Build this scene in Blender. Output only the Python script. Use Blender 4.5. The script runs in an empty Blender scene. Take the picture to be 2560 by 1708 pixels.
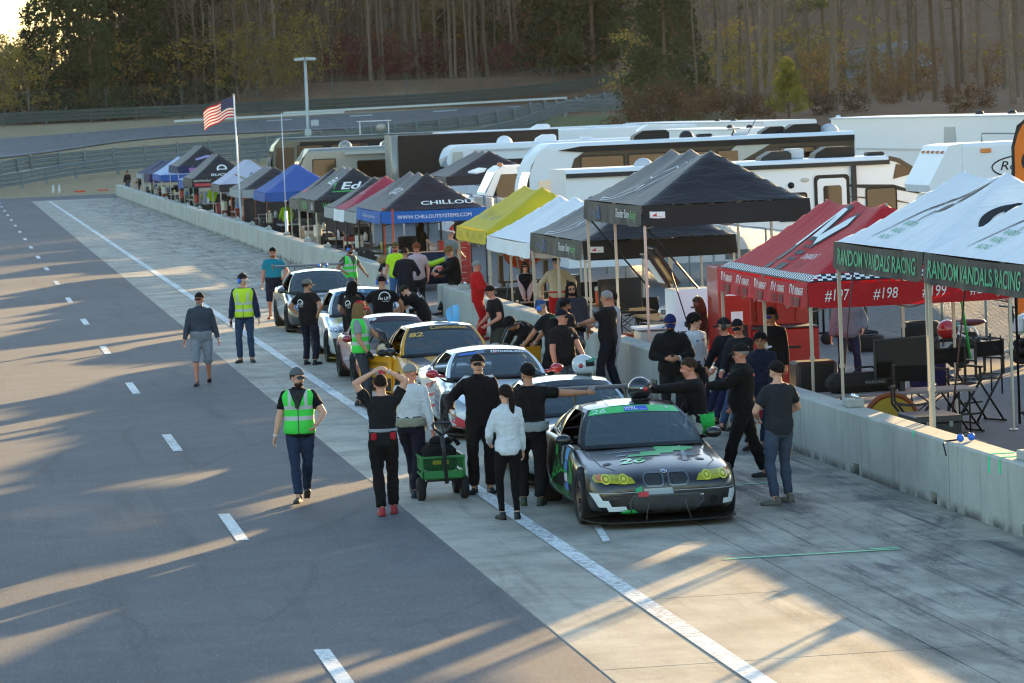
import bpy, bmesh, math, random
from mathutils import Vector, Matrix, noise
from mathutils.bvhtree import BVHTree
random.seed(7)
SC = bpy.context.scene
COL = SC.collection
R = math.radians
# ---------------------------------------------------------------- camera
cam_d = bpy.data.cameras.new('camera')
cam_d.sensor_width = 36.0
cam_d.lens = 9029.5 / 2560 * 36.0
cam_d.clip_end = 3000
cam_d.dof.use_dof = True
cam_d.dof.focus_distance = 46.0
cam_d.dof.aperture_fstop = 7.1
cam = bpy.data.objects.new('camera', cam_d)
COL.objects.link(cam)
_r = Vector((0.98722, -0.153854, -0.041535))
_u = Vector((0.05081, 0.056851, 0.997089))
_f = Vector((0.151045, 0.986457, -0.063942))
_m = Matrix((_r, _u, -_f)).transposed().to_4x4()
_m.translation = (0, 0, 4.951)
cam.matrix_world = _m
SC.camera = cam
# ---------------------------------------------------------------- sky, sun, exposure
SUN_AZ, SUN_EL = R(31.0), R(7.0)          # azimuth from +Y towards +X
world = bpy.data.worlds.new('World')
SC.world = world
world.use_nodes = True
wn = world.node_tree
sky = wn.nodes.new('ShaderNodeTexSky')
sky.sky_type = 'NISHITA'
sky.sun_disc = False
sky.sun_elevation = SUN_EL
sky.sun_rotation = SUN_AZ
sky.altitude = 200
sky.air_density = 1.0
sky.dust_density = 0.5
sky.ozone_density = 1.7
wn.nodes['Background'].inputs['Strength'].default_value = 0.15
wn.links.new(sky.outputs[0], wn.nodes['Background'].inputs['Color'])
sun_d = bpy.data.lights.new('sun', 'SUN')
sun_d.energy = 4.4
sun_d.angle = R(0.55)
sun_d.color = (1.0, 0.67, 0.30)
sun = bpy.data.objects.new('sun', sun_d)
COL.objects.link(sun)
_d = Vector((math.sin(SUN_AZ) * math.cos(SUN_EL), math.cos(SUN_AZ) * math.cos(SUN_EL), math.sin(SUN_EL)))
sun.rotation_euler = _d.to_track_quat('Z', 'Y').to_euler()
sun.location = (60, 100, 60)
vs = SC.view_settings
vs.view_transform = 'Standard'
vs.look = 'None'
vs.gamma = 1.0
vs.use_curve_mapping = False
vs.exposure = 2.05
cy = SC.cycles
cy.use_denoising = True
cy.filter_width = 1.1
cy.max_bounces = 6
cy.diffuse_bounces = 4
cy.glossy_bounces = 3
cy.transmission_bounces = 4
cy.transparent_max_bounces = 8
cy.sample_clamp_indirect = 6
cy.caustics_reflective = False
cy.caustics_refractive = False
# ================================================================= helpers
class MB:
 """collects shapes; obj() links them as ONE mesh object"""
 def __init__(s):
  s.v = []; s.f = []; s.sm = []
 def add(s, vs, fs, M=None, smooth=False):
  n = len(s.v)
  if M is not None:
   vs = [M @ Vector(p) for p in vs]
  s.v += [tuple(p) for p in vs]
  s.f += [tuple(i + n for i in f) for f in fs]
  s.sm += [smooth] * len(fs)
  return s
 def box(s, c, d, M=None, b=0.0, rz=0.0):
  x, y, z = d[0] / 2, d[1] / 2, d[2] / 2
  T = Matrix.Translation(c) @ Matrix.Rotation(rz, 4, 'Z')
  if M is not None:
   T = M @ T
  if b <= 0:
   vs = [(sx * x, sy * y, sz * z) for sz in (-1, 1) for sy in (-1, 1) for sx in (-1, 1)]
   fs = [(0, 2, 3, 1), (4, 5, 7, 6), (0, 1, 5, 4), (2, 6, 7, 3), (0, 4, 6, 2), (1, 3, 7, 5)]
   return s.add(vs, fs, T)
  b = min(b, x * .9, y * .9, z * .9)
  vs = []; idx = {}
  for sx in (-1, 1):
   for sy in (-1, 1):
    for sz in (-1, 1):
     for k in range(3):
      p = [sx * x, sy * y, sz * z]
      for j in range(3):
       if j != k:
        p[j] -= (sx, sy, sz)[j] * b
      idx[(sx, sy, sz, k)] = len(vs); vs.append(tuple(p))
  fs = []
  for k in range(3):
   a, c2 = (k + 1) % 3, (k + 2) % 3
   for sg in (-1, 1):
    q = []
    for (u, w) in ((-1, -1), (1, -1), (1, 1), (-1, 1)):
     t = [0, 0, 0]; t[k] = sg; t[a] = u; t[c2] = w
     q.append(idx[(t[0], t[1], t[2], k)])
    fs.append(tuple(q) if sg > 0 else tuple(q[::-1]))
   for u in (-1, 1):
    for w in (-1, 1):
     t = [0, 0, 0]; t[a] = u; t[c2] = w
     def g(e, kk):
      t2 = list(t); t2[k] = e
      return idx[(t2[0], t2[1], t2[2], kk)]
     q = (g(-1, a), g(1, a), g(1, c2), g(-1, c2))
     fs.append(q if u * w > 0 else q[::-1])
  for sx in (-1, 1):
   for sy in (-1, 1):
    for sz in (-1, 1):
     q = tuple(idx[(sx, sy, sz, k)] for k in range(3))
     fs.append(q if sx * sy * sz > 0 else q[::-1])
  return s.add(vs, fs, T)
 def tube(s, pts, rad, n=8, cap=True, flat=None, M=None, smooth=True):
  """round tube through pts; rad number or list; flat = (axis vector, ratio) squashes the section"""
  pts = [Vector(p) for p in pts]
  if not isinstance(rad, (list, tuple)):
   rad = [rad] * len(pts)
  vs = []; fs = []
  up = None
  for i, p in enumerate(pts):
   t = (pts[min(i + 1, len(pts) - 1)] - pts[max(i - 1, 0)])
   if t.length < 1e-9:
    t = Vector((0, 0, 1))
   t.normalize()
   if up is None:
    up = Vector((0, 0, 1)) if abs(t.z) < .9 else Vector((0, 1, 0))
    if flat:
     up = Vector(flat[0])
   a = up - t * up.dot(t)
   if a.length < 1e-6:
    a = t.orthogonal()
   a.normalize(); up = a
   b = t.cross(a)
   k = flat[1] if flat else 1.0
   for j in range(n):
    an = 2 * math.pi * j / n
    vs.append(p + (a * (math.cos(an) * k) + b * math.sin(an)) * rad[i])
  for i in range(len(pts) - 1):
   for j in range(n):
    j2 = (j + 1) % n
    fs.append((i * n + j, i * n + j2, (i + 1) * n + j2, (i + 1) * n + j))
  if cap:
   fs.append(tuple(range(n))[::-1]); fs.append(tuple((len(pts) - 1) * n + j for j in range(n)))
  return s.add(vs, fs, M, smooth)
 def cyl(s, a, b, r0, r1=None, n=10, smooth=True, M=None):
  return s.tube([a, b], [r0, r0 if r1 is None else r1], n, True, None, M, smooth)
 def lathe(s, prof, n=20, M=None, smooth=True, closed=False):
  vs = []; fs = []
  m = len(prof)
  for (r, z) in prof:
   for j in range(n):
    an = 2 * math.pi * j / n
    vs.append((r * math.cos(an), r * math.sin(an), z))
  for i in range(m if closed else m - 1):
   i2 = (i + 1) % m
   for j in range(n):
    j2 = (j + 1) % n
    fs.append((i * n + j, i * n + j2, i2 * n + j2, i2 * n + j))
  if not closed:
   fs.append(tuple(range(n))[::-1]); fs.append(tuple((m - 1) * n + j for j in range(n)))
  return s.add(vs, fs, M, smooth)
 def ell(s, c, r, n=12, m=8, M=None, smooth=True):
  if not isinstance(r, (list, tuple)):
   r = (r, r, r)
  vs = [(c[0], c[1], c[2] - r[2])]
  for i in range(1, m):
   a = -math.pi / 2 + math.pi * i / m
   for j in range(n):
    t = 2 * math.pi * j / n
    vs.append((c[0] + r[0] * math.cos(a) * math.cos(t), c[1] + r[1] * math.cos(a) * math.sin(t), c[2] + r[2] * math.sin(a)))
  vs.append((c[0], c[1], c[2] + r[2]))
  fs = []
  for j in range(n):
   fs.append((0, 1 + (j + 1) % n, 1 + j))
   fs.append((len(vs) - 1, 1 + (m - 2) * n + j, 1 + (m - 2) * n + (j + 1) % n))
  for i in range(m - 2):
   for j in range(n):
    j2 = (j + 1) % n
    fs.append((1 + i * n + j, 1 + i * n + j2, 1 + (i + 1) * n + j2, 1 + (i + 1) * n + j))
  return s.add(vs, fs, M, smooth)
 def grid(s, fn, nu, nv, M=None, smooth=True, flip=False):
  vs = [fn(i / nu, j / nv) for j in range(nv + 1) for i in range(nu + 1)]
  fs = []
  for j in range(nv):
   for i in range(nu):
    a = j * (nu + 1) + i
    q = (a, a + 1, a + nu + 2, a + nu + 1)
    fs.append(q[::-1] if flip else q)
  return s.add(vs, fs, M, smooth)
 def prism(s, poly, h0, h1, M=None, smooth=False):
  """poly in xy, extruded along z from h0 to h1 (counter-clockwise)"""
  n = len(poly)
  vs = [(p[0], p[1], h0) for p in poly] + [(p[0], p[1], h1) for p in poly]
  fs = [tuple(range(n))[::-1], tuple(range(n, 2 * n))]
  for i in range(n):
   j = (i + 1) % n
   fs.append((i, j, n + j, n + i))
  return s.add(vs, fs, M, smooth)
 def mesh(s, name='m'):
  me = bpy.data.meshes.new(name)
  me.from_pydata(s.v, [], s.f)
  me.polygons.foreach_set('use_smooth', s.sm)
  me.update()
  return me
 def obj(s, name, mat, parent=None):
  o = bpy.data.objects.new(name, s.mesh(name))
  if mat is not None:
   o.data.materials.append(mat)
  COL.objects.link(o)
  o.parent = parent
  return o
def XYZ(ax):
 """matrix whose local x,y,z map: 'XZ' -> poly in world xz, extruded along -y ; 'YZ' -> poly in yz, extruded along x"""
 if ax == 'XZ':
  return Matrix(((1, 0, 0, 0), (0, 0, -1, 0), (0, 1, 0, 0), (0, 0, 0, 1)))
 return Matrix(((0, 0, 1, 0), (1, 0, 0, 0), (0, 1, 0, 0), (0, 0, 0, 1)))
def tag(o, label=None, cat=None, group=None, kind=None):
 if label: o['label'] = label
 if cat: o['category'] = cat
 if group: o['group'] = group
 if kind: o['kind'] = kind
 return o
def thing(name, label, cat, loc=(0, 0, 0), rz=0.0, group=None):
 o = bpy.data.objects.new(name, None)
 COL.objects.link(o)
 o.location = loc; o.rotation_euler = (0, 0, rz)
 o.empty_display_size = .1
 return tag(o, label, cat, group)
def clone(root, loc, rz=None, label=None, group=None, scale=None):
 def rec(o, par):
  c = o.copy(); COL.objects.link(c); c.parent = par
  for ch in list(o.children):
   rec(ch, c)
  return c
 r = rec(root, None)
 r.location = loc
 if rz is not None: r.rotation_euler = (0, 0, rz)
 if label: r['label'] = label
 if group: r['group'] = group
 if scale: r.scale = scale if isinstance(scale, tuple) else (scale,) * 3
 return r
# ----------------------------------------------------------------- materials
MATS = {}
def srgb(h):
 h = h.lstrip('#')
 c = [int(h[i:i + 2], 16) / 255 for i in (0, 2, 4)]
 return tuple(x / 12.92 if x <= .04045 else ((x + .055) / 1.055) ** 2.4 for x in c)
def mat(name, col=(.5, .5, .5), rough=.6, metal=0.0, var=.12, vs=6.0, bump=0.0, bs=40.0, coat=0.0, trans=0.0, spec=None, fold=0.0):
 """plain procedural surface: base colour with soft noise variation, optional fine bump and cloth folds"""
 if name in MATS:
  return MATS[name]
 if isinstance(col, str):
  col = srgb(col)
 m = bpy.data.materials.new(name); m.use_nodes = True
 nt = m.node_tree; N = nt.nodes; L = nt.links
 b = N['Principled BSDF']
 b.inputs['Roughness'].default_value = rough
 b.inputs['Metallic'].default_value = metal
 b.inputs['Coat Weight'].default_value = coat
 b.inputs['Coat Roughness'].default_value = .06
 if spec is not None:
  b.inputs['Specular IOR Level'].default_value = spec
 if trans:
  b.inputs['Transmission Weight'].default_value = trans
 tc = N.new('ShaderNodeTexCoord')
 if var > 0:
  nz = N.new('ShaderNodeTexNoise'); nz.inputs['Scale'].default_value = vs; nz.inputs['Detail'].default_value = 4
  L.new(tc.outputs['Object'], nz.inputs['Vector'])
  mx = N.new('ShaderNodeMix'); mx.data_type = 'RGBA'
  mx.inputs['A'].default_value = (*[c * (1 - var) for c in col], 1)
  mx.inputs['B'].default_value = (*[min(1, c * (1 + var)) for c in col], 1)
  L.new(nz.outputs['Fac'], mx.inputs['Factor'])
  L.new(mx.outputs['Result'], b.inputs['Base Color'])
 else:
  b.inputs['Base Color'].default_value = (*col, 1)
 if bump or fold:
  bp = N.new('ShaderNodeBump'); bp.inputs['Distance'].default_value = .02
  n2 = N.new('ShaderNodeTexNoise'); n2.inputs['Scale'].default_value = bs if bump else 7.0
  n2.inputs['Detail'].default_value = 3
  bp.inputs['Strength'].default_value = bump or fold
  L.new(tc.outputs['Object'], n2.inputs['Vector'])
  if fold:
   n2.inputs['Scale'].default_value = 6.0
   n2.inputs['Distortion'].default_value = 2.2
   bp.inputs['Distance'].default_value = .06
  L.new(n2.outputs['Fac'], bp.inputs['Height'])
  L.new(bp.outputs['Normal'], b.inputs['Normal'])
 MATS[name] = m
 return m
def cloth(col, name=None, fold=.5):
 return mat(name or 'cloth_%s' % str(col), col, .88, 0, .16, 9, fold=fold, spec=.2)
def emit_less_glass(name, col=(.02, .025, .03), rough=.04, alpha=.55):
 """window glass: a glossy coat over a partly see-through tint"""
 if name in MATS: return MATS[name]
 m = bpy.data.materials.new(name); m.use_nodes = True
 nt = m.node_tree; N = nt.nodes; L = nt.links
 b = N['Principled BSDF']
 b.inputs['Base Color'].default_value = (*col, 1); b.inputs['Roughness'].default_value = rough
 b.inputs['Specular IOR Level'].default_value = .6
 tr = N.new('ShaderNodeBsdfTransparent'); tr.inputs['Color'].default_value = (.75, .8, .8, 1)
 fr = N.new('ShaderNodeFresnel'); fr.inputs['IOR'].default_value = 1.5
 mp = N.new('ShaderNodeMapRange'); mp.inputs['To Min'].default_value = 1 - alpha; mp.inputs['To Max'].default_value = 1.0
 L.new(fr.outputs[0], mp.inputs['Value'])
 mx = N.new('ShaderNodeMixShader')
 L.new(mp.outputs[0], mx.inputs['Fac']); L.new(tr.outputs[0], mx.inputs[1]); L.new(b.outputs[0], mx.inputs[2])
 L.new(mx.outputs[0], N['Material Output'].inputs['Surface'])
 MATS[name] = m
 return m
class NT:
 """small wrapper for writing longer node materials"""
 def __init__(s, name):
  s.m = bpy.data.materials.new(name); s.m.use_nodes = True
  s.N = s.m.node_tree.nodes; s.L = s.m.node_tree.links
  s.b = s.N['Principled BSDF']
  s.tc = s.N.new('ShaderNodeTexCoord')
  MATS[name] = s.m
 def link(s, a, b): s.L.new(a, b)
 def mapping(s, scale=(1, 1, 1), loc=(0, 0, 0), rot=(0, 0, 0), src='Object'):
  n = s.N.new('ShaderNodeMapping'); n.inputs['Scale'].default_value = scale; n.inputs['Location'].default_value = loc; n.inputs['Rotation'].default_value = rot
  s.link(s.tc.outputs[src], n.inputs['Vector']); return n.outputs[0]
 def noise(s, vec=None, scale=5, detail=4, rough=.55, dist=0):
  n = s.N.new('ShaderNodeTexNoise'); n.inputs['Scale'].default_value = scale; n.inputs['Detail'].default_value = detail
  n.inputs['Roughness'].default_value = rough; n.inputs['Distortion'].default_value = dist
  s.link(vec if vec is not None else s.tc.outputs['Object'], n.inputs['Vector']); return n.outputs['Fac']
 def ramp(s, fac, lo, hi, a=0.0, b=1.0):
  n = s.N.new('ShaderNodeMapRange'); n.inputs['From Min'].default_value = lo; n.inputs['From Max'].default_value = hi
  n.inputs['To Min'].default_value = a; n.inputs['To Max'].default_value = b; n.interpolation_type = 'SMOOTHSTEP'
  s.link(fac, n.inputs['Value']); return n.outputs[0]
 def math(s, op, a, b=None):
  n = s.N.new('ShaderNodeMath'); n.operation = op
  for i, v in enumerate((a, b)):
   if v is None: continue
   if isinstance(v, (int, float)): n.inputs[i].default_value = v
   else: s.link(v, n.inputs[i])
  return n.outputs[0]
 def mix(s, fac, a, b):
  n = s.N.new('ShaderNodeMix'); n.data_type = 'RGBA'
  if isinstance(fac, (int, float)): n.inputs['Factor'].default_value = fac
  else: s.link(fac, n.inputs['Factor'])
  for k, v in (('A', a), ('B', b)):
   if isinstance(v, tuple): n.inputs[k].default_value = (*v[:3], 1)
   else: s.link(v, n.inputs[k])
  return n.outputs['Result']
 def bump(s, h, strength=.3, dist=.02):
  n = s.N.new('ShaderNodeBump'); n.inputs['Strength'].default_value = strength; n.inputs['Distance'].default_value = dist
  s.link(h, n.inputs['Height']); s.link(n.outputs[0], s.b.inputs['Normal'])
 def sep(s, src='Object'):
  n = s.N.new('ShaderNodeSeparateXYZ'); s.link(s.tc.outputs[src], n.inputs[0]); return n.outputs
# ----------------------------------------------------------------- lettering (flat print)
_font_cache = {}
def text2d(body, size=1.0, shear=0.0, spacing=1.0, bold=0.0):
 key = (body, round(shear, 2), spacing, bold)
 if key not in _font_cache:
  cu = bpy.data.curves.new('t', 'FONT')
  cu.body = body; cu.size = 1.0; cu.shear = shear; cu.space_character = spacing
  cu.align_x = 'CENTER'; cu.align_y = 'CENTER'; cu.resolution_u = 3
  if bold: cu.offset = bold
  ob = bpy.data.objects.new('t', cu)
  me = ob.to_mesh()
  vs = [(v.co.x, v.co.y) for v in me.vertices]; fs = [tuple(p.vertices) for p in me.polygons]
  ob.to_mesh_clear()
  bpy.data.objects.remove(ob); bpy.data.curves.remove(cu)
  _font_cache[key] = (vs, fs)
 vs, fs = _font_cache[key]
 return [(x * size, y * size) for x, y in vs], fs
def fit_text(body, w, h=None, **k):
 vs, fs = text2d(body, 1.0, **k)
 x0 = min(p[0] for p in vs); x1 = max(p[0] for p in vs); y0 = min(p[1] for p in vs); y1 = max(p[1] for p in vs)
 sx = w / (x1 - x0); sy = (h / (y1 - y0)) if h else sx
 return [((p[0] - (x0 + x1) / 2) * sx, (p[1] - (y0 + y1) / 2) * sy) for p in vs], fs
def subdiv2d(vs, fs, mx):
 """cut 2-d faces so that no edge is longer than mx"""
 bm = bmesh.new()
 V = [bm.verts.new((p[0], p[1], 0)) for p in vs]
 for f in fs:
  try: bm.faces.new([V[i] for i in f])
  except ValueError: pass
 bmesh.ops.triangulate(bm, faces=bm.faces[:])
 for _ in range(5):
  es = [e for e in bm.edges if e.calc_length() > mx]
  if not es: break
  bmesh.ops.subdivide_edges(bm, edges=es, cuts=1)
  bmesh.ops.triangulate(bm, faces=[f for f in bm.faces if len(f.verts) > 3])
 bm.verts.index_update()
 out = [(v.co.x, v.co.y) for v in bm.verts], [tuple(v.index for v in f.verts) for f in bm.faces]
 bm.free()
 return out
def sstep(a, b, x):
 t = max(0, min(1, (x - a) / (b - a)))
 return t * t * (3 - 2 * t)
# ================================================================= the setting
def terr(X, Y):
 z = .08 * max(0.0, Y - 270) if Y < 338 else 5.44 + .012 * (Y - 338)
 z = z if Y > 274 or Y < 266 else .08 * (Y - 266) ** 2 / 16
 pl = 4.3 * sstep(205, 252, Y) * sstep(40, 52, X)
 z = max(z, pl)
 z += 2.7 * sstep(339, 352, Y) * sstep(18, 34, X)
 z += .055 * max(0, X - 64) * sstep(280, 350, Y)
 z += .17 * max(0, Y - 362) * sstep(14, 48, X) * (1 - .8 * sstep(520, 700, Y))
 if Y > 268:
  z += .25 * noise.noise((X * .07, Y * .07, 1.3)) * sstep(338, 350, Y)
 return z
def wpos(nt):
 g = nt.N.new('ShaderNodeNewGeometry'); return g.outputs['Position']
def wmap(nt, scale=(1, 1, 1), rot=(0, 0, 0)):
 n = nt.N.new('ShaderNodeMapping'); n.inputs['Scale'].default_value = scale; n.inputs['Rotation'].default_value = rot
 nt.link(wpos(nt), n.inputs['Vector']); return n.outputs[0]
# ground: dry grass by the track, leaf litter under the trees, a green lawn on the bank
g = NT('ground_cover')
big = g.noise(wmap(g), .06, 5); mid = g.noise(wmap(g), .9, 5, .65); fine = g.noise(wmap(g), 9, 3, .7)
dry = g.mix(mid, srgb('#8f7c5c'), srgb('#c2aa82'))
leaf = g.mix(mid, srgb('#584230'), srgb('#8d6646'))
lawn = g.mix(mid, srgb('#3f4a22'), srgb('#6f7539'))
sx = g.N.new('ShaderNodeSeparateXYZ'); g.link(wpos(g), sx.inputs[0])
wob = g.math('MULTIPLY', big, 26.0)
fY = g.math('ADD', sx.outputs[1], wob)
c1 = g.mix(g.ramp(fY, 348, 362), dry, leaf)
right = g.math('MULTIPLY', g.ramp(sx.outputs[0], 46, 50), g.ramp(sx.outputs[1], 180, 215))
c2 = g.mix(right, c1, leaf)
lawnm = g.math('MULTIPLY', g.math('MULTIPLY', g.ramp(sx.outputs[0], 33, 38), g.ramp(sx.outputs[0], 56, 50)), g.math('MULTIPLY', g.ramp(sx.outputs[1], 215, 235), g.ramp(sx.outputs[1], 318, 312)))
c3 = g.mix(lawnm, c2, lawn)
c4 = g.mix(g.ramp(fine, .35, .75, 0, .45), c3, (.03, .025, .015))
g.link(c4, g.b.inputs['Base Color']); g.b.inputs['Roughness'].default_value = .95
g.bump(g.math('ADD', fine, mid), .8, .12)
def lin(a, b, st):
 n = max(1, int(round((b - a) / st))); return [a + (b - a) * i / n for i in range(n)]
xs = lin(-400, -40, 30) + lin(-40, 130, 2.5) + lin(130, 500, 30) + [500]
ys = lin(-120, 200, 40) + lin(200, 262, 6) + lin(262, 420, 2.5) + lin(420, 900, 24) + [900]
mb = MB()
W = len(xs)
mb.add([(X, Y, terr(X, Y) - .03) for Y in ys for X in xs], [(j * W + i, j * W + i + 1, (j + 1) * W + i + 1, (j + 1) * W + i) for j in range(len(ys) - 1) for i in range(W - 1)], smooth=True)
ground = tag(mb.obj('ground', g.m), kind='structure')
# asphalt
def asphalt_mat(name, c0, c1, speck=.5):
 a = NT(name)
 p = wmap(a)
 sp = a.math('ADD', a.math('MULTIPLY', a.noise(p, 34, 3, .85), .5), a.math('MULTIPLY', a.noise(wmap(a, (26, 4.5, 1)), 1.0, 4, .8), .5)); md = a.noise(p, 1.3, 5, .6); bg = a.noise(p, .12, 3)
 st = a.noise(wmap(a, (2.2, .12, 1)), 1.0, 5, .6)
 col = a.mix(md, c0, c1)
 col = a.mix(a.ramp(bg, .3, .7, 0, .35), col, tuple(x * .75 for x in c0))
 col = a.mix(a.ramp(st, .52, .74, 0, .5), col, tuple(x * .5 for x in c0))
 col = a.mix(a.ramp(sp, .52, .72, 0, speck), col, tuple(min(1, x * 2.2) for x in c1))
 col = a.mix(a.ramp(sp, .48, .30, 0, speck), col, tuple(x * .45 for x in c0))
 a.link(col, a.b.inputs['Base Color']); a.b.inputs['Roughness'].default_value = .82
 a.b.inputs['Specular IOR Level'].default_value = .35
 a.bump(sp, .5, .006)
 return a.m
asph = asphalt_mat('asphalt', srgb('#434447'), srgb('#696a6c'), .8)
asph2 = asphalt_mat('paddock_asphalt', srgb('#4a4b4d'), srgb('#66676a'))
trackm = asphalt_mat('track_asphalt', srgb('#64625f'), srgb('#7a7774'), .2)
random.seed(3)
mb = MB()
edge = [(5.47 + random.uniform(-.035, .035), -30 + i * .28) for i in range(1000)]
n = len(edge)
mb.add([(-70, p[1], 0) for p in edge] + [(p[0], p[1], 0) for p in edge], [(i, n + i, n + i + 1, i + 1) for i in range(n - 1)])
mb.add([(-70, 249.9, .0), (14, 249.9, .0), (14, 268, .0), (-70, 268, .0)], [(0, 1, 2, 3)])
pit_road = tag(mb.obj('pit_lane', asph), kind='structure')
mb = MB(); mb.add([(11.7, -30, -.004), (62, -30, -.004), (62, 205, -.004), (40, 262, -.004), (11.7, 262, -.004)], [(0, 1, 2, 3, 4)])
paddock = tag(mb.obj('paddock', asph2), kind='structure')
# concrete slabs of the pit boxes
def concrete_mat(name, c0, c1, marks=1.0):
 a = NT(name); p = wmap(a)
 md = a.noise(p, .8, 6, .62); fn = a.noise(p, 30, 3, .7); bg = a.noise(p, .25, 3)
 col = a.mix(a.ramp(md, .3, .7), c0, c1)
 col = a.mix(a.ramp(fn, .35, .8, .0, .35), col, tuple(x * .6 for x in c0))
 if marks:
  along = a.noise(wmap(a, (7.5, .16, 1), (0, 0, R(4))), 1.0, 6, .68, .3)
  along2 = a.noise(wmap(a, (9, .25, 1), (0, 0, R(-11))), 1.0, 5, .65, .5)
  across = a.noise(wmap(a, (1.1, 14, 1), (0, 0, R(12))), .8, 6, .7, .8)
  m1 = a.math('MULTIPLY', a.ramp(along, .50, .70), a.ramp(bg, .32, .60))
  m2 = a.math('MULTIPLY', a.ramp(across, .58, .74), a.ramp(a.noise(p, .33, 2), .47, .66))
  m3 = a.math('MULTIPLY', a.ramp(along2, .57, .72), a.ramp(a.noise(p, .4, 2), .45, .6))
  gx = a.N.new('ShaderNodeSeparateXYZ'); a.link(p, gx.inputs[0])
  lane = a.math('ADD', .45, a.math('MULTIPLY', a.ramp(gx.outputs[0], 7.6, 9.2), .95))
  soot = a.math('MULTIPLY', a.ramp(a.noise(wmap(a, (1.3, .45, 1)), 1.0, 7, .72, .6), .42, .76), .72)
  tot = a.math('MINIMUM', a.math('ADD', a.math('ADD', a.math('MULTIPLY', m1, .75), a.math('MULTIPLY', m2, .6)), a.math('MULTIPLY', m3, .6)), .85)
  tot = a.math('MINIMUM', a.math('MULTIPLY', a.math('ADD', tot, soot), lane), .88)
  col = a.mix(a.math('MULTIPLY', tot, marks), col, (.035, .036, .04))
  pale = a.math('MULTIPLY', a.ramp(a.noise(wmap(a, (3, .7, 1)), 1.2, 6, .7), .62, .74), .3)
  col = a.mix(pale, col, srgb('#c9cac2'))
 else:
  st = a.noise(wmap(a, (1.6, 2.6, .28)), 1.6, 6, .7, .4); zz = a.N.new('ShaderNodeSeparateXYZ'); a.link(p, zz.inputs[0])
  col = a.mix(a.ramp(st, .50, .72, 0, .55), col, srgb('#6d6f66')); col = a.mix(a.ramp(a.noise(p, 22, 2, .9), .66, .74, 0, .5), col, srgb('#55564f'))
  col = a.mix(a.math('MULTIPLY', a.ramp(zz.outputs[2], .16, .0), a.ramp(a.noise(p, 3, 4), .3, .6)), col, srgb('#4c4b45'))
 a.link(col, a.b.inputs['Base Color']); a.b.inputs['Roughness'].default_value = .75
 a.bump(fn, .35, .01)
 return a.m
conc = concrete_mat('pit_concrete', srgb('#868173'), srgb('#b5ae9d'))
wallc = concrete_mat('wall_concrete', srgb('#a3a59d'), srgb('#b9bab0'), 0)
slabs = tag(MB().add([(5.3, -30, -.02), (11.7, -30, -.02), (11.7, 250, -.02), (5.3, 250, -.02)], [(0, 1, 2, 3)]).obj('pit_boxes', mat('joint_filler', '#2c2c2a', .9)), kind='structure')
sm = {}
random.seed(5)
for c, (x0, x1) in enumerate(((5.42, 8.443), (8.457, 11.52))):
 for k in range(-3, 52):
  y0 = 31.05 + 4.27 * k
  key = c
  if key not in sm:
   sm[key] = MB().box((0, 0, -.05), (x1 - x0, 4.258, .1), b=.006).mesh('slab'); sm[key].materials.append(conc)
  o = bpy.data.objects.new('slab', sm[key]); COL.objects.link(o)
  o.parent = slabs; o.location = ((x0 + x1) / 2, y0 + 2.135, .0015 * random.uniform(-1, 1) + .0045)
# painted lines
pm = NT('road_paint')
wear = pm.noise(wmap(pm), 14, 6, .75)
big = pm.noise(wmap(pm), .5, 3)
pc = pm.mix(pm.ramp(pm.math('ADD', wear, pm.math('MULTIPLY', big, .4)), .62, .86), srgb('#dcdeda'), srgb('#8d8e8b'))
pm.link(pc, pm.b.inputs['Base Color']); pm.b.inputs['Roughness'].default_value = .7
paint = pm.m
for k in range(-1, 18):
 yc = 44.04 + 12.192 * k
 MB().add([(3.115, yc - 1.52, .006), (3.265, yc - 1.52, .006), (3.265, yc + 1.52, .006), (3.115, yc + 1.52, .006)], [(0, 1, 2, 3)]).obj('lane_dash', paint, pit_road)
MB().grid(lambda u, v: (6.5 + .2 * u, 18 + 232 * v, .0135), 1, 60, smooth=False).obj('edge_line', paint, slabs)
MB().grid(lambda u, v: (5.5 + 6 * u, 249.2 + .3 * v, .0135), 6, 1, smooth=False).obj('end_line', paint, slabs)
tape = mat('green_tape', '#2ce59a', .5, var=.05)
def strip(pts, w, z, name, m, par):
 a, b = Vector(pts[0]), Vector(pts[1]); d = (b - a).normalized(); q = Vector((-d.y, d.x)) * w / 2
 return MB().add([(*(a + q), z), (*(a - q), z), (*(b - q), z), (*(b + q), z)], [(0, 1, 2, 3)]).obj(name, m, par)
strip(((8.04, 38.04), (10.0, 38.0)), .05, .015, 'floor_tape', tape, slabs)
strip(((9.7, 38.13), (10.0, 38.12)), .05, .015, 'floor_tape', tape, slabs)
strip(((9.05, 45.36), (10.44, 45.41)), .05, .015, 'floor_tape', tape, slabs)
strip(((7.15, 40.2), (7.34, 41.9)), .09, .015, 'paint_mark', paint, slabs)
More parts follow.
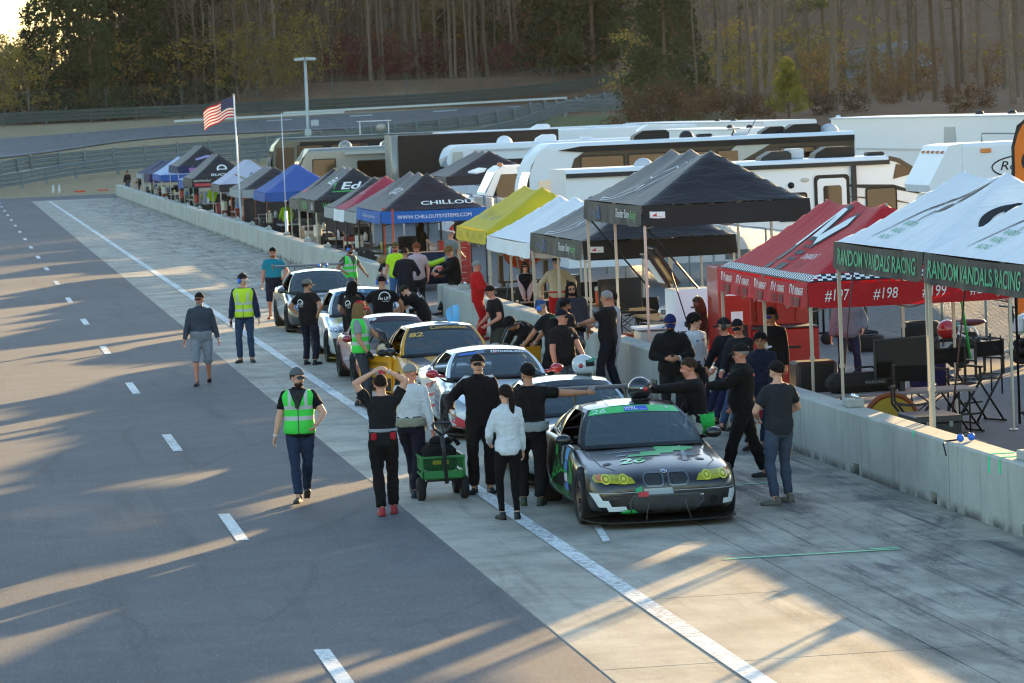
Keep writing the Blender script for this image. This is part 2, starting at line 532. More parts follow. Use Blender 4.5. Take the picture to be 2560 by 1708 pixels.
# dark curved tyre marks burnt into the lane
ty = NT('tyre_mark')
tt = ty.noise(wmap(ty, (16, 5, 1)), 2.2, 7, .8)
ty.b.inputs['Base Color'].default_value = (.02, .02, .022, 1); ty.b.inputs['Roughness'].default_value = .8
tr = ty.N.new('ShaderNodeBsdfTransparent'); mx = ty.N.new('ShaderNodeMixShader')
ty.link(ty.ramp(tt, .42, .75, .0, .5), mx.inputs[0]); ty.link(tr.outputs[0], mx.inputs[1]); ty.link(ty.b.outputs[0], mx.inputs[2])
ty.link(mx.outputs[0], ty.N['Material Output'].inputs['Surface'])
random.seed(21)
def tyre_mark(x, y, ang, ln, curve, w=.16, z=.019, par=None):
 pts = []; a = ang; p = Vector((x, y))
 for i in range(15):
  pts.append((p.copy(), a)); p = p + Vector((math.sin(a), math.cos(a))) * ln / 14; a += curve / 14
 vs = []
 for p, a in pts:
  q = Vector((math.cos(a), -math.sin(a))) * w / 2
  vs += [(*(p - q), z), (*(p + q), z)]
 MB().add(vs, [(2 * i, 2 * i + 1, 2 * i + 3, 2 * i + 2) for i in range(14)]).obj('tyre_mark', ty.m, par or slabs)
zt = .0155
for i in range(46):
 y = random.choice((random.uniform(28, 44), random.uniform(44, 120), random.uniform(90, 240)))
 zt += .0004
 tyre_mark(random.uniform(7, 10.6), y, random.uniform(-.25, .3), random.uniform(2.5, 7), random.choice((-1, 1)) * random.uniform(0, .7), random.uniform(.12, .24), zt)
for i in range(14):
 zt += .0004
 tyre_mark(random.uniform(.5, 4.8), random.uniform(32, 70), random.uniform(.15, .9), random.uniform(2.5, 6), random.choice((-1, 1)) * random.uniform(.1, .8), random.uniform(.05, .15), zt - .009, pit_road)
for (x, y) in ((8.6, 118), (9.6, 112), (8.1, 135), (9.3, 128), (8.8, 152), (9.9, 146), (8.9, 170), (9.2, 100), (8.2, 190), (9.6, 205)):   # fanned scrubs where cars left their boxes
 for j in range(5):
  zt += .0004
  tyre_mark(x + .16 * j, y + .3 * j, -.7 + .12 * j, 3.0, 1.5, .1, zt)
# ----------------------------------------------------------------- pit wall
def wall_panel(L):
 mb = MB(); H = .82; T = .36; c = .025; n0, n1, nz = .08, .30, (.03, .15)
 cuts = [(.55, .85), (L * .5 + .55, L * .5 + .85)]
 prof = [(0, 0), (T, 0), (T, H - c), (T - c, H), (c, H), (0, H - c)]
 # upper part over the drain holes
 up = [(0, .15), (T, .15), (T, H - c), (T - c, H), (c, H), (0, H - c)]
 def ext(poly, y0, y1):
  n = len(poly)
  mb.add([(p[0], y0, p[1]) for p in poly] + [(p[0], y1, p[1]) for p in poly],
               [tuple(range(n)), tuple(range(2 * n - 1, n - 1, -1))] + [(i, n + i, n + (i + 1) % n, (i + 1) % n) for i in range(n)])
 ext(up, 0, L)
 y = 0
 for a, b in cuts:
  ext([(0, 0), (T, 0), (T, .15), (0, .15)], y, a)
  ext([(.14, 0), (T, 0), (T, .15), (.14, .15)], a, b)
  y = b
 ext([(0, 0), (T, 0), (T, .15), (0, .15)], y, L)
 return mb.mesh('panel')
def pit_wall(y0, n, L, label):
 w = thing('pit_wall', label, 'wall', (11.5, y0, 0))
 me = wall_panel(L - .03); me.materials.append(wallc)
 for i in range(n):
  o = bpy.data.objects.new('panel', me); COL.objects.link(o); o.parent = w; o.location = (0, i * L, 0)
 return w
wall_a = pit_wall(18.68, 9, 7.56, 'near low grey concrete pit wall with square drain holes beside the racing cars')
wall_b = pit_wall(97.8, 21, 7.63, 'long far concrete pit wall beyond the gap running to the orange cones')
mb = MB()
mb.box((11.496, 39.63, .70), (.006, .05, .2)).box((11.65, 39.63, .823), (.30, .05, .006))
mb.box((11.496, 39.2, .72), (.006, .05, .16)).box((11.6, 39.2, .823), (.2, .05, .006)).box((11.496, 42.9, .78), (.006, .05, .08))
o = mb.obj('wall_tape', tape); o.parent = wall_a; o.location = (-11.5, -18.68, 0)
org = mat('orange_paint', '#d2502e', .7)
for yy in (107.5, 138.0, 174, 232):
 o = MB().box((11.496, yy, .45), (.006, .07, .5)).obj('paint_mark', org); o.parent = wall_b; o.location = (-11.5, -97.8, 0)
# small concrete weights with bolts that stand on the wall
chrome = mat('chrome', (.8, .8, .82), .15, 1.0, 0)
def weight(y, label):
 t = thing('canopy_weight', label, 'weight block', (11.72, y, .82), 0, 'concrete weights on the pit wall')
 MB().box((0, 0, .055), (.22, .36, .11), b=.012).obj('block', mat('weight_concrete', '#a9aaa4', .8), t)
 for dy in (-.12, -.05, .07, .14):
  MB().cyl((.03, dy, .11), (.03, dy, .165), .016, n=8).cyl((.03, dy, .125), (.03, dy, .14), .026, n=6).obj('bolt', chrome, t)
for yy, lb in ((46.75, 'bolted concrete weight on the wall at the foot of the red canopy leg'), (38.75, 'bolted concrete weight on the wall next to the green tape marks'), (83.6, 'bolted concrete weight on the wall end by the sitting driver')):
 weight(yy, lb)
for yy in (107, 114.5, 121, 128.5, 136, 143.5, 151, 158, 166, 174, 183, 192, 201):
 weight(yy, 'small bolted concrete weight on top of the long far pit wall')
# ----------------------------------------------------------------- track, guard rails, far bank
def px(x, Y):   # ground X at picture column of the survey, used to lay the track's course
 return math.tan(.1519 + math.atan((x - 1280) / 9029.5)) * Y
lo = [(-60, 285), (-20, 294), (px(0, 303), 303), (px(400, 316.6), 316.6), (px(800, 318), 318), (px(1089, 319), 319), (px(1525, 331), 331), (95, 342)]
hi = [(-60, 312), (-20, 318), (px(0, 323), 323), (px(545, 331), 331), (px(980, 335), 335), (px(1300, 336.5), 336.5), (px(1525, 338), 338), (95, 352)]
def resample(pts, n):
 P = [Vector(p) for p in pts]; d = [0]
 for i in range(1, len(P)): d.append(d[-1] + (P[i] - P[i - 1]).length)
 out = []
 for k in range(n + 1):
  t = d[-1] * k / n; i = 0
  while i < len(P) - 2 and d[i + 1] < t: i += 1
  u = (t - d[i]) / (d[i + 1] - d[i])
  a = P[max(i - 1, 0)]; b = P[i]; c = P[i + 1]; e = P[min(i + 2, len(P) - 1)]
  m0 = (c - a) * .5; m1 = (e - b) * .5
  h = 2 * u ** 3 - 3 * u * u + 1
  out.append(b * h + m0 * (u ** 3 - 2 * u * u + u) + c * (3 * u * u - 2 * u ** 3) + m1 * (u ** 3 - u * u))
 return out
A = resample(lo, 60); B = resample(hi, 60)
mb = MB()
mb.grid(lambda u, v: (lambda p: (p.x, p.y, terr(p.x, p.y) + .05))(A[int(round(u * 60))].lerp(B[int(round(u * 60))], v)), 60, 8)
track = tag(mb.obj('race_track', trackm), kind='structure')
mb = MB()
mb.grid(lambda u, v: (lambda p: (p.x, p.y, terr(p.x, p.y) + .065))(A[int(round(u * 60))].lerp(B[int(round(u * 60))], .06 + .012 * v)), 60, 1)
mb.obj('track_line', paint, track)
for k in range(34, 52, 3):
 mb = MB()
 mb.grid(lambda u, v: (lambda p: (p.x, p.y, terr(p.x, p.y) + .075))(A[k].lerp(A[k + 1], u * .9).lerp(B[k].lerp(B[k + 1], u * .9), .80 + .05 * v)), 2, 1)
 mb.obj('track_dash', paint, track)
galv = mat('galvanised_steel', '#7b8688', .5, .4, .18, 3)
galv_dark = mat('weathered_steel', '#4c5652', .6, .4, .2, 3)
wbeam = [(0, .0), (.05, .04), (.05, .09), (0, .13), (0, .17), (.05, .21), (.05, .26), (0, .30)]
def guardrail(name, pts, rows, m, label, post=4.0, side=1, z0=.25, posth=1.2, back=False):
 L = sum((Vector(pts[i + 1]) - Vector(pts[i])).length for i in range(len(pts) - 1))
 n = max(4, int(L / post))
 P = resample(pts, n)
 t = thing(name, label, 'guardrail', (P[0].x, P[0].y, terr(P[0].x, P[0].y)))
 o0 = Vector(t.location)
 nr = []
 for i in range(n + 1):
  d = (P[min(i + 1, n)] - P[max(i - 1, 0)]).normalized(); nr.append(Vector((d.y, -d.x)) * side)
 for r in range(rows):
  vs = []; fs = []
  for i in range(n + 1):
   zb = terr(P[i].x, P[i].y) + z0 + r * .34
   for (a, z) in wbeam:
    q = P[i] + nr[i] * (.06 + a); vs.append(Vector((q.x, q.y, zb + z)) - o0)
  m8 = len(wbeam)
  for i in range(n):
   for j in range(m8 - 1):
    fs.append((i * m8 + j, (i + 1) * m8 + j, (i + 1) * m8 + j + 1, i * m8 + j + 1))
  MB().add(vs, fs, smooth=False).obj('beam', m, t)
 pmesh = MB().box((0, 0, posth / 2 - .2), (.16, .2, posth + .4)).mesh('post'); pmesh.materials.append(m)
 for i in range(n + 1):
  o = bpy.data.objects.new('post', pmesh); COL.objects.link(o); o.parent = t
  o.location = Vector((P[i].x, P[i].y, terr(P[i].x, P[i].y))) - o0
  o.rotation_euler = (0, 0, math.atan2(-nr[i].x, nr[i].y))
 return t
guardrail('guardrail', [(-40, 248), (-12, 263), (3.05, 275), (7.8, 281), (12.7, 285.5), (24.6, 290.5), (40, 297), (58, 306)], 3, galv, 'curved triple steel guardrail behind the fallen orange cones', 4.0, 1)
guardrail('guardrail', [(-40, 262), (-12, 275), (3.1, 286), (7.8, 291.5), (24.8, 299), (40, 308), (51.8, 319), (61.1, 332), (80, 345)], 3, galv, 'steel guardrail with broad posts along the near side of the track', 2.6, -1, .25, 1.35)
guardrail('guardrail', [(-45, 322), (-20, 331), (3.7, 337), (30, 339.5), (50, 341.5), (66, 346), (90, 358)], 3, galv_dark, 'dark weathered guardrail along the far side of the track', 4.0, 1)
for a, b, lab in (((20.5, 333.6), (36.5, 336.2), 'low white painted barrier strip on the far verge behind the light pole'), ((31, 338.5), (58.5, 341.6), 'long white painted barrier section below the brown grass bank')):
 d = Vector(b) - Vector(a); c = (Vector(a) + Vector(b)) / 2
 zc = (terr(*a) + terr(*b)) / 2
 o = MB().box((0, 0, .1), (d.length, .2, .2), b=.02).obj('track_barrier', mat('white_barrier', '#c9cdc8', .6))
 o.location = (c.x, c.y - .6, zc); o.rotation_euler = (0, -math.atan2(terr(*b) - terr(*a), d.length), math.atan2(d.y, d.x)); tag(o, lab, 'barrier')
# catch fence on the far side: posts and a wire veil
def mesh_fence(name, P, h, sp, r, label, zoff=0.0, postr=.05, rail=True, lean=0.0, m=None):
 """chain-link: two sets of crossing wires between the posts"""
 m = m or galv
 P = [Vector(p) for p in P]
 o0 = Vector((P[0].x, P[0].y, terr(P[0].x, P[0].y)))
 t = thing(name, label, 'fence', o0)
 Z = [terr(p.x, p.y) + zoff for p in P]
 for i, p in enumerate(P):
  MB().cyl((p.x - o0.x, p.y - o0.y, Z[i] - o0.z - .3), (p.x - o0.x, p.y - o0.y, Z[i] - o0.z + h), postr, n=6).obj('post', m, t)
 for i in range(len(P) - 1):
  a = Vector((P[i].x, P[i].y, Z[i])) - o0; b = Vector((P[i + 1].x, P[i + 1].y, Z[i + 1])) - o0
  L = (b - a).length; n = int(L / sp); mb = MB()
  dx = (b - a) / L
  rise = int(round(h / sp))
  for s in (1, -1):
   for k in range(-rise, n + 1):
    k0, k1 = (k, k + rise) if s > 0 else (k + rise, k)
    u0, u1 = k0 * sp, k1 * sp; z0, z1 = 0.05, h - .05
    def cl(u, z, uu, zz):
     if u < 0: return 0, z + (zz - z) * (0 - u) / (uu - u)
     if u > L: return L, z + (zz - z) * (L - u) / (uu - u)
     return u, z
    if max(u0, u1) <= 0 or min(u0, u1) >= L: continue
    a0 = cl(u0, z0, u1, z1); a1 = cl(u1, z1, u0, z0)
    p0 = a + dx * a0[0] + Vector((0, 0, a0[1])); p1 = a + dx * a1[0] + Vector((0, 0, a1[1]))
    mb.tube([p0, p1], r, 3, False, smooth=False)
  o = mb.obj('mesh', m, t); o['kind'] = 'stuff'
  if rail:
   MB().cyl(a + Vector((0, 0, h)), b + Vector((0, 0, h)), postr * .6, n=6).obj('top_rail', m, t)
 return t
mesh_fence('catch_fence', [(-28 + 7.1 * i, 338 + .02 * i * i) for i in range(16)], 3.3, .45, .007, 'tall see-through wire catch fence with thin posts along the far track edge', 0, .045, False, m=galv_dark)
# ================================================================= pop-up canopies
def fabric(name, col, tr=.22, rough=.75, sheen=.06, bmp=.7):
 key = 'fabric_' + name
 if key in MATS: return MATS[key]
 if isinstance(col, str): col = srgb(col)
 a = NT(key)
 nz = a.noise(a.mapping((1, 1, 1)), 1.7, 5, .6)
 wr = a.noise(a.mapping((.9, 3.4, .9)), 1.5, 5, .6, 1.0)
 a.b.inputs['Sheen Weight'].default_value = sheen; a.b.inputs['Sheen Roughness'].default_value = .45
 cc = a.mix(nz, tuple(x * .86 for x in col), tuple(min(1, x * 1.1) for x in col))
 a.link(cc, a.b.inputs['Base Color']); a.b.inputs['Roughness'].default_value = rough
 a.b.inputs['Specular IOR Level'].default_value = .4
 a.bump(wr, bmp, .06)
 tl = a.N.new('ShaderNodeBsdfTranslucent'); a.link(cc, tl.inputs['Color'])
 mx = a.N.new('ShaderNodeMixShader'); mx.inputs[0].default_value = tr
 a.link(a.b.outputs[0], mx.inputs[1]); a.link(tl.outputs[0], mx.inputs[2])
 a.link(mx.outputs[0], a.N['Material Output'].inputs['Surface'])
 return a.m
alu = mat('aluminium_leg', '#b9b4aa', .42, .55, .08)
blackleg = mat('black_leg', '#232323', .5, .3, .08)
class Canopy:
 def __init__(s, name, label, y0, y1, vt, pk, roof, val, W=3.05, x0=12.1, vh=.33, legm=None, mid=True, hip=1.12, rz=0, sag=.10, val_near=None, roof_near=None, group='pop-up canopies along the pit wall'):
  s.W, s.L, s.vt, s.pk, s.vh, s.hip, s.sag = W, y1 - y0, vt, pk, vh, hip, sag
  s.seed = y0
  s.t = thing(name, label, 'canopy', (x0 + W / 2, (y0 + y1) / 2, 0), rz, group)
  W2, L2 = W / 2, s.L / 2
  xs = [-W2 + W * i / 28 for i in range(29)]
  ny = max(24, int(s.L / .16)); ys = [-L2 + s.L * i / ny for i in range(ny + 1)]
  mb = MB(); n = 29
  mb.add([(x, y, s.z(x, y)) for y in ys for x in xs], [(j * n + i, j * n + i + 1, (j + 1) * n + i + 1, (j + 1) * n + i) for j in range(ny) for i in range(28)], smooth=True)
  s.roof = mb.obj('roof', roof, s.t)
  if roof_near is not None:
   s.roof.data.materials.append(roof_near)
   for p in s.roof.data.polygons:
    c = p.center
    if (c.y + L2) / s.hip < (W2 - abs(c.x)) / W2 * .999: p.material_index = 1
  for side, nm in (('pit', val), ('near', val_near or val), ('back', val), ('far', val)):
   m2 = MB()
   m2.grid(lambda u, v: s.v(side, (u - .5) * (s.L if side in ('pit', 'back') else W), v), 40, 4)
   m2.obj('valance', nm, s.t)
  legm = legm or alu
  lp = [(-W2 + .04, -L2 + .04), (W2 - .04, -L2 + .04), (-W2 + .04, L2 - .04), (W2 - .04, L2 - .04)]
  if s.L > 5 and mid: lp += [(-W2 + .04, 0), (W2 - .04, 0)]
  for (x, y) in lp:
   MB().box((x, y, .62), (.036, .036, 1.24)).box((x, y, 1.2 + (vt - 1.2) / 2), (.045, .045, vt - 1.2)).box((x, y, 1.2), (.06, .06, .05)).box((x, y, .006), (.12, .12, .012)).obj('leg', legm, s.t)
  tr = MB()
  for (a, b) in (((-W2 + .05, -L2 + .05), (W2 - .05, -L2 + .05)), ((-W2 + .05, L2 - .05), (W2 - .05, L2 - .05)), ((-W2 + .05, -L2 + .05), (-W2 + .05, L2 - .05)), ((W2 - .05, -L2 + .05), (W2 - .05, L2 - .05))):
   a, b = Vector((*a, 0)), Vector((*b, 0)); k = max(2, int(round((b - a).length / 1.5)))
   for i in range(k):
    p, q = a.lerp(b, i / k), a.lerp(b, (i + 1) / k)
    for s0, s1 in ((vt - .05, vt - .42), (vt - .42, vt - .05)):
     tr.tube([p + Vector((0, 0, s0)), q + Vector((0, 0, s1))], .012, 4, True, smooth=False)
  for yy in ((-L2 + hip, L2 - hip) if s.L > 4 else (0,)):
   tr.cyl((0, yy, vt - .35), (0, yy, s.z(0, yy) - .02), .02, n=6)
   for sx in (-1, 1):
    tr.tube([(0, yy, vt - .35), (sx * (W2 - .05), yy, vt - .08)], .012, 4, smooth=False)
  tr.obj('truss', legm, s.t)
 def z(s, x, y):
  W2, L2 = s.W / 2, s.L / 2
  hip = s.hip if s.L > 4 else L2
  a = (W2 - abs(x)) / W2; b = (L2 - abs(y)) / hip
  t = max(0, min(a, b, 1.0))
  z = s.vt + (s.pk - s.vt) * t ** 1.13
  if s.L > 4:
   inner = max(0, 1 - abs(y) / (L2 - hip)); k = 2 if s.L > 5 else 1
   z -= s.sag * abs(math.sin(math.pi * k * (y + L2 - hip) / (2 * (L2 - hip)))) * t * (1 if inner > 0 else 0)
  z += .018 * noise.noise((x * 1.4 + s.seed, y * 1.2, 2.1)) * min(1, 4 * t)
  z += .014 * noise.noise((x * .5 + s.seed, y * 4.3, 5.1)) * min(1, 3 * t)
  return z
 def v(s, side, u, v):
  """point of the valance: u along the side as read from outside, v 0 bottom .. 1 top"""
  W2, L2 = s.W / 2, s.L / 2
  wob = (.022 * math.sin(u * 3.1 + s.seed) + .012 * math.sin(u * 7.7 + s.seed * 2)) * (1 - v)
  ln = s.L if side in ('pit', 'back') else s.W
  e = min(1, (ln / 2 - abs(u)) / .25)
  zz = s.vt - s.vh * (1 - v) - .03 * (1 - v) * e - .025 * v * e * (1 - (2 * u / ln) ** 2)
  o = .004 + wob * e + .03 * (1 - v)
  if side == 'pit': return (-W2 - o, -u, zz)
  if side == 'near': return (u, -L2 - o, zz)
  if side == 'back': return (W2 + o, u, zz)
  return (-u, L2 + o, zz)
 def decal(s, where, vs, fs, c, m, name='print', mx=.18, rot=0.0, shear=0.0, lift=.012):
  """flat print: where = roof side or valance side; c = (u, v) centre; on roofs v is the fraction up the slope, sizes in metres"""
  vs, fs = subdiv2d(vs, fs, mx)
  out = []
  W2, L2 = s.W / 2, s.L / 2
  for (a, b) in vs:
   if rot: a, b = a * math.cos(rot) - b * math.sin(rot), a * math.sin(rot) + b * math.cos(rot)
   if where.startswith('v_'):
    side = where[2:]
    p = Vector(s.v(side, c[0] + a, c[1] + b / s.vh))
    nrm = {'pit': Vector((-1, 0, 0)), 'near': Vector((0, -1, 0)), 'back': Vector((1, 0, 0))}[side]
    out.append(p + nrm * .012)
   else:
    if where == 'pit':
     sl = math.hypot(W2, s.pk - s.vt); x = -W2 + W2 * (c[1] + b / sl); y = -(c[0] + a)
    elif where == 'back':
     sl = math.hypot(W2, s.pk - s.vt); x = W2 - W2 * (c[1] + b / sl); y = c[0] + a
    else:
     hip = s.hip if s.L > 4 else L2
     sl = math.hypot(hip, s.pk - s.vt); y = -L2 + hip * (c[1] + b / sl); x = c[0] + a
    nx = (s.z(x + .03, y) - s.z(x - .03, y)) / .06; nyy = (s.z(x, y + .03) - s.z(x, y - .03)) / .06
    nn = Vector((-nx, -nyy, 1)).normalized()
    out.append(Vector((x, y, s.z(x, y))) + nn * lift)
  return MB().add(out, fs).obj(name, m, s.t)
 def text(s, where, body, w, c, m, h=None, **k):
  kk = {q: k.pop(q) for q in ('rot', 'lift') if q in k}
  vs, fs = fit_text(body, w, h, **k)
  return s.decal(where, vs, fs, c, m, 'lettering', **kk)
def quads(*rects):
 vs = []; fs = []
 for (x0, y0, x1, y1) in rects:
  n = len(vs); vs += [(x0, y0), (x1, y0), (x1, y1), (x0, y1)]; fs.append((n, n + 1, n + 2, n + 3))
 return vs, fs
def poly(*pts): return list(pts), [tuple(range(len(pts)))]
def band(pts, w0, w1=None):
 """tapering ribbon along a 2-d polyline"""
 w1 = w0 if w1 is None else w1
 P = [Vector(p) for p in pts]; vs = []; n = len(P)
 for i in range(n):
  d = (P[min(i + 1, n - 1)] - P[max(i - 1, 0)]).normalized(); q = Vector((-d.y, d.x)); w = w0 + (w1 - w0) * i / (n - 1)
  vs += [tuple(P[i] - q * w / 2), tuple(P[i] + q * w / 2)]
 return vs, [(2 * i, 2 * i + 2, 2 * i + 3, 2 * i + 1) for i in range(n - 1)]
def arc(cx, cy, r, a0, a1, n=14, ry=None):
 return [(cx + r * math.cos(R(a0 + (a1 - a0) * i / n)), cy + (ry or r) * math.sin(R(a0 + (a1 - a0) * i / n))) for i in range(n + 1)]
ink_w = mat('ink_white', '#e8e8e6', .7, var=.04); ink_k = mat('ink_black', '#17181a', .6, var=.04); ink_g = mat('ink_green', '#2fa070', .6, var=.04)
ink_gg = mat('ink_bright_green', '#43b85a', .6, var=.04); ink_b = mat('ink_blue', '#3a6fc0', .6, var=.04); ink_r = mat('ink_red', '#c23a40', .6, var=.04); ink_gr = mat('ink_grey', '#9aa0a6', .6, var=.04)
ink_o = mat('ink_orange', '#d9832b', .6, var=.04); ink_pale = mat('ink_pale', '#c7c9cc', .6, var=.04)
F_white = fabric('white', '#f4f6f8', .14); F_black = fabric('black', '#15161b', .05, .55, .12); F_red = fabric('red', '#c01822', .16); F_yellow = fabric('yellow', '#dcc424', .2)
F_val_black = fabric('valance_black', '#17191a', .05, .65, .05, .2); F_blue = fabric('blue', '#2f5aa4', .1); F_chill = fabric('chill_blue', '#1d62b4', .12); F_grey = fabric('grey', '#a3a5a2', .12)
F_plum = fabric('plum', '#261d23', .05, .6, .12); F_pale = fabric('pale', '#c6c5d4', .12); F_navy = fabric('navy', '#1f2f5a', .15); F_purple = fabric('purple', '#3a2753', .15); F_paleblue = fabric('pale_blue', '#adc2de', .12); F_rose = fabric('rose', '#b5364a', .14)
F_charcoal = fabric('charcoal', '#1d1f24', .05, .6, .15)
# white canopies with a black valance and green lettering
def vandals(y0, y1, label):
 c = Canopy('white_canopy', label, y0, y1, 2.94, 3.88, F_white, F_val_black, mid=False, vh=.36, hip=1.3)
 L2 = c.L / 2
 c.text('v_pit', 'RANDOM VANDALS RACING', c.L * .88, (0, .50), ink_g, h=.21, shear=-.12, bold=.012)
 c.text('v_near', 'RANDOM VANDALS RACING', 2.7, (0, .5), ink_g, h=.2, shear=-.12, bold=.012)
 for i, w in enumerate(('RANDOM', 'VANDALS', 'RACING')):
  c.text('pit', w, .55 - .04 * i, (-.25 - .1 * i, .36 - .10 * i), ink_g, h=.11, shear=.25)
 vs, fs = band([(-.95, -.45), (-.72, -.1), (-.38, .25), (.05, .55), (.55, .80)], .02, .07)
 c.decal('pit', vs, fs, (-.05, .38), ink_k)
 vs, fs = poly((.42, .50), (.62, .56), (.9, .86), (.98, 1.06), (.72, .96), (.52, .74)); c.decal('pit', vs, fs, (-.05, .36), ink_k)
 vs, fs = poly((.1, .30), (.36, .36), (.5, .5), (.33, .52), (.16, .45)); c.decal('pit', vs, fs, (-.05, .36), ink_k)
 vs, fs = band([(-.14, -.02), (-.1, .16), (.06, .34)], .012, .05); c.decal('pit', vs, fs, (-.05, .36), ink_k)
 # emblem on the end slope
 vs, fs = band(arc(0, 0, .55, 205, 95, 14, .42), .16, .10); c.decal('near', vs, fs, (-.05, .30), ink_k)
 vs, fs = band(arc(.03, .22, .2, 200, 20, 10, .15), .07, .12); c.decal('near', vs, fs, (-.05, .34), ink_k)
 vs, fs = poly((-.05, .16), (.2, .26), (.52, .3), (.34, .2), (.5, .12), (.1, .08)); c.decal('near', vs, fs, (.02, .32), ink_k)
 vs, fs = band([(-.22, -.02), (-.05, -.13), (.2, -.12)], .03, .05); c.decal('near', vs, fs, (.0, .32), ink_k)
 return c
cn_v1 = vandals(39.75, 44.30, 'white canopy with black valance cut by the banner, its valance butting on its twin')
cn_v2 = vandals(44.36, 49.02, 'white canopy with green lettered black valance standing between red canopy and its twin')
# red canopy
cn_red = Canopy('red_canopy', 'red canopy with checkered band and numbers 197 to 200 on its valance', 50.7, 56.8, 2.28, 3.36, F_red, F_red, hip=1.2, vh=.34)
c = cn_red
for side, ln in (('pit', 6.0), ('near', 3.0)):
 n = int(ln / .07); rr = []
 for i in range(n):
  for j in range(3):
   if (i + j) % 2 == 0: rr.append((-ln / 2 + i * .07, .02 + j * .055, -ln / 2 + i * .07 + .07, .02 + j * .055 + .055))
 vs, fs = quads((-ln / 2, .0, ln / 2, .2)); c.decal(side, vs, fs, (0, .01), ink_k, 'checker_band', .3, lift=.010)
 vs, fs = quads(*rr); c.decal(side, vs, fs, (0, .01), ink_w, 'checker', .3, lift=.018)
for i, t in enumerate(('#197', '#198', '#199', '#200')):
 c.text('v_near', t, .37, (-1.1 + .72 * i, .5), ink_w, h=.17, shear=.2)
for i in range(5):
 u = -2.4 + i * 1.2
 vs, fs = band([(-.16, -.05), (-.15, .06), (-.06, .07), (-.05, -.05), (0, .05), (.05, -.05), (.10, .07)], .035); c.decal('v_pit', vs, fs, (u - .22, .68), ink_w)
 c.text('v_pit', 'OVERNIGHT', .5, (u + .2, .66), ink_w, h=.10, bold=.015)
 vs, fs = quads(*[(-.3 + .045 * k, -.06, -.3 + .045 * k + .022, .06) for k in range(5)], (0, -.06, .3, .06)); c.decal('v_pit', vs, fs, (u, .24), mat('ink_faded', '#6a2024', .7))
vs, fs = band([(-.5, -.55), (-.46, .2), (-.2, .62), (.05, .62), (.1, .2), (.12, -.1)], .34); c.decal('pit', vs, fs, (.05, .56), ink_k, lift=.012)
vs, fs = band([(-.5, -.2), (-.44, .2), (-.2, .56), (.03, .56), (.08, .2), (.1, -.02)], .24); c.decal('pit', vs, fs, (.05, .56), ink_w, lift=.02)
vs, fs = band([(.28, -.12), (.7, .42), (.86, .52)], .40); c.decal('pit', vs, fs, (.05, .56), ink_k, lift=.014)
vs, fs = band([(.32, -.06), (.7, .4), (.82, .48)], .28); c.decal('pit', vs, fs, (.05, .56), ink_w, lift=.022)
vs, fs = quads((-.75, -.85, -.45, -.62), (-.75, -.56, -.45, -.48), (-.72, -.40, -.42, -.35), (.0, -.95, .35, -.70), (.0, -.62, .35, -.55), (.02, -.48, .37, -.38), (.05, -.3, .38, -.26), (-.7, -.28, -.4, -.25)); c.decal('pit', vs, fs, (.05, .58), ink_k, rot=.12)
c.text('pit', 'OVERNIGHT', .9, (1.15, .34), ink_w, h=.14, rot=.0)
c.text('pit', 'TCS', .4, (1.1, .22), mat('ink_dark_red', '#5a1418', .7), h=.12)
# black canopies
def bunny(y0, y1, vt, pk, label):
 c = Canopy('black_canopy', label, y0, y1, vt, pk, F_black, F_val_black, vh=.36, mid=True)
 c.text('v_pit', 'Thunder Bunny', 1.35, (1.15, .5), ink_w, h=.2, shear=.2)
 c.text('v_pit', 'Racing', .62, (2.2, .48), ink_gg, h=.19, shear=.2)
 mat('ink_dull_blue', '#3d5f96', .7)
 for k, (a, b) in enumerate(((-1.35, .7), (-1.25, .5), (-1.35, .3), (-1.2, .25))):
  vs, fs = quads((-.05, -.035, .05, .035)); c.decal('v_pit', vs, fs, (a, b), MATS['ink_dull_blue'])
 vs, fs = band([(-1.5, -.45), (-1.0, -.38), (-.55, -.18), (-.2, .18), (-.05, .34), (.2, .32), (.35, .55), (.7, .78), (1.0, .72), (.78, .95), (1.05, .92), (.9, 1.05)], .03); c.decal('pit', vs, fs, (-.1, .32), ink_w)
 vs, fs = band([(-1.5, -.45), (-1.3, -.62), (-.6, -.52), (0, -.36), (.5, -.1), (.8, .3), (1.0, .72)], .03); c.decal('pit', vs, fs, (-.1, .36), ink_w)
 vs, fs = poly((-.08, -.1), (.06, -.02), (.1, .12), (-.02, .08)); c.decal('pit', vs, fs, (.15, .33), ink_w)
 vs, fs = quads((-.14, -.055, .14, .055)); c.decal('v_near', vs, fs, (-1.26, .55), ink_w)
 vs, fs = poly((-.11, -.03), (.11, -.03), (.06, .01), (.02, .04), (-.05, .01)); c.decal('v_near', vs, fs, (-1.26, .56), ink_r, lift=.02)
 return c
cn_b1 = bunny(63.1, 69.0, 3.16, 4.09, 'tall raised black canopy with a white rabbit outline on its slope')
cn_b2 = bunny(69.4, 75.78, 2.34, 3.2, 'low black canopy tucked under the tall raised black canopy beside the white one')
cn_w = Canopy('white_canopy', 'plain white canopy between the yellow and the low black canopy', 75.8, 82.1, 2.1, 2.98, F_white, F_white, vh=.3, legm=alu)
cn_y = Canopy('yellow_canopy', 'bright yellow canopy with faded dark lettering next to the wall gap', 82.2, 87.1, 2.2, 3.14, F_yellow, F_yellow, vh=.3)
mat('ink_olive', '#6b5f20', .7)
def scribble(c, where, n, w, h, at_, m, seed, th=.025, lift=.012):
 random.seed(seed); pts = []
 for i in range(n): pts.append((-w / 2 + w * i / (n - 1), (h / 2) * (1 if i % 2 else -1) * random.uniform(.4, 1)))
 vs, fs = band(pts, th); c.decal(where, vs, fs, at_, m, 'script_print', lift=lift)
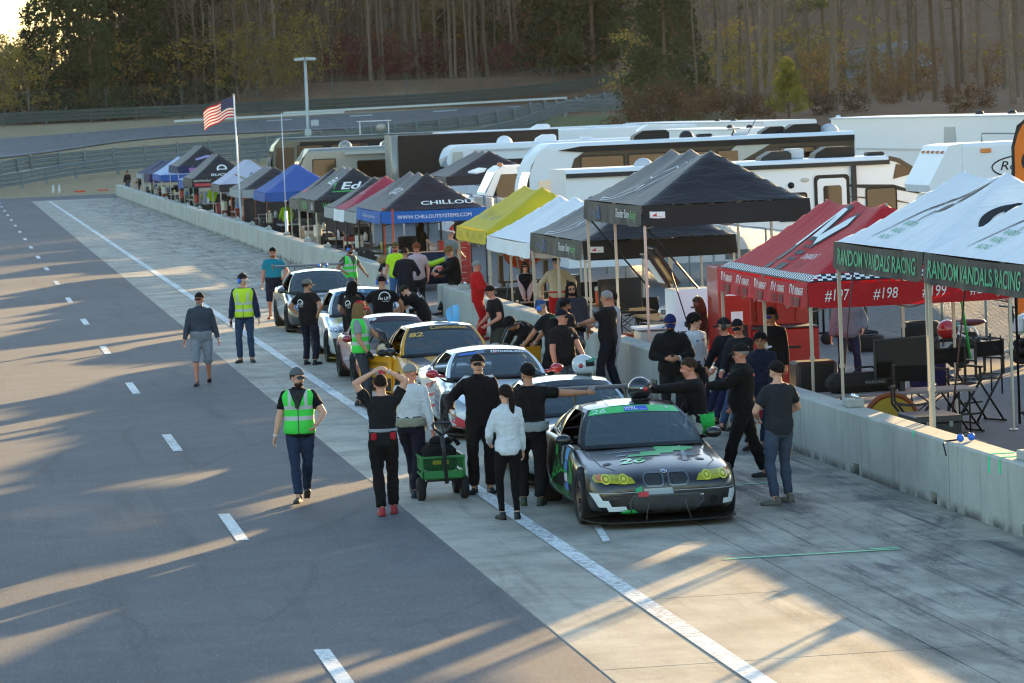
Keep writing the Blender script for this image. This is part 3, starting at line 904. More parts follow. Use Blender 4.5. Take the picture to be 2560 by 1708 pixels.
for i in range(4): scribble(cn_y, 'v_pit', 9, .6, .2, (-1.7 + i * 1.1, .5), MATS['ink_olive'], i, .02)
scribble(cn_y, 'pit', 15, 1.3, .25, (-.7, .40), ink_k, 9); scribble(cn_y, 'pit', 9, .8, .2, (-.9, .30), ink_b, 10); scribble(cn_y, 'pit', 13, 1.2, .2, (.9, .33), ink_k, 11); scribble(cn_y, 'pit', 7, .7, .15, (.6, .27), ink_b, 12)
cn_y.text('near', 'Po', .7, (.45, .36), MATS['ink_olive'], h=.34, bold=.03)
for c_ in (cn_b1, cn_b2): scribble(c_, 'v_pit', 11, .75, .16, (-1.95, .45), MATS['ink_dull_blue'], 13, .03)
# chillout
cn_c = Canopy('black_canopy', 'black canopy with blue valance lettered CHILLOUT facing the lane', 102.85, 108.95, 2.2, 3.25, F_plum, F_chill, vh=.33, legm=blackleg)
cn_c.text('near', 'CHILLOUT', 1.75, (.55, .21), ink_w, h=.17, bold=.02)
cn_c.text('near', 'SYSTEMS', .8, (1.0, .04), mat('ink_dim', '#4a4c66', .7), h=.07)
cn_c.text('v_near', 'WWW.CHILLOUTSYSTEMS.COM', 2.15, (.02, .5), ink_w, h=.1)
cn_c.text('pit', 'CHILLOUT', 1.7, (.1, .55), ink_w, h=.3, bold=.02)
cn_c.text('pit', 'SYSTEMS', .9, (.6, .36), MATS['ink_dim'], h=.1)
cn_c.text('v_pit', 'chilloutsystems', 3.2, (.2, .5), ink_pale, h=.12)
Canopy('grey_canopy', 'small black topped canopy with grey valance beside the blue valance one', 109.0, 112.45, 2.05, 3.0, F_charcoal, F_grey, vh=.33, legm=blackleg, mid=False)
cr = Canopy('rose_canopy', 'small red and white canopy squeezed between two grey ones', 112.5, 115.6, 2.05, 3.05, F_rose, F_white, vh=.36, legm=blackleg, mid=False)
scribble(cr, 'pit', 13, 1.3, .2, (0, .5), ink_pale, 15, .03)
Canopy('grey_canopy', 'small dark topped grey canopy next to the green lettered black one', 115.65, 118.6, 2.05, 2.98, F_charcoal, F_grey, vh=.33, legm=blackleg, mid=False)
ce = Canopy('black_canopy', 'black canopy with large white Ed and green frame on its end', 121.8, 127.85, 2.17, 3.24, F_charcoal, F_val_black, vh=.4, legm=alu)
ce.text('near', 'Ed', .75, (-.2, .45), ink_w, h=.33, shear=.3, bold=.02)
vs, fs = band([(-.55, .28), (-.72, -.12), (.6, -.12)], .05); ce.decal('near', vs, fs, (-.15, .36), ink_gg)
ce.text('near', 'AU', .4, (-.25, .12), ink_pale, h=.1, spacing=1.5)
ce.text('v_near', 'WWW', .62, (-.95, .5), ink_gg, h=.22)
ce.text('pit', 'Ed', 1.1, (.6, .62), ink_w, h=.36, shear=.3, bold=.02)
vs, fs = band([(-.9, .3), (-.5, .0), (.3, .0)], .08); ce.decal('pit', vs, fs, (-.2, .55), ink_gg)
vs, fs = quads((-1.1, -.12, 1.1, .12)); ce.decal('v_pit', vs, fs, (-.5, .5), mat('ink_deep_green', '#2c6a35', .7))
ce.text('v_pit', 'Ed', .5, (2.4, .5), ink_w, h=.2)
cp = Canopy('plum_canopy', 'dark plum canopy half hidden behind the green lettered black one', 127.95, 131.0, 2.1, 3.15, F_plum, F_plum, vh=.33, mid=False)
vs, fs = quads((-.4, -.1, .4, .1)); cp.decal('pit', vs, fs, (0, .3), ink_r)
Canopy('blue_canopy', 'plain royal blue canopy behind the thin white mast', 141.0, 146.6, 2.12, 3.18, F_blue, F_blue, vh=.33, legm=mat('rust_leg', '#6d3a26', .6), mid=False, hip=1.9)
cs = Canopy('dark_canopy', 'dark canopy with black side curtain and grey front edge by the flag', 152.8, 159.2, 2.05, 2.98, F_charcoal, F_grey, vh=.33, legm=mat('orange_leg', '#b4562a', .6), mid=False)
MB().grid(lambda u, v: (-1.45 + 2.9 * u, -3.12 + .03 * math.sin(u * 20), .1 + 1.75 * v), 30, 2).obj('side_curtain', F_black, cs.t)
cf = Canopy('pale_canopy', 'pale lilac canopy lettered NFC on its end', 165.35, 170.5, 2.1, 3.18, F_pale, F_charcoal, vh=.33, legm=alu, mid=False)
cf.text('near', 'NFC', .85, (.35, .42), ink_k, h=.2, shear=.2, spacing=1.3)
for k, m in enumerate((ink_r, ink_gg, ink_gr)):
 vs, fs = quads((-.35 + .0 * k, -.03, .35, .03)); cf.decal('near', vs, fs, (-.5 + .16 * k, .3 - .06 * k), m, rot=-.7)
cu = Canopy('black_canopy', 'black canopy with a white helmet emblem and red patch', 184.2, 191.3, 2.12, 3.34, F_charcoal, F_val_black, vh=.42, legm=mat('green_leg', '#6f9a86', .5), mid=True)
cu.text('near', 'RUCKUS', 1.3, (.1, .16), ink_w, h=.17, shear=.2, bold=.02)
vs, fs = band(arc(0, 0, .22, 210, -20, 12), .09); cu.decal('near', vs, fs, (.05, .42), ink_w)
vs, fs = quads((-.2, -.05, .22, .03)); cu.decal('near', vs, fs, (.07, .40), ink_pale)
cu.text('v_near', 'GATEWAY', .9, (-1.0, .78), ink_w, h=.1, shear=.2)
vs, fs = quads((-.42, -.07, .42, .07)); cu.decal('v_near', vs, fs, (-1.0, .3), ink_r)
vs, fs = quads((-.42, -.12, .42, .12)); cu.decal('v_near', vs, fs, (.55, .55), ink_r)
Canopy('blue_canopy', 'low blue and white canopy beside the tall grey one', 191.4, 195.6, 1.95, 2.75, F_paleblue, F_blue, vh=.4, legm=alu, mid=False)
cg = Canopy('slate_canopy', 'tall slate grey canopy with pink and white stripes on its end', 195.7, 203.4, 2.65, 3.75, F_charcoal, F_navy, vh=.36, legm=alu, mid=False)
vs, fs = quads((-.9, -.1, .9, .1)); cg.decal('v_near', vs, fs, (0, .5), mat('ink_pink', '#a06a9a', .7))
vs, fs = band([(-.6, -.1), (0, .12), (.7, .0)], .12, .2); cg.decal('near', vs, fs, (.1, .4), mat('ink_lilac', '#a79ac9', .7))
Canopy('blue_canopy', 'pale topped blue canopy behind a yellow post', 212.1, 220.4, 2.0, 3.0, F_paleblue, F_blue, vh=.34, legm=alu, mid=False)
Canopy('purple_canopy', 'small purple canopy among the blue ones at the wall end', 224, 230.2, 1.9, 2.75, F_navy, F_purple, vh=.5, legm=alu, mid=False)
Canopy('navy_canopy', 'navy canopy standing last on the wall by the cones', 232.5, 239.5, 1.85, 2.65, F_navy, F_grey, vh=.3, legm=alu, mid=False)
# a dark canopy in the paddock and a little one by the trailer
Canopy('plum_canopy', 'dark plum canopy in the paddock in front of the white motorhome', 148.0, 154.0, 2.3, 3.3, F_plum, F_plum, W=4.0, x0=20.2, vh=.35, legm=blackleg, mid=False, group='canopies in the paddock')
Canopy('black_canopy', 'small black canopy between the travel trailer and the tall white trailer', 117.6, 120.6, 2.28, 3.0, F_black, F_black, W=3.0, x0=28.1, vh=.33, legm=alu, mid=False, group='canopies in the paddock')
# ================================================================= racing cars
def paint_mat(name, col, rough=.28, metal=0.0, coat=1.0, var=.05):
 return mat('paint_' + name, col, rough, metal, var, 1.5, coat=coat)
rubber = mat('tyre_rubber', '#131313', .85, 0, .15, 20)
rim_bronze = mat('rim_bronze', '#5c5048', .4, .8, .1)
rim_black = mat('rim_black', '#191919', .4, .5, .1)
trim_k = mat('trim_black', '#0d0e0f', .45, 0, .1)
glass_ws = emit_less_glass('windscreen_glass', (.12, .165, .195), .03, .55)  # pale blue base colour paints in the sky's reflection
glass_dk = emit_less_glass('side_glass', (.012, .015, .018), .03, .45)
grille_m = NT('grille_mesh')
_w = grille_m.N.new('ShaderNodeTexBrick'); _w.inputs['Scale'].default_value = 22
_w.inputs['Color1'].default_value = (.004, .004, .004, 1); _w.inputs['Color2'].default_value = (.006, .006, .006, 1); _w.inputs['Mortar'].default_value = (.07, .07, .07, 1)
_w.inputs['Mortar Size'].default_value = .03
grille_m.link(grille_m.mapping((1, 1, 1), (0, 0, 0), (R(90), 0, 0)), _w.inputs['Vector']); grille_m.link(_w.outputs['Color'], grille_m.b.inputs['Base Color'])
grille_m = grille_m.m
BASE = [  # y, half width, bottom, shoulder, centre
 (-.78, .60, .22, .46, .50), (-.74, .74, .17, .53, .575), (-.62, .845, .15, .60, .655), (-.38, .90, .14, .66, .725), (0, .925, .14, .71, .78),
 (.40, .915, .14, .755, .83), (.64, .905, .14, .80, .865), (.74, .90, .14, .83, .0), (1.2, .895, .13, .865, .0), (1.9, .895, .13, .885, .0), (2.42, .905, .13, .90, .0),
 (2.75, .935, .14, .905, .0), (3.0, .93, .15, .915, .95), (3.4, .89, .19, .905, .945), (3.58, .83, .24, .87, .90), (3.68, .70, .30, .76, .79)]
class Car:
 def __init__(s, name, label, x, y, paint, wb=2.73, ws=1.0, hs=1.0, roofp=None, wheelr=.322, rim=None, hatch=False, roof_h=1.30, group='race cars queued in the pit lane', nose=None, rear_ext=0.0, windows=True, deck=0.0):
  s.t = thing(name, label, 'race car', (x, y, .005), 0, group)
  s.wb, s.ws, s.hs = wb, ws, hs
  s.k = wb / 2.73
  roofp = roofp or paint
  st = nose or BASE
  vs = []; fs = []
  npt = 0
  rows = []
  for (yy, w, zb, zs, zc) in st:
   yy = yy * (s.k if yy > 0 else 1); w *= ws
   zs *= hs; zc *= hs
   if yy > 2.9: yy += rear_ext * (yy - 2.9); zs += deck; zc += deck if zc else 0
   if zc == 0:
    half = [(0, zb), (.80 * w, zb), (.95 * w, zb + .03), (.982 * w, zb + .14), (w, zb + .45 * (zs - zb)), (.99 * w, zb + .72 * (zs - zb)), (.955 * w, zs - .035), (.905 * w, zs), (.85 * w, zs - .005), (.82 * w, .42), (0, .40)]
   else:
    half = [(0, zb), (.80 * w, zb), (.95 * w, zb + .03), (.982 * w, zb + .14), (w, zb + .45 * (zs - zb)), (.99 * w, zb + .72 * (zs - zb)), (.955 * w, zs - .04), (.89 * w, zs), (.72 * w, zs + .42 * (zc - zs)), (.45 * w, zs + .8 * (zc - zs)), (0, zc)]
   ring = [(a, yy, b) for a, b in half] + [(-a, yy, b) for a, b in half[-2:0:-1]]
   rows.append(ring)
  n = len(rows[0]); m = len(rows)
  for r in rows: vs += r
  for i in range(m - 1):
   for j in range(n):
    j2 = (j + 1) % n
    fs.append((i * n + j, (i + 1) * n + j, (i + 1) * n + j2, i * n + j2))
  fs.append(tuple(range(n))); fs.append(tuple((m - 1) * n + j for j in range(n))[::-1])
  tmp = MB().add(vs, fs, smooth=True).obj('body', paint, None)
  sd = tmp.modifiers.new('s', 'SUBSURF'); sd.levels = 2; sd.render_levels = 2
  cut = MB()
  for yy in (0, wb):
   for sx in (-1, 1):
    cut.cyl((sx * .62 * ws, yy, wheelr - .0), (sx * 1.2, yy, wheelr - .0), wheelr + .035, n=28)
  co = cut.obj('cutter', trim_k, None)
  bo = tmp.modifiers.new('b', 'BOOLEAN'); bo.object = co; bo.operation = 'DIFFERENCE'; bo.solver = 'EXACT'
  dg = bpy.context.evaluated_depsgraph_get()
  me = bpy.data.meshes.new_from_object(tmp.evaluated_get(dg))
  bpy.data.objects.remove(co); bpy.data.objects.remove(tmp)
  me.materials.clear(); me.materials.append(paint); me.materials.append(trim_k)
  for p in me.polygons:
   c = p.center
   inw = any((c.y - yy) ** 2 + (c.z - wheelr) ** 2 < (wheelr + .03) ** 2 for yy in (0, wb)) and abs(c.x) < .9 * ws
   p.material_index = 1 if (inw or c.z < .17 or (c.z < .6 and abs(c.x) < .8 * ws * .9 and .72 < c.y / s.k < 2.95 and p.normal.z > .2) or (abs(c.x) < .84 * ws * .905 and .72 < c.y / s.k < 2.95 and c.z < .8 * hs)) else 0
   p.use_smooth = True
  s.body = bpy.data.objects.new('body', me); COL.objects.link(s.body); s.body.parent = s.t
  bm = bmesh.new(); bm.from_mesh(me); s.bvh = BVHTree.FromBMesh(bm); bm.free()
  # ---- greenhouse
  s.H = roof_h; k = s.k
  s.zb0 = .855 * hs
  def S(sd, a, t):       # side surface, a 0 (A pillar) .. 1 (C pillar)
   yb = (.70 + (2.92 - .70) * a) * k; yt = (1.24 + ((2.55 if hatch else 2.22) - 1.24) * a) * k
   xb = (.745 + .05 * math.sin(math.pi * min(1, a * 1.1)) - .05 * a * a) * ws; xt = (.545 + .035 * math.sin(math.pi * a) - .02 * a) * ws
   zb = (.85 + .06 * a) * hs; zt = s.H - .055 + .025 * math.sin(math.pi * a) - .015 * a
   q = .03 * math.sin(math.pi * t)
   return Vector((sd * (xb + (xt - xb) * t + q), yb + (yt - yb) * t, zb + (zt - zb) * t + .3 * q))
  def Wf(u, t):          # windscreen
   e = S(1, 0, t); cx = u * e.x
   c = 1 - u * u
   return Vector((cx, e.y - (.17 - .10 * t) * c, e.z + (.015 + .03 * t) * c + .012 * math.sin(math.pi * t)))
  def Wr(u, t):
   e = S(1, 1, t); c = 1 - u * u
   return Vector((u * e.x, e.y + (.10 - .05 * t) * c, e.z + (.02 + .03 * t) * c))
  def Rf(u, v):
   sd = 1 if u >= 0 else -1
   e = S(sd, v, 1.0)
   f = Wf(abs(u), 1.0); r = Wr(abs(u), 1.0)
   yc = f.y + (r.y - f.y) * v
   c = 1 - u * u
   return Vector((abs(u) * e.x, yc, e.z + c * (.045 + .015 * math.sin(math.pi * v))))
  s.S, s.Wf, s.Wr, s.Rf = S, Wf, Wr, Rf
  MB().grid(lambda u, v: Rf(2 * u - 1, v), 14, 14).obj('roof', roofp, s.t)
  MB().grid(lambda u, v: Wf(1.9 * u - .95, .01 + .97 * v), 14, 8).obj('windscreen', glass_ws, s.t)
  MB().grid(lambda u, v: Wr(1.84 * u - .92, .06 + .88 * v), 12, 6, flip=True).obj('rear_window', glass_dk, s.t)
  for sd in (-1, 1):
   if windows:
    MB().grid(lambda u, v: S(sd, .60 + .31 * u, .06 + .86 * v), 8, 6).obj('quarter_window', glass_dk, s.t)
   pil = MB()
   for (a0, a1) in ((-.015, .045), (.55, .60), (.91, 1.02)):
    pil.grid(lambda u, v: S(sd, a0 + (a1 - a0) * u, -.04 + 1.05 * v) + Vector((sd * .006, 0, 0)), 3, 8)
   pil.grid(lambda u, v: S(sd, .0 + u, .90 + .11 * v) + Vector((sd * .005, 0, .002)), 16, 2)
   pil.grid(lambda u, v: S(sd, .0 + u, -.08 + .12 * v) + Vector((sd * .006, 0, 0)), 16, 2)
   pil.grid(lambda u, v: Wf(sd * (.94 + .07 * u), v) + Vector((0, -.006, .004)), 2, 8)
   pil.grid(lambda u, v: Wr(sd * (.90 + .11 * u), v) + Vector((0, .006, .004)), 2, 8)
   pil.obj('pillar', paint, s.t)
  pil = MB(); pil.grid(lambda u, v: Wf(2 * u - 1, -.06 + .08 * v) + Vector((0, -.006, .004)), 14, 1); pil.obj('cowl', trim_k, s.t)
  pil = MB(); pil.grid(lambda u, v: Wr(2 * u - 1, -.1 + .18 * v) + Vector((0, .004, .004)), 14, 2); pil.grid(lambda u, v: Wr(2 * u - 1, .92 + .09 * v) + Vector((0, .004, .004)), 14, 1); pil.obj('rear_frame', paint, s.t)
  # ---- wheels
  rim = rim or rim_black
  tw = .24 * ws
  for yy in (0, wb):
   for sd in (-1, 1):
    M = Matrix.Translation((sd * .80 * ws, yy, wheelr)) @ Matrix.Rotation(sd * math.pi / 2, 4, 'Y')
    r = MB(); rr = wheelr * .73
    r.lathe([(rr, -.10), (rr * .95, -.09), (rr * .92, .06), (rr * .97, .10), (rr, .105), (rr * .99, .112), (rr * .9, .10), (rr * .88, -.1)], 28, M)
    r.lathe([(.001, .07), (.05, .075), (.06, .05), (.06, .0), (.001, .0)], 12, M)
    for q in range(10):
     a = 2 * math.pi * q / 10
     for da in (-.09, .09):
      r.tube([(.045 * math.cos(a), .045 * math.sin(a), .055), (rr * .93 * math.cos(a + da), rr * .93 * math.sin(a + da), .085)], [.014, .011], 4, smooth=False, M=M)
    w = r.obj('wheel', rim, s.t)
    ty_ = MB(); R0 = wheelr
    ty_.lathe([(rr * .98, -.115), (R0 * .90, -.128), (R0 * .975, -.118), (R0, -.09), (R0, .09), (R0 * .975, .118), (R0 * .90, .128), (rr * .98, .115), (rr * .96, .0)], 36, M, closed=True)
    ty_.obj('tyre', rubber, w)
    MB().lathe([(.001, -.02), (rr * .8, -.02), (rr * .8, .0), (.001, .0)], 18, M).obj('brake_disc', mat('brake_steel', '#3a3635', .5, .7), w)
  # ---- interior: seat, cage, wheel, dashboard
  seatm = mat('seat_black', '#101012', .8)
  MB().box((.36 * ws, 1.75 * k, .62), (.5, .5, .2), b=.05).box((.36 * ws, 2.0 * k, .86 * hs), (.48, .14, .6 * hs), b=.06).obj('seat', seatm, s.t)
  MB().box((0, .92 * k, .78 * hs), (1.3 * ws, .34, .12), b=.04).obj('dashboard', seatm, s.t)
  st_ = MB(); M = Matrix.Translation((.36 * ws, 1.18 * k, .86 * hs)) @ Matrix.Rotation(R(68), 4, 'X')
  st_.tube([(.16 * math.cos(a * .3927), .16 * math.sin(a * .3927), 0) for a in range(17)], .016, 6, False, M=M); st_.box((0, 0, 0), (.3, .03, .02), M); st_.box((0, -.07, 0), (.03, .14, .02), M)
  st_.obj('steering_wheel', seatm, s.t)
  cg = MB()
  for sd in (-1, 1):
   cg.tube([S(sd, .02, .0) * .93 + Vector((0, .06, 0)), S(sd, .03, .95) - Vector((sd * .07, -.05, .06)), S(sd, .5, .97) - Vector((sd * .07, 0, .06)), S(sd, .95, .5) - Vector((sd * .1, 0, .05))], .02, 6)
   cg.tube([S(sd, .52, .97) - Vector((sd * .07, 0, .06)), (sd * .62 * ws, 2.0 * k, .45)], .02, 6)
  a = S(-1, .52, .97) - Vector((-.07, 0, .06)); b = S(1, .52, .97) - Vector((.07, 0, .06))
  cg.tube([a, b], .02, 6); cg.tube([a, (.5 * ws, 2.0 * k, .55)], .018, 6); cg.tube([(-.6 * ws, 2.02 * k, .85 * hs), (.6 * ws, 2.02 * k, .85 * hs)], .018, 6)
  cg.obj('roll_cage', mat('cage_grey', '#55585a', .5), s.t)
 def hit(s, view, a, b):
  if view == 'top': o, d = Vector((a, b, 3)), Vector((0, 0, -1))
  elif view == 'front': o, d = Vector((a, -3, b)), Vector((0, 1, 0))
  elif view == 'left': o, d = Vector((-3, a, b)), Vector((1, 0, 0))
  else: o, d = Vector((3, a, b)), Vector((-1, 0, 0))
  p, n, i, q = s.bvh.ray_cast(o, d)
  return (p, n) if p is not None else (None, None)
 def decal(s, view, vs, fs, c, m, name='sticker', lift=.004, mx=.07, rot=0.0, parent=None):
  """print shaped onto the bodywork; on 'left' the first coordinate runs front to back reversed so words read from outside"""
  vs, fs = subdiv2d(vs, fs, mx); out = []; ok = []
  for (a, b) in vs:
   if rot: a, b = a * math.cos(rot) - b * math.sin(rot), a * math.sin(rot) + b * math.cos(rot)
   if view == 'left': p, n = s.hit(view, c[0] - a, c[1] + b)
   elif view == 'top': p, n = s.hit(view, c[0] + a, c[1] + b)
   else: p, n = s.hit(view, c[0] + a, c[1] + b)
   ok.append(p is not None)
   if p is not None and n.dot({'top': Vector((0, 0, 1)), 'front': Vector((0, -1, 0)), 'left': Vector((-1, 0, 0)), 'right': Vector((1, 0, 0))}[view]) < 0: n = -n
   out.append(p + n * lift if p is not None else Vector((0, 0, .3)))
  fs = [f for f in fs if all(ok[i] for i in f) and max((out[f[0]] - out[i]).length for i in f) < mx * 3.5]
  return MB().add(out, fs, smooth=True).obj(name, m, parent or s.t)
 def text(s, view, body, w, c, m, h=None, rot=0.0, **k):
  vs, fs = fit_text(body, w, h, **k)
  return s.decal(view, vs, fs, c, m, 'lettering', rot=rot, lift=.007)
 def ws_banner(s, m, t0=.80, t1=.98, lift=.004):
  return MB().grid(lambda u, v: s.Wf(1.92 * u - .96, t0 + (t1 - t0) * v) + Vector((0, -lift, lift)), 16, 3).obj('banner', m, s.t)
 def ws_text(s, body, w, u, t, m, h=None, lift=.009, **k):
  vs, fs = fit_text(body, w, h, **k); vs, fs = subdiv2d(vs, fs, .1)
  xs_ = s.S(1, 0, t).x; ht = (s.S(1, 0, 1) - s.S(1, 0, 0)).length
  return MB().add([s.Wf(u + a / xs_, t + b / ht) + Vector((0, -lift, lift)) for a, b in vs], fs).obj('lettering', m, s.t)
 def ws_rect(s, u0, u1, t0, t1, m, lift=.007, name='sticker'):
  return MB().grid(lambda u, v: s.Wf(u0 + (u1 - u0) * u, t0 + (t1 - t0) * v) + Vector((0, -lift, lift)), 6, 2).obj(name, m, s.t)
 def mirrors(s, m, x=.90, z=.90, y=.92):
  for sd in (-1, 1):
   b = MB(); b.ell((sd * x * s.ws, y * s.k, z * s.hs), (.105, .075, .068), 14, 8); b.tube([(sd * .76 * s.ws, (y + .06) * s.k, (z - .05) * s.hs), (sd * x * s.ws, y * s.k, (z - .03) * s.hs)], [.025, .02], 6)
   o = b.obj('mirror', m, s.t)
   MB().ell((sd * x * s.ws, (y + .035) * s.k, z * s.hs), (.088, .045, .055), 12, 6).obj('mirror_glass', chrome, o)
 def splitter(s, m, y=-.86, w=.9, z=.08):
  pts = [(-w, .0), (-w, -.35), (-w * .93, -.62), (-w * .75, y + .06), (-.3, y), (.3, y), (w * .75, y + .06), (w * .93, -.62), (w, -.35), (w, 0)]
  return MB().prism(pts, z, z + .014).obj('splitter', m, s.t)
 def wing(s, m, y, z, w=1.5, up=None, chord=.26):
  t = MB()
  t.grid(lambda u, v: ((u - .5) * w, y + chord * (v - .5), z + .03 * v + .02 * math.sin(math.pi * v)), 10, 6)
  t.grid(lambda u, v: ((u - .5) * w, y + chord * (v - .5), z + .03 * v - .006), 10, 6, flip=True)
  t.box((-w / 2, y, z - .0), (.012, chord * 1.15, .16)).box((w / 2, y, z - .0), (.012, chord * 1.15, .16))
  o = t.obj('rear_wing', m, s.t)
  for sd in (-1, 1):
   MB().add([(sd * .33, y - .06, z), (sd * .33, y + .08, z), (sd * .33, y + .06, .9), (sd * .33, y - .12, .9)] + [(sd * .33 + .01, y - .06, z), (sd * .33 + .01, y + .08, z), (sd * .33 + .01, y + .06, .9), (sd * .33 + .01, y - .12, .9)],
                     [(0, 1, 2, 3), (7, 6, 5, 4), (0, 4, 5, 1), (2, 6, 7, 3), (1, 5, 6, 2), (0, 3, 7, 4)]).obj('wing_upright', m, o)
  return o
 def seams(s, m=None):
  m = m or trim_k
  for side in ('left', 'right'):
   sg = -1 if side == 'left' else 1
   for pts in ([(.80, .80), (.80, .3), (.86, .2)], [(1.72, .82), (1.74, .35), (1.66, .2)], [(.86, .2), (1.66, .2)]):
    pts = [((y_ * s.k), z_ * s.hs) for y_, z_ in pts]
    vs, fs = band([((-y_ if side == 'left' else y_), z_) for y_, z_ in pts], .009)
    s.decal(side, vs, fs, (0, 0), m, 'door_seam', .003, .12)
  for sd in (-1, 1):
   vs, fs = band([(sd * .66 * s.ws, .58), (sd * .70 * s.ws, .2), (sd * .68 * s.ws, -.25), (sd * .55 * s.ws, -.5)], .01); s.decal('top', vs, fs, (0, 0), m, 'bonnet_seam', .003, .1)
 def head(s, pts, m, m2=None, rings=True, mirror=True):
  """headlights: a lens following the body with round reflectors behind"""
  for sd in (-1, 1):
   vs, fs = poly(*[(sd * a, b) for a, b in (pts if sd > 0 else pts[::-1])])
   o = s.decal('front', vs, fs, (0, 0), m, 'headlight', .012, .05)
   if rings:
    cx = sum(p[0] for p in pts) / len(pts); cz = sum(p[1] for p in pts) / len(pts); h = (max(p[1] for p in pts) - min(p[1] for p in pts)) * .42
    for dx in (-.11, .09):
     vs, fs = band(arc(0, 0, h, 0, 360, 16), .012); s.decal('front', vs, fs, (sd * (cx + dx), cz), m2 or chrome, 'lamp_ring', .017, .05, parent=o)
     vs, fs = poly(*arc(0, 0, h * .45, 0, 340, 12)); s.decal('front', vs, fs, (sd * (cx + dx), cz), m2 or chrome, 'lamp', .019, .05, parent=o)
def nostrils(c, m, z0, z1, x0, x1):
 for sd in (-1, 1):
  pts = [(x0, z0 + .02), (x0 + .03, z0), (x1 - .04, z0), (x1, z0 + .05), (x1 - .01, z1 - .03), (x1 - .05, z1), (x0 + .03, z1), (x0, z1 - .02)]
  vs, fs = poly(*[(sd * a, b) for a, b in (pts if sd > 0 else pts[::-1])])
  o = c.decal('front', vs, fs, (0, 0), m, 'grille', .006)
  vs, fs = band([(sd * a, b) for a, b in pts + pts[:1]], .018); c.decal('front', vs, fs, (0, 0), mat('grille_edge', '#6a7074', .25, .6), 'grille_frame', .014, parent=o)
  for i in range(6):
   xx = x0 + (x1 - x0) * (i + .6) / 6.4
   vs, fs = quads((-.004, z0 + .015, .004, z1 - .015)); c.decal('front', vs, fs, (sd * xx, 0), mat('grille_slat', '#26272a', .4), 'slat', .012, parent=o)
# ---- 1: black car with green pixel pattern
P_black = paint_mat('black', '#07080b', .3, 0, .55); P_green = mat('livery_green', '#35c25a', .3, 0, .04, coat=.8); P_grey = mat('livery_grey', '#93a1a6', .3, 0, .04, coat=.8); P_wht = mat('livery_white', '#d9dedd', .3, 0, .04, coat=.8)
yellow_lens = mat('yellow_lens', '#a39c0e', .15, .1, .5, 22, coat=.6)
c1 = Car('race_car', 'black coupe with yellow headlights and green pixel pattern wearing number 26', 8.09, 42.13, P_black, rim=rim_bronze)
c1.ws_banner(P_green, .79, .985)
c1.ws_text('26', .17, -.74, .88, mat('livery_pale', '#b9e6cd', .4), h=.095, bold=.02)
c1.ws_rect(-.22, .28, .815, .955, mat('livery_blue', '#3554c4', .4))
c1.ws_text('WRL', .16, -.08, .89, ink_w, h=.05, lift=.013, bold=.02)
c1.ws_text('WORLD RACING LEAGUE', .27, .02, .835, ink_w, h=.02, lift=.013)
vs, fs = band(arc(0, 0, .02, 0, 360, 8), .008); c1.ws_rect(.68, .74, .88, .93, ink_pale)
c1.head([(.36, .525), (.40, .585), (.47, .615), (.66, .625), (.80, .62), (.825, .585), (.81, .545), (.62, .53), (.5, .515)], yellow_lens, mat('lamp_gold', '#ddd650', .15, .2))
for sd in (-1, 1):
 vs, fs = poly((sd * .70, .55), (sd * .79, .56), (sd * .80, .60), (sd * .74, .63)); c1.decal('front', vs if sd > 0 else vs, fs, (0, 0), mat('amber', '#c06a14', .2, coat=1), 'indicator', .017)
nostrils(c1, grille_m, .485, .625, .035, .27)
vs, fs = quads((-.40, .17, .40, .37)); c1.decal('front', vs, fs, (0, 0), grille_m, 'intake', .005)
vs, fs = band([(-.42, .16), (-.44, .3), (-.40, .38), (.40, .38), (.44, .3), (.30, .16), (-.42, .16)], .02); c1.decal('front', vs, fs, (0, 0), mat('intake_edge', '#4a4f53', .3, .3), 'intake_frame', .010)
vs, fs = poly(*arc(0, 0, .055, 0, 340, 14)); c1.decal('front', vs, fs, (.56, .29), mat('hole_black', '#020202', .9), 'brake_duct', .006)
vs, fs = quads((-.85, -.004, .85, .004)); c1.decal('front', vs, fs, (0, .425), ink_gr, 'bumper_chip_line', .005)
o = c1.decal('top', *poly(*arc(0, 0, .042, 0, 345, 18)), (0, -.62), ink_w, 'roundel', .008); c1.decal('top', *poly(*arc(0, 0, .034, 0, 345, 18)), (0, -.62), ink_k, 'roundel_ring', .011, parent=o)
for a0, mm in ((0, ink_b), (90, ink_w), (180, ink_b), (270, ink_w)):
 vs, fs = poly((0, 0), *arc(0, 0, .024, a0, a0 + 90, 5)); c1.decal('top', vs, fs, (0, -.62), mm, 'roundel_quarter', .014, parent=o)
# pixel livery on the bonnet
def pix(view, rects, sh, m, cx=0, cy=0):
 for (x0, y0, x1, y1) in rects:
  vs, fs = poly((x0 + sh * y0, y0), (x1 + sh * y0, y0), (x1 + sh * y1, y1), (x0 + sh * y1, y1)); c1.decal(view, vs, fs, (cx, cy), m, 'pixel_block', .004 + .0004 * len(rects))
pix('top', [(-.05, .30, .42, .44), (-.02, .2, .36, .30), (-.2, .08, .20, .2), (-.34, -.02, .05, .08)], .25, P_green, .04)
pix('top', [(-.58, .26, -.1, .29), (-.45, .06, -.33, .11), (.30, .02, .58, .07), (.34, -.05, .5, .0)], .25, P_grey, .0)
c1.text('top', '26', .34, (-.30, -.20), P_green, h=.24, shear=.25, bold=.03)
vs, fs = quads(*[(-.42 + .035 * i, -.035, -.42 + .035 * i + .017, .035) for i in range(24)]); c1.decal('top', vs, fs, (.06, .54), trim_k, 'vent_slots', .007)
for sd, x_ in ((-1, -.6), (1, .52)):
 vs, fs = poly(*arc(0, 0, .055, 0, 340, 10, .045)); c1.decal('top', vs, fs, (x_, -.22), mat('pin_grey', '#3b3d40', .5), 'bonnet_pin', .006)
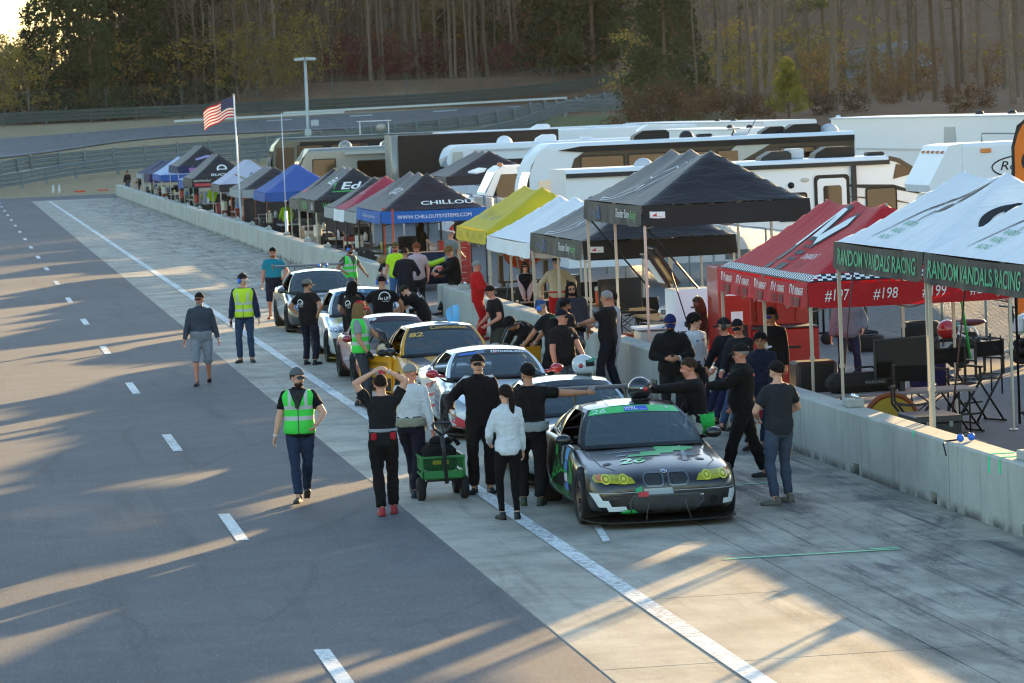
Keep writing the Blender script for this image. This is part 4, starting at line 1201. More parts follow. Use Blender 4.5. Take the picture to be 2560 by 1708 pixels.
vs, fs = band([(.42, .50), (.40, .2), (.33, -.3)], .035, .06); c1.decal('top', vs, fs, (0, 0), P_grey, 'stripe', .005)
pix('front', [(-.14, .385, .20, .46), (-.12, .335, .18, .386)], -.2, P_grey, -.04, 0)
pix('front', [(-.80, .33, -.72, .42), (-.80, .26, -.66, .34), (-.72, .21, -.5, .265)], -.5, P_wht, .14, 0)
pix('front', [(-.58, .165, -.38, .205), (-.60, .205, -.40, .245)], .0, P_green, .05, -.02)
pix('front', [(.72, .24, .86, .30), (.78, .30, .88, .40)], .2, P_wht, -.1, 0)
pix('front', [(.2, .355, .42, .372)], 0, ink_w, .02, 0)
vs, fs = quads((-.06, -.03, .06, .03)); c1.decal('front', vs, fs, (-.28, .40), ink_r, 'tow_strap', .02)
vs, fs = quads((-.04, -.03, .04, .03)); c1.decal('front', vs, fs, (-.33, .45), ink_g, 'tow_arrow', .012, rot=.3)
# roof livery
MB().grid(lambda u, v: c1.Rf(-.42 + .34 * u - .12 * (1 - v), .0 + .9 * v) + Vector((0, 0, .005)), 4, 10).obj('roof_stripe', P_green, c1.t)
MB().grid(lambda u, v: c1.Rf(-.08 + .24 * u - .12 * (1 - v), .0 + .9 * v) + Vector((0, 0, .005)), 4, 10).obj('roof_stripe', P_grey, c1.t)
# left flank
c1.text('left', '26', .34, (.62, .56), P_green, h=.30, bold=.03)
vs, fs = quads((-.11, -.07, .11, .07)); c1.decal('left', vs, fs, (.98, .60), ink_b, 'sticker'); c1.decal('left', vs, fs, (.98, .75), mat('ink_skyblue', '#4a93c9', .6), 'sticker')
vs, fs = quads((-.11, -.05, .11, .05)); c1.decal('left', vs, fs, (.98, .47), ink_pale, 'sticker'); c1.decal('left', vs, fs, (.95, .36), ink_b, 'sticker')
c1.text('left', 'MOTORSPORTS', 1.25, (1.35, .27), P_green, h=.10)
for i in range(5):
 vs, fs = band([(-.25, .02 * i), (0, -.05), (.3, .03 - .01 * i)], .028); c1.decal('left', vs, fs, (2.0 - .22 * i, .42 + .05 * i), P_green, 'splash', rot=.5 - .2 * i)
pix_l = quads((-.06, .0, .06, .10), (-.02, -.1, .1, .0), (-.1, .1, .02, .18)); c1.decal('left', *pix_l, (1.72, .78), P_green, 'pixel_block'); c1.decal('left', *pix_l, (1.3, .70), P_grey, 'pixel_block'); c1.decal('left', *pix_l, (1.1, .20), P_grey, 'pixel_block')
c1.mirrors(P_black, .93, .93, .86); c1.splitter(trim_k, -.90, .92, .075); c1.wing(mat('wing_carbon', '#0c0d0f', .6), 3.47, 1.33, 1.45); c1.seams(mat('seam', '#2a2d30', .5))
for sd in (-1, 1): MB().tube([(sd * .2, -.76, .36), (sd * .27, -.84, .09)], .004, 5).obj('splitter_stay', mat('stay', '#55585a', .4), c1.t)
# ---- 2: silver car behind it
P_silver = paint_mat('silver', '#9aa7ad', .3, .35)
c2 = Car('race_car', 'silver roofed coupe tucked close behind the black car under a white helmet', 8.12, 46.95, P_silver, rim=rim_black, group='race cars queued in the pit lane', roof_h=1.28)
c2.ws_banner(mat('banner_navy', '#1a2730', .35), .80, .985); c2.mirrors(P_silver); c2.splitter(trim_k); c2.seams()
c2.head([(.40, .54), (.44, .61), (.62, .64), (.80, .62), (.81, .56), (.6, .54)], mat('clear_lens', '#a5abad', .1, .5, coat=1)); nostrils(c2, grille_m, .485, .61, .035, .25)
# ---- 3: white car with flag flank
P_white = paint_mat('white', '#d3d8db', .25)
LOW = [(y_, w_ * (1.02 if -.1 < y_ < .5 or 2.4 < y_ < 3.1 else 1), zb_, zs_ * .97 + (.03 if -.2 < y_ < .3 else 0), zc_ * .97) for (y_, w_, zb_, zs_, zc_) in BASE]
c3 = Car('race_car', 'white coupe with red mirrors and a starry blue flag on its flank', 8.18, 54.5, P_white, wb=2.74, ws=1.03, roof_h=1.25, nose=LOW, wheelr=.335)
c3.ws_banner(mat('banner_slate', '#20282f', .35), .76, .985)
c3.ws_text('tlmusa.com', .62, .48, .88, ink_w, h=.085, bold=.02)
c3.ws_rect(-.84, -.42, .80, .90, ink_b); c3.ws_rect(-.42, -.18, .82, .95, mat('ink_steel', '#6a7f9a', .5)); c3.ws_rect(.06, .14, .80, .95, ink_r)
c3.ws_text('FREEDOM IS NEVER GIVEN, IT IS WON', 1.02, 0, 1.045, mat('ink_dim_grey', '#6f7780', .6), h=.045, lift=.012)
c3.mirrors(paint_mat('red_mirror', '#b3131d', .25), .95, .92, .82)
for (p_, q_) in (((-.72, -.32), .34), ((.72, -.32), .34)): pass
for sd in (-1, 1):
 vs, fs = band([(sd * .62, .25), (sd * .52, -.05), (sd * .38, -.3)], .06, .16); c3.decal('top', vs, fs, (0, 0), trim_k, 'bonnet_vent', .006)
 vs, fs = poly((sd * .62, .36), (sd * .84, .30), (sd * .86, .36), (sd * .80, .50)) if sd > 0 else poly((-.80, .50), (-.86, .36), (-.84, .30), (-.62, .36))
 c3.decal('front', vs, fs, (0, .12), mat('clear_lens', '#a5abad', .1, .5, coat=1), 'headlight', .01)
 vs, fs = poly((sd * .88, .42), (sd * .45, .17), (sd * .88, .17)); c3.decal('front', vs, fs, (0, -.02), ink_r, 'corner_flash', .006)
vs, fs = poly((-.45, .2), (.45, .2), (.5, .36), (.3, .44), (-.3, .44), (-.5, .36)); c3.decal('front', vs, fs, (0, 0), grille_m, 'intake', .006)
vs, fs = quads((-.32, -.2, .32, .2)); c3.decal('left', vs, fs, (.72, .47), mat('flag_blue', '#26305e', .4), 'flag_field', .005)
st_ = []
for r_ in range(4):
 for k_ in range(5):
  cx, cy_ = -.26 + .13 * k_ + (.06 if r_ % 2 else 0), -.15 + .1 * r_
  pts = [(cx + (.035 if q % 2 == 0 else .014) * math.sin(q * math.pi / 5), cy_ + (.035 if q % 2 == 0 else .014) * math.cos(q * math.pi / 5)) for q in range(10)]
  st_.append(pts)
vs = [p for q in st_ for p in q]; fs = [tuple(range(10 * i, 10 * i + 10)) for i in range(len(st_))]
c3.decal('left', vs, fs, (.72, .47), ink_w, 'stars', .009)
for i in range(5):
 vs, fs = quads((-.45, -.02, .45, .02)); c3.decal('left', vs, fs, (1.6, .36 + .09 * i), ink_r if i % 2 == 0 else ink_gr, 'stripe', .005, rot=.12)
for i in range(4):
 vs, fs = quads((-.07, -.04, .07, .04)); c3.decal('left', vs, fs, (1.15 + .17 * i, .72 - .05 * (i % 2)), (ink_pale, ink_gr, ink_k, ink_r)[i], 'sticker', .006)
c3.splitter(trim_k, -.86, .93, .08); c3.seams(); pass
# ---- 4: yellow and black
P_gold = paint_mat('gold', '#d8930c', .38, 0, .3)
c4 = Car('race_car', 'golden yellow and black coupe number 82 with both doors open', 8.10, 59.75, P_gold, wb=2.74, ws=1.0, roof_h=1.36, hs=1.04, roofp=P_white)
c4.ws_banner(mat('banner_black', '#14171b', .35), .79, .985)
c4.ws_text('Continental', .62, .22, .89, mat('ink_gold', '#d0a24a', .5), h=.10, bold=.02)
c4.ws_text('82', .24, -.68, .66, mat('ink_gold', '#d0a24a', .5), h=.12, bold=.03)
vs, fs = poly((-.25, .55), (.25, .55), (.62, -.35), (.30, -.62), (-.05, -.2)); c4.decal('top', vs, fs, (0.05, .0), P_black, 'bonnet_panel', .006)
vs, fs = poly((-.66, .5), (-.42, .55), (-.3, -.2), (-.52, -.3)); c4.decal('top', vs, fs, (0, 0), P_black, 'bonnet_panel', .006)
c4.mirrors(P_black); c4.splitter(trim_k); c4.seams()
c4.head([(.40, .56), (.44, .64), (.62, .67), (.80, .65), (.81, .58), (.6, .56)], mat('clear_lens', '#a5abad', .1, .5, coat=1)); nostrils(c4, grille_m, .50, .64, .035, .25)
c4.text('front', 'Continental', .85, (-.35, .43), ink_k, h=.10)
vs, fs = quads((-.45, .18, .45, .34)); c4.decal('front', vs, fs, (0, 0), grille_m, 'intake', .006)
t = MB(); t.box((.42, .1, .92), (.62, .22, .015)).box((.12, .1, .87), (.02, .24, .12)).box((.72, .1, .87), (.02, .24, .12)); t.obj('bonnet_duct', mat('carbon', '#1b1c1e', .35), c4.t)
def open_door(c, sd, ang, low, high, letters=None, glass=True):
 """door hinged at its front edge; skin, inner card, window frame"""
 k = c.k; hinge = Vector((sd * .885 * c.ws, .80 * k, 0)); L = .98 * k
 d = thing('tmp', 'x y z w', 'x');
 for q in ('label', 'category'): del d[q]
 d.name = 'door'; d.parent = c.t; d.location = hinge; d.rotation_euler = (0, 0, -sd * ang)
 prof = [(0, .26), (L, .26), (L, .55), (L, .86 * c.hs), (0, .83 * c.hs), (0, .55)]
 MB().prism([(a, b) for a, b in prof], -.035, .035, XYZ('YZ')).obj('door_skin', low, d)
 MB().prism([(.02, .28), (L - .02, .28), (L - .02, .50), (.02, .50)], sd * .036 if sd > 0 else -.042, .042 if sd > 0 else -.036, XYZ('YZ')).obj('door_lower_panel', high, d)
 fr = MB(); fr.tube([(0, .02, .83 * c.hs), (-sd * .16, .42, c.H - .12), (-sd * .2, .75, c.H - .06), (-sd * .06, L - .02, .87 * c.hs)], .02, 6); fr.obj('window_frame', trim_k, d)
 if glass:
  MB().add([(0, .04, .84 * c.hs), (-sd * .15, .42, c.H - .13), (-sd * .19, .74, c.H - .07), (-sd * .06, L - .04, .88 * c.hs)], [(0, 1, 2, 3)]).obj('door_glass', glass_dk, d)
 if letters:
  vs, fs = fit_text(letters, .8, .06)
  MB().add([(sd * .040, L / 2 - a if sd < 0 else L / 2 + a, .74 + b) for a, b in vs], fs).obj('lettering', ink_k, d)
  vs, fs = fit_text('Continental', .7, .085, bold=.02)
  MB().add([(sd * .046, L / 2 - a if sd < 0 else L / 2 + a, .43 + b) for a, b in vs], fs).obj('lettering', mat('ink_gold', '#d0a24a', .5), d)
  MB().box((sd * .042, L / 2, .60), (.006, .62, .10)).obj('door_stripe', ink_gr, d)
  MB().box((sd * .046, L * .28, .60), (.006, .2, .07)).obj('door_sticker', ink_r, d)
 mo = MB(); mo.ell((sd * .12, .12, .90 * c.hs), (.10, .07, .065), 12, 8); mo.obj('door_mirror', trim_k, d)
 return d
open_door(c4, -1, R(27), P_gold, P_black, 'RANDOM VANDALS RACING')
open_door(c4, 1, R(58), P_gold, P_black, None, False)
# ---- 5: low red car
P_red = paint_mat('red', '#8d1f2b', .3)
c5 = Car('race_car', 'low red car numbered 109 hidden behind the golden yellow car', 8.0, 66.2, P_red, wb=2.42, ws=.94, hs=.90, roof_h=1.20, roofp=P_white, wheelr=.31)
c5.ws_banner(mat('banner_wine', '#3a1c24', .35), .74, .985); c5.ws_text('109', .26, -.72, .87, ink_w, h=.10, bold=.03)
c5.mirrors(P_red); c5.seams(); c5.head([(.40, .50), (.44, .57), (.62, .59), (.78, .57), (.79, .52), (.6, .5)], mat('clear_lens', '#a5abad', .1, .5, coat=1))
# ---- 6: white hatchback with yellow flash
c6 = Car('race_car', 'white hatchback with a yellow flash and big black lower grille', 8.25, 72.95, P_white, wb=2.70, ws=.99, hs=1.06, roof_h=1.40, hatch=True, wheelr=.325, deck=.1)
c6.ws_banner(mat('banner_blue', '#3f6a86', .4), .78, .985); c6.ws_text('AN TUR', .42, -.25, .88, ink_w, h=.075)
P_yel = mat('livery_yellow', '#c9a81c', .3, 0, .04, coat=.8)
vs, fs = band([(-.55, .4), (-.68, 0), (-.74, -.4)], .22, .1); c6.decal('top', vs, fs, (0, 0), P_yel, 'flash', .006)
vs, fs = band([(-.7, .2), (-.3, .16), (.3, .2), (.7, .3)], .06, .06); c6.decal('front', vs, fs, (0, -.02), P_yel, 'lip_flash', .006)
c6.head([(.46, .60), (.50, .68), (.66, .72), (.83, .70), (.84, .63), (.64, .605)], mat('smoked_lens', '#34383c', .1, .3, coat=1))
vs, fs = poly((-.78, .24), (-.56, .20), (-.5, .44), (-.6, .52), (-.82, .5)); c6.decal('front', vs, fs, (0, 0), grille_m, 'intake', .008)
vs, fs = poly((.56, .20), (.78, .24), (.82, .5), (.6, .52), (.5, .44)); c6.decal('front', vs, fs, (0, 0), grille_m, 'intake', .008)
vs, fs = quads((-.45, .2, .45, .46), (-.45, .54, .45, .60)); c6.decal('front', vs, fs, (0, 0), grille_m, 'intake', .007)
c6.mirrors(P_white, .97, .95, .86); c6.splitter(P_yel, -.83, .88, .10); c6.seams()
for side in ('left',):
 vs, fs = band([(-.3, .1), (.2, -.05), (.8, .12)], .12, .05); c6.decal('left', vs, fs, (1.5, .5), P_yel, 'flash', .005)
# ---- 7: grey and black with wing
P_gun = paint_mat('gunmetal', '#3b4348', .3, .4)
c7 = Car('race_car', 'dark grey coupe with black bonnet and tall rear wing last in the queue', 8.45, 83.85, P_gun, wb=2.73, ws=1.0, roof_h=1.36, hs=1.03, roofp=paint_mat('pearl', '#b9c2c6', .3))
vs, fs = poly((-.62, .55), (.62, .55), (.58, -.35), (.3, -.6), (-.3, -.6), (-.58, -.35)); c7.decal('top', vs, fs, (0, 0), P_black, 'bonnet_panel', .006)
c7.text('top', 'QUANT', .6, (-.15, -.2), ink_pale, h=.08)
vs, fs = poly(*arc(0, 0, .2, 0, 345, 16, .1)); c7.decal('top', vs, fs, (-.05, .25), ink_pale, 'emblem', .012)
c7.head([(.40, .54), (.44, .62), (.62, .655), (.80, .635), (.81, .57), (.6, .54)], mat('smoked_lens', '#34383c', .1, .3, coat=1)); nostrils(c7, grille_m, .49, .63, .035, .25)
c7.mirrors(P_gun); c7.splitter(trim_k); c7.seams(); c7.wing(trim_k, 3.55, 1.38, 1.72)
# ================================================================= people
SKIN = {'fair': '#cf9a80', 'tan': '#b57f61', 'ruddy': '#c6826a', 'brown': '#5f3d2c', 'olive': '#96664a'}
HAIR = {'brown': '#3a2a1e', 'black': '#121011', 'grey': '#8b8a86', 'blond': '#7d613c', 'red': '#7a3f22', 'white': '#c9c6bf', 'dark': '#221a16'}
def skin_mat(k): return mat('skin_' + k, SKIN[k], .6, 0, .12, 14, bump=.15, bs=60, spec=.3)
def hair_mat(k): return mat('hair_' + k, HAIR[k], .8, 0, .35, 40, bump=.8, bs=55, spec=.12)
wrk = bpy.data.textures.new('cloth_wrinkles', 'CLOUDS'); wrk.noise_scale = .085; wrk.noise_depth = 2
def vest_mat(name, base, shirt, bands=True, z0=.98, vneck=True):
 if name in MATS: return MATS[name]
 a = NT(name); X, Y, Z = a.sep()
 base = srgb(base); silver = srgb('#b9beb8'); shirt = srgb(shirt)
 nz = a.noise(None, 8, 4)
 col = a.mix(nz, tuple(c * .82 for c in base), base)
 def between(v, lo, hi): return a.math('MULTIPLY', a.math('GREATER_THAN', v, lo), a.math('LESS_THAN', v, hi))
 ax = a.math('ABSOLUTE', X)
 m = between(Z, z0 + .10, z0 + .155)
 m = a.math('MAXIMUM', m, between(Z, z0 + .24, z0 + .29))
 m = a.math('MAXIMUM', m, a.math('MULTIPLY', between(ax, .085, .125), a.math('GREATER_THAN', Z, z0 + .27)))
 col = a.mix(m, col, silver)
 col = a.mix(a.math('MULTIPLY', a.math('LESS_THAN', ax, .007), a.math('GREATER_THAN', Y, 0)), col, (.05, .06, .06))
 if vneck:
  w = a.math('MULTIPLY', a.math('SUBTRACT', Z, z0 + .23), .42)
  v = a.math('MULTIPLY', a.math('LESS_THAN', ax, w), a.math('GREATER_THAN', Y, .0))
  col = a.mix(v, col, shirt)
 a.link(col, a.b.inputs['Base Color']); a.b.inputs['Roughness'].default_value = .75
 n2 = a.noise(None, 9, 3, .6, 1.2); a.bump(n2, .6, .02)
 return a.m
def ik(a, t, l1, l2, hint):
 a, t, h = Vector(a), Vector(t), Vector(hint)
 d = t - a; L = min(d.length, (l1 + l2) * .999)
 if d.length < 1e-6: d = Vector((0, 0, -1))
 d.normalize()
 t = a + d * L
 c = (l1 * l1 + L * L - l2 * l2) / (2 * L); s_ = math.sqrt(max(0, l1 * l1 - c * c))
 p = h - d * h.dot(d)
 if p.length < 1e-5: p = d.orthogonal()
 p.normalize()
 return a + d * c + p * s_, t
TORSO = [(-.12, .085, .085), (-.09, .135, .105), (-.03, .168, .118), (.05, .168, .118), (.15, .150, .105), (.27, .160, .113), (.40, .178, .120), (.47, .176, .112), (.525, .135, .088), (.555, .075, .066), (.60, .056, .058)]
ARM = [(.0, .050), (.12, .054), (.25, .052), (.5, .044), (.62, .043), (.85, .032), (1.0, .027)]
LEG = [(.0, .088), (.2, .082), (.48, .056), (.62, .057), (.8, .043), (1.0, .036)]
class Person:
 def __init__(s, label, x, y, rz, h=1.77, g=1.0, belly=0.0, skin='fair', hair='brown', pel=(0, 0, .95), pitch=0.0, roll=0.0, twist=0.0, head=(0, 0),
                 rf=(.10, 0, 0, .1), lf=(-.10, 0, 0, -.1), rh=None, lh=None, re=(.5, -.6, -.3), le=(-.5, -.6, -.3), rk=(.1, 1, 0), lk=(-.1, 1, 0),
                 top='tee', topc='#1a1b1d', bot='pants', botc='#1d1f24', shoe='#19191a', hat=None, hairstyle='short', beard=None, glasses=None, headset=None,
                 vest=None, wrap=None, z=0.0, fine=True, smile=False, fem=False, collar=None, topm=None, group=None, untuck=.09):
  k = h / 1.78; s.k = k
  s.t = thing('person', label, 'person', (x, y, z), rz, group)
  s.fine = fine
  vox = (.0105 if fine else .02)
  sk = skin_mat(skin)
  P0 = Vector(pel) * k
  # spine
  s.sec = []
  pos = P0.copy(); ds = .02; sv = -.12
  def frame(q):
   f = sstep(-.05, .38, q)
   tw = twist * f
   Mx = Matrix.Rotation(-pitch * f, 3, 'X') @ Matrix.Rotation(roll * f, 3, 'Y')
   Rz = Matrix.Rotation(tw, 3, 'Z')
   Mx = Rz @ Mx
   return Mx
  path = {}
  p = P0.copy(); q = 0.0
  path[0] = p.copy()
  while q < .62:
   p = p + frame(q) @ Vector((0, 0, ds * k)); q = round(q + ds, 3); path[q] = p.copy()
  p = P0.copy(); q = 0.0
  while q > -.14:
   p = p - frame(q) @ Vector((0, 0, ds * k)); q = round(q - ds, 3); path[q] = p.copy()
  def at(q):
   a = math.floor(q / ds) * ds; a0 = round(a, 3); a1 = round(a + ds, 3)
   a0 = a0 if a0 in path else min(path, key=lambda w: abs(w - q)); a1 = a1 if a1 in path else a0
   return path[a0].lerp(path[a1], (q - a) / ds)
  s.at, s.frame = at, frame
  def ringpt(q, a, b, ang, off=(0, 0)):
   F = frame(q)
   return at(q) + F @ Vector((a * math.cos(ang), b * math.sin(ang) + off[1], 0))
  def width(q):
   for i in range(len(TORSO) - 1):
    q0, a0, b0 = TORSO[i]; q1, a1, b1 = TORSO[i + 1]
    if q0 <= q <= q1:
     t_ = (q - q0) / (q1 - q0); a, b = a0 + (a1 - a0) * t_, b0 + (b1 - b0) * t_; break
   else: a, b = TORSO[-1][1:]
   gg = 1 + (g - 1) * (1 - sstep(.46, .56, q)); a *= gg * k; b *= gg * k
   if fem:
    a *= (1.02 if q < .1 else .90); b *= .95 if q < .2 else 1.0
   return a, b
  bl = lambda q: belly * math.exp(-((q - .12) / .13) ** 2)
  def torso(mb, q0, q1, e, n=20, cape=True):
   vs = []; rows = max(6, int((q1 - q0) / .035))
   for i in range(rows + 1):
    q = q0 + (q1 - q0) * i / rows
    a, b = width(q)
    for j in range(n):
     an = 2 * math.pi * j / n
     bb = b + e + (bl(q) * k if math.sin(an) > 0 else 0)
     chest = .014 * k * (math.exp(-((q - .38) / .07) ** 2)) * max(0, math.sin(an)) * (1 + (1.6 if fem else 0))
     F = frame(q)
     ca, sa = math.cos(an), math.sin(an)
     ex = .85
     vs.append(at(q) + F @ Vector(((a + e) * math.copysign(abs(ca) ** ex, ca), (bb + chest) * math.copysign(abs(sa) ** ex, sa), 0)))
   fs = [(i * n + j, i * n + (j + 1) % n, (i + 1) * n + (j + 1) % n, (i + 1) * n + j) for i in range(rows) for j in range(n)]
   fs += [tuple(range(n))[::-1], tuple(rows * n + j for j in range(n))]
   mb.add(vs, fs, smooth=True)
  s.torso_pt = lambda u, q, e, back: at(q) + frame(q) @ Vector((u, (-1 if back else 1) * ((width(q)[1] + e + (0 if back else bl(q) * k)) * math.sqrt(max(.05, 1 - (abs(u) / (width(q)[0] + e)) ** 2.4))), 0))
  # arms
  Fs = frame(.5)
  sw = .166 * k * (1 + (g - 1) * .5) * (.9 if fem else 1)
  arms = {}
  for sd, hnd, hint in ((1, rh, re), (-1, lh, le)):
   sh = at(.462) + Fs @ Vector((sd * sw, -.005, 0))
   tgt = Vector(hnd) * k if hnd else sh + Vector((sd * .085 * k, .03 * k, -.555 * k))
   el, wr = ik(sh, tgt, .295 * k, .262 * k, hint)
   arms[sd] = (sh, el, wr)
  s.arms = arms
  legs = {}
  for sd, ft, hint in ((1, rf, rk), (-1, lf, lk)):
   hp = at(-.03) + Vector((sd * .093 * k * (1 + (g - 1) * .4), 0, 0))
   an = Vector((ft[0] * k, ft[1] * k, (ft[2] + .085) * k))
   kn, an2 = ik(hp, an, .43 * k, .425 * k, hint)
   legs[sd] = (hp, kn, an2, ft[3] if len(ft) > 3 else 0, ft[4] if len(ft) > 4 else 0)
  s.legs = legs
  def limb(mb, pts, prof, e, t0=0, t1=1, n=12, gg=1.0):
   a, b, c = pts
   def pt(t): return a.lerp(b, t / .5) if t < .5 else b.lerp(c, (t - .5) / .5)
   def rr(t):
    for i in range(len(prof) - 1):
     if prof[i][0] <= t <= prof[i + 1][0]:
      f = (t - prof[i][0]) / (prof[i + 1][0] - prof[i][0]); return prof[i][1] + (prof[i + 1][1] - prof[i][1]) * f
    return prof[-1][1]
   ts = [t0 + (t1 - t0) * i / 12 for i in range(13)]
   ee = e if callable(e) else (lambda t: e)
   mb.tube([pt(t) for t in ts], [rr(t) * k * gg + ee(t) for t in ts], n)
   mb.ell(pt(t0), rr(t0) * k * gg + ee(t0), 10, 6)
   if t0 < .5 < t1: mb.ell(b, rr(.5) * k * gg + ee(.5), 10, 6)
  # ---- body: one continuous surface
  mb = MB()
  torso(mb, -.12, .60, -.012)
  hc = at(.60) + frame(.6) @ Vector((0, .012 * k, .085 * k))
  Hm = Matrix.Translation(hc) @ (frame(.6) @ Matrix.Rotation(head[0], 3, 'Z') @ Matrix.Rotation(-head[1], 3, 'X')).to_4x4() @ Matrix.Scale(k * (.96 if fem else 1), 4)
  s.Hm = Hm
  mb.tube([at(.53), at(.60), hc - Vector((0, 0, .03 * k))], [.06 * k, .056 * k, .055 * k], 12)
  mb.ell((0, -.008, .03), (.077, .095, .092), 16, 12, Hm)      # skull
  mb.ell((0, .018, -.035), (.062, .072, .082), 14, 10, Hm)     # face
  mb.ell((0, .05, -.088), (.036, .034, .030), 10, 8, Hm)       # chin
  mb.ell((0, .062, .022), (.052, .03, .014), 10, 6, Hm)        # brow
  mb.tube([(0, .082, .018), (0, .104, -.018), (0, .098, -.032)], [.010, .015, .012], 8, M=Hm)
  for sd in (-1, 1):
   mb.ell((sd * .076, -.004, -.008), (.013, .022, .033), 8, 6, Hm)
   mb.ell((sd * .038, .062, -.03), (.022, .022, .02), 8, 6, Hm)  # cheek
  for sd in (1, -1):
   sh, el, wr = arms[sd]
   limb(mb, (sh, el, wr), ARM, 0, gg=1 + (g - 1) * .6)
   d = (wr - el).normalized()
   body_c = Vector((0, sh.y, wr.z))
   inw = Vector((-sd, .35, 0)); nrm = (inw - d * inw.dot(d))
   if nrm.length < .1: nrm = Vector((0, 1, 0)) - d * d.y
   nrm.normalize(); wd = d.cross(nrm)
   if wd.dot(Vector((0, 1, .3))) < 0: wd = -wd
   s.__dict__['hand%d' % sd] = (wr, d, nrm, wd)
   pc = wr + d * .045 * k
   B = Matrix((wd, d, nrm)).transposed().to_4x4(); B.translation = pc
   mb.ell((0, 0, 0), (.040 * k, .052 * k, .018 * k), 12, 8, B)
   for i, (o, ln) in enumerate(((.030, .072), (.010, .082), (-.011, .076), (-.030, .060))):
    b0 = pc + d * .036 * k + wd * o * k
    b1 = b0 + (d * .80 + nrm * .35) * ln * .55 * k; b2 = b1 + (d * .35 + nrm * .9) * ln * .5 * k
    mb.tube([b0, b1, b2], [.0100 * k, .0092 * k, .0080 * k], 6); mb.ell(b2, .008 * k, 6, 4)
   t0_ = pc - d * .02 * k + wd * .03 * k; t1_ = t0_ + (wd * .7 + d * .7 + nrm * .3) * .036 * k; t2_ = t1_ + (d * .9 + nrm * .45) * .030 * k
   mb.tube([t0_, t1_, t2_], [.013 * k, .011 * k, .009 * k], 6); mb.ell(t2_, .009 * k, 6, 4)
  for sd in (1, -1):
   hp, kn, an, yaw, tp = legs[sd]
   limb(mb, (hp, kn, an), LEG, -.004, gg=1 + (g - 1) * .5)
   fd = Vector((math.sin(yaw), math.cos(yaw), -math.sin(tp)))
   mb.ell(an + Vector((0, 0, -.03 * k)), .04 * k, 8, 6)
   mb.tube([an + Vector((0, 0, -.045 * k)) - fd * .04 * k, an + Vector((0, 0, -.05 * k)) + fd * .12 * k], [.034 * k, .026 * k], 8)
  s.body = mb.obj('body', sk, s.t); s.remesh(s.body, vox, 0)
  # ---- clothes
  cv = .016 if fine else .024
  loose = .016
  long_ = top in ('long', 'jacket', 'suit', 'hoodie')
  te = {'tee': .016, 'polo': .017, 'long': .015, 'jacket': .026, 'suit': .022, 'hoodie': .03, 'tank': .014}[top] * k
  tm = topm or cloth(topc)
  mb = MB(); q_h = -.10 if top in ('jacket', 'hoodie') else (.06 if top == 'suit' or wrap else -untuck)
  torso(mb, q_h, .545, te)
  for sd in (1, -1):
   sh, el, wr = arms[sd]
   if top != 'tank':
    limb(mb, (sh, el, wr), ARM, (lambda t: te * (1.0 if long_ else .9 + .5 * t)), 0, .97 if long_ else .33, gg=1 + (g - 1) * .6)
  if collar: mb.tube([at(.535), at(.575)], [.085 * k, .072 * k], 14)
  if top == 'hoodie': mb.ell(at(.53) + frame(.53) @ Vector((0, -.07 * k, .0)), (.11 * k, .07 * k, .06 * k), 12, 8)
  s.shirt = mb.obj({'tee': 't_shirt', 'polo': 'polo_shirt', 'long': 'long_sleeved_shirt', 'jacket': 'jacket', 'suit': 'suit_top', 'hoodie': 'hoodie', 'tank': 'top'}[top], tm, s.t)
  s.remesh(s.shirt, cv, .010 if fine else 0)
  if bot:
   bm_ = cloth(botc); mb = MB()
   pe = {'pants': .016, 'jeans': .013, 'suit': .020, 'shorts': .028, 'leggings': .003}[bot] * k
   torso(mb, -.12, .10 if bot != 'suit' else .13, pe * .75 if bot != 'leggings' else .006)
   for sd in (1, -1):
    hp, kn, an, yaw, tp = legs[sd]
    e = (lambda t: pe * (.7 + .9 * sstep(.35, 1, t))) if bot not in ('leggings',) else (lambda t: .004 * k)
    limb(mb, (hp, kn, an), LEG, e, 0, {'shorts': .56}.get(bot, .965), gg=1 + (g - 1) * .5)
   s.pants = mb.obj({'pants': 'trousers', 'jeans': 'jeans', 'suit': 'suit_trousers', 'shorts': 'shorts', 'leggings': 'leggings'}[bot], bm_, s.t)
   s.remesh(s.pants, cv, .012 if fine and bot != 'leggings' else 0)
  if fine and not fem:
   sh, el, wr = arms[-1 if len(label) % 2 else 1]; MB().tube([wr.lerp(el, .04), wr.lerp(el, .10)], (.036 if not long_ else .044) * k, 12).obj('wristband', cloth('#c9ccc9'), s.t)
  shm = mat('shoe_' + shoe, shoe, .6, 0, .15, 20)
  for sd in (1, -1):
   hp, kn, an, yaw, tp = legs[sd]
   mb = MB()
   Fm = Matrix.Translation(an + Vector((0, 0, -.085 * k))) @ Matrix.Rotation(-yaw, 4, 'Z') @ Matrix.Rotation(-tp, 4, 'X') @ Matrix.Scale(k, 4)
   mb.ell((0, -.03, .045), (.042, .055, .045), 12, 8, Fm); mb.ell((0, .06, .038), (.045, .09, .036), 12, 8, Fm); mb.ell((0, .13, .032), (.046, .065, .030), 12, 8, Fm)
   mb.tube([(0, -.02, .05), (0, -.02, .11)], [.044, .042], 10, M=Fm)
   mb.box((0, .05, .012), (.088, .25, .024), Fm, b=.01)
   o = mb.obj('shoe', shm, s.t); s.remesh(o, .012 if fine else .02, 0)
  if vest:
   mb = MB(); torso(mb, -.04, .535, te + .016 * k)
   for sd in (1, -1):
    sh, el, wr = arms[sd]; mb.ell(sh + Vector((-sd * .035 * k, 0, .0)), (.055 * k, .085 * k, .062 * k), 12, 8)
   o = mb.obj('safety_vest', vest, s.t); s.remesh(o, cv, .006 if fine else 0)
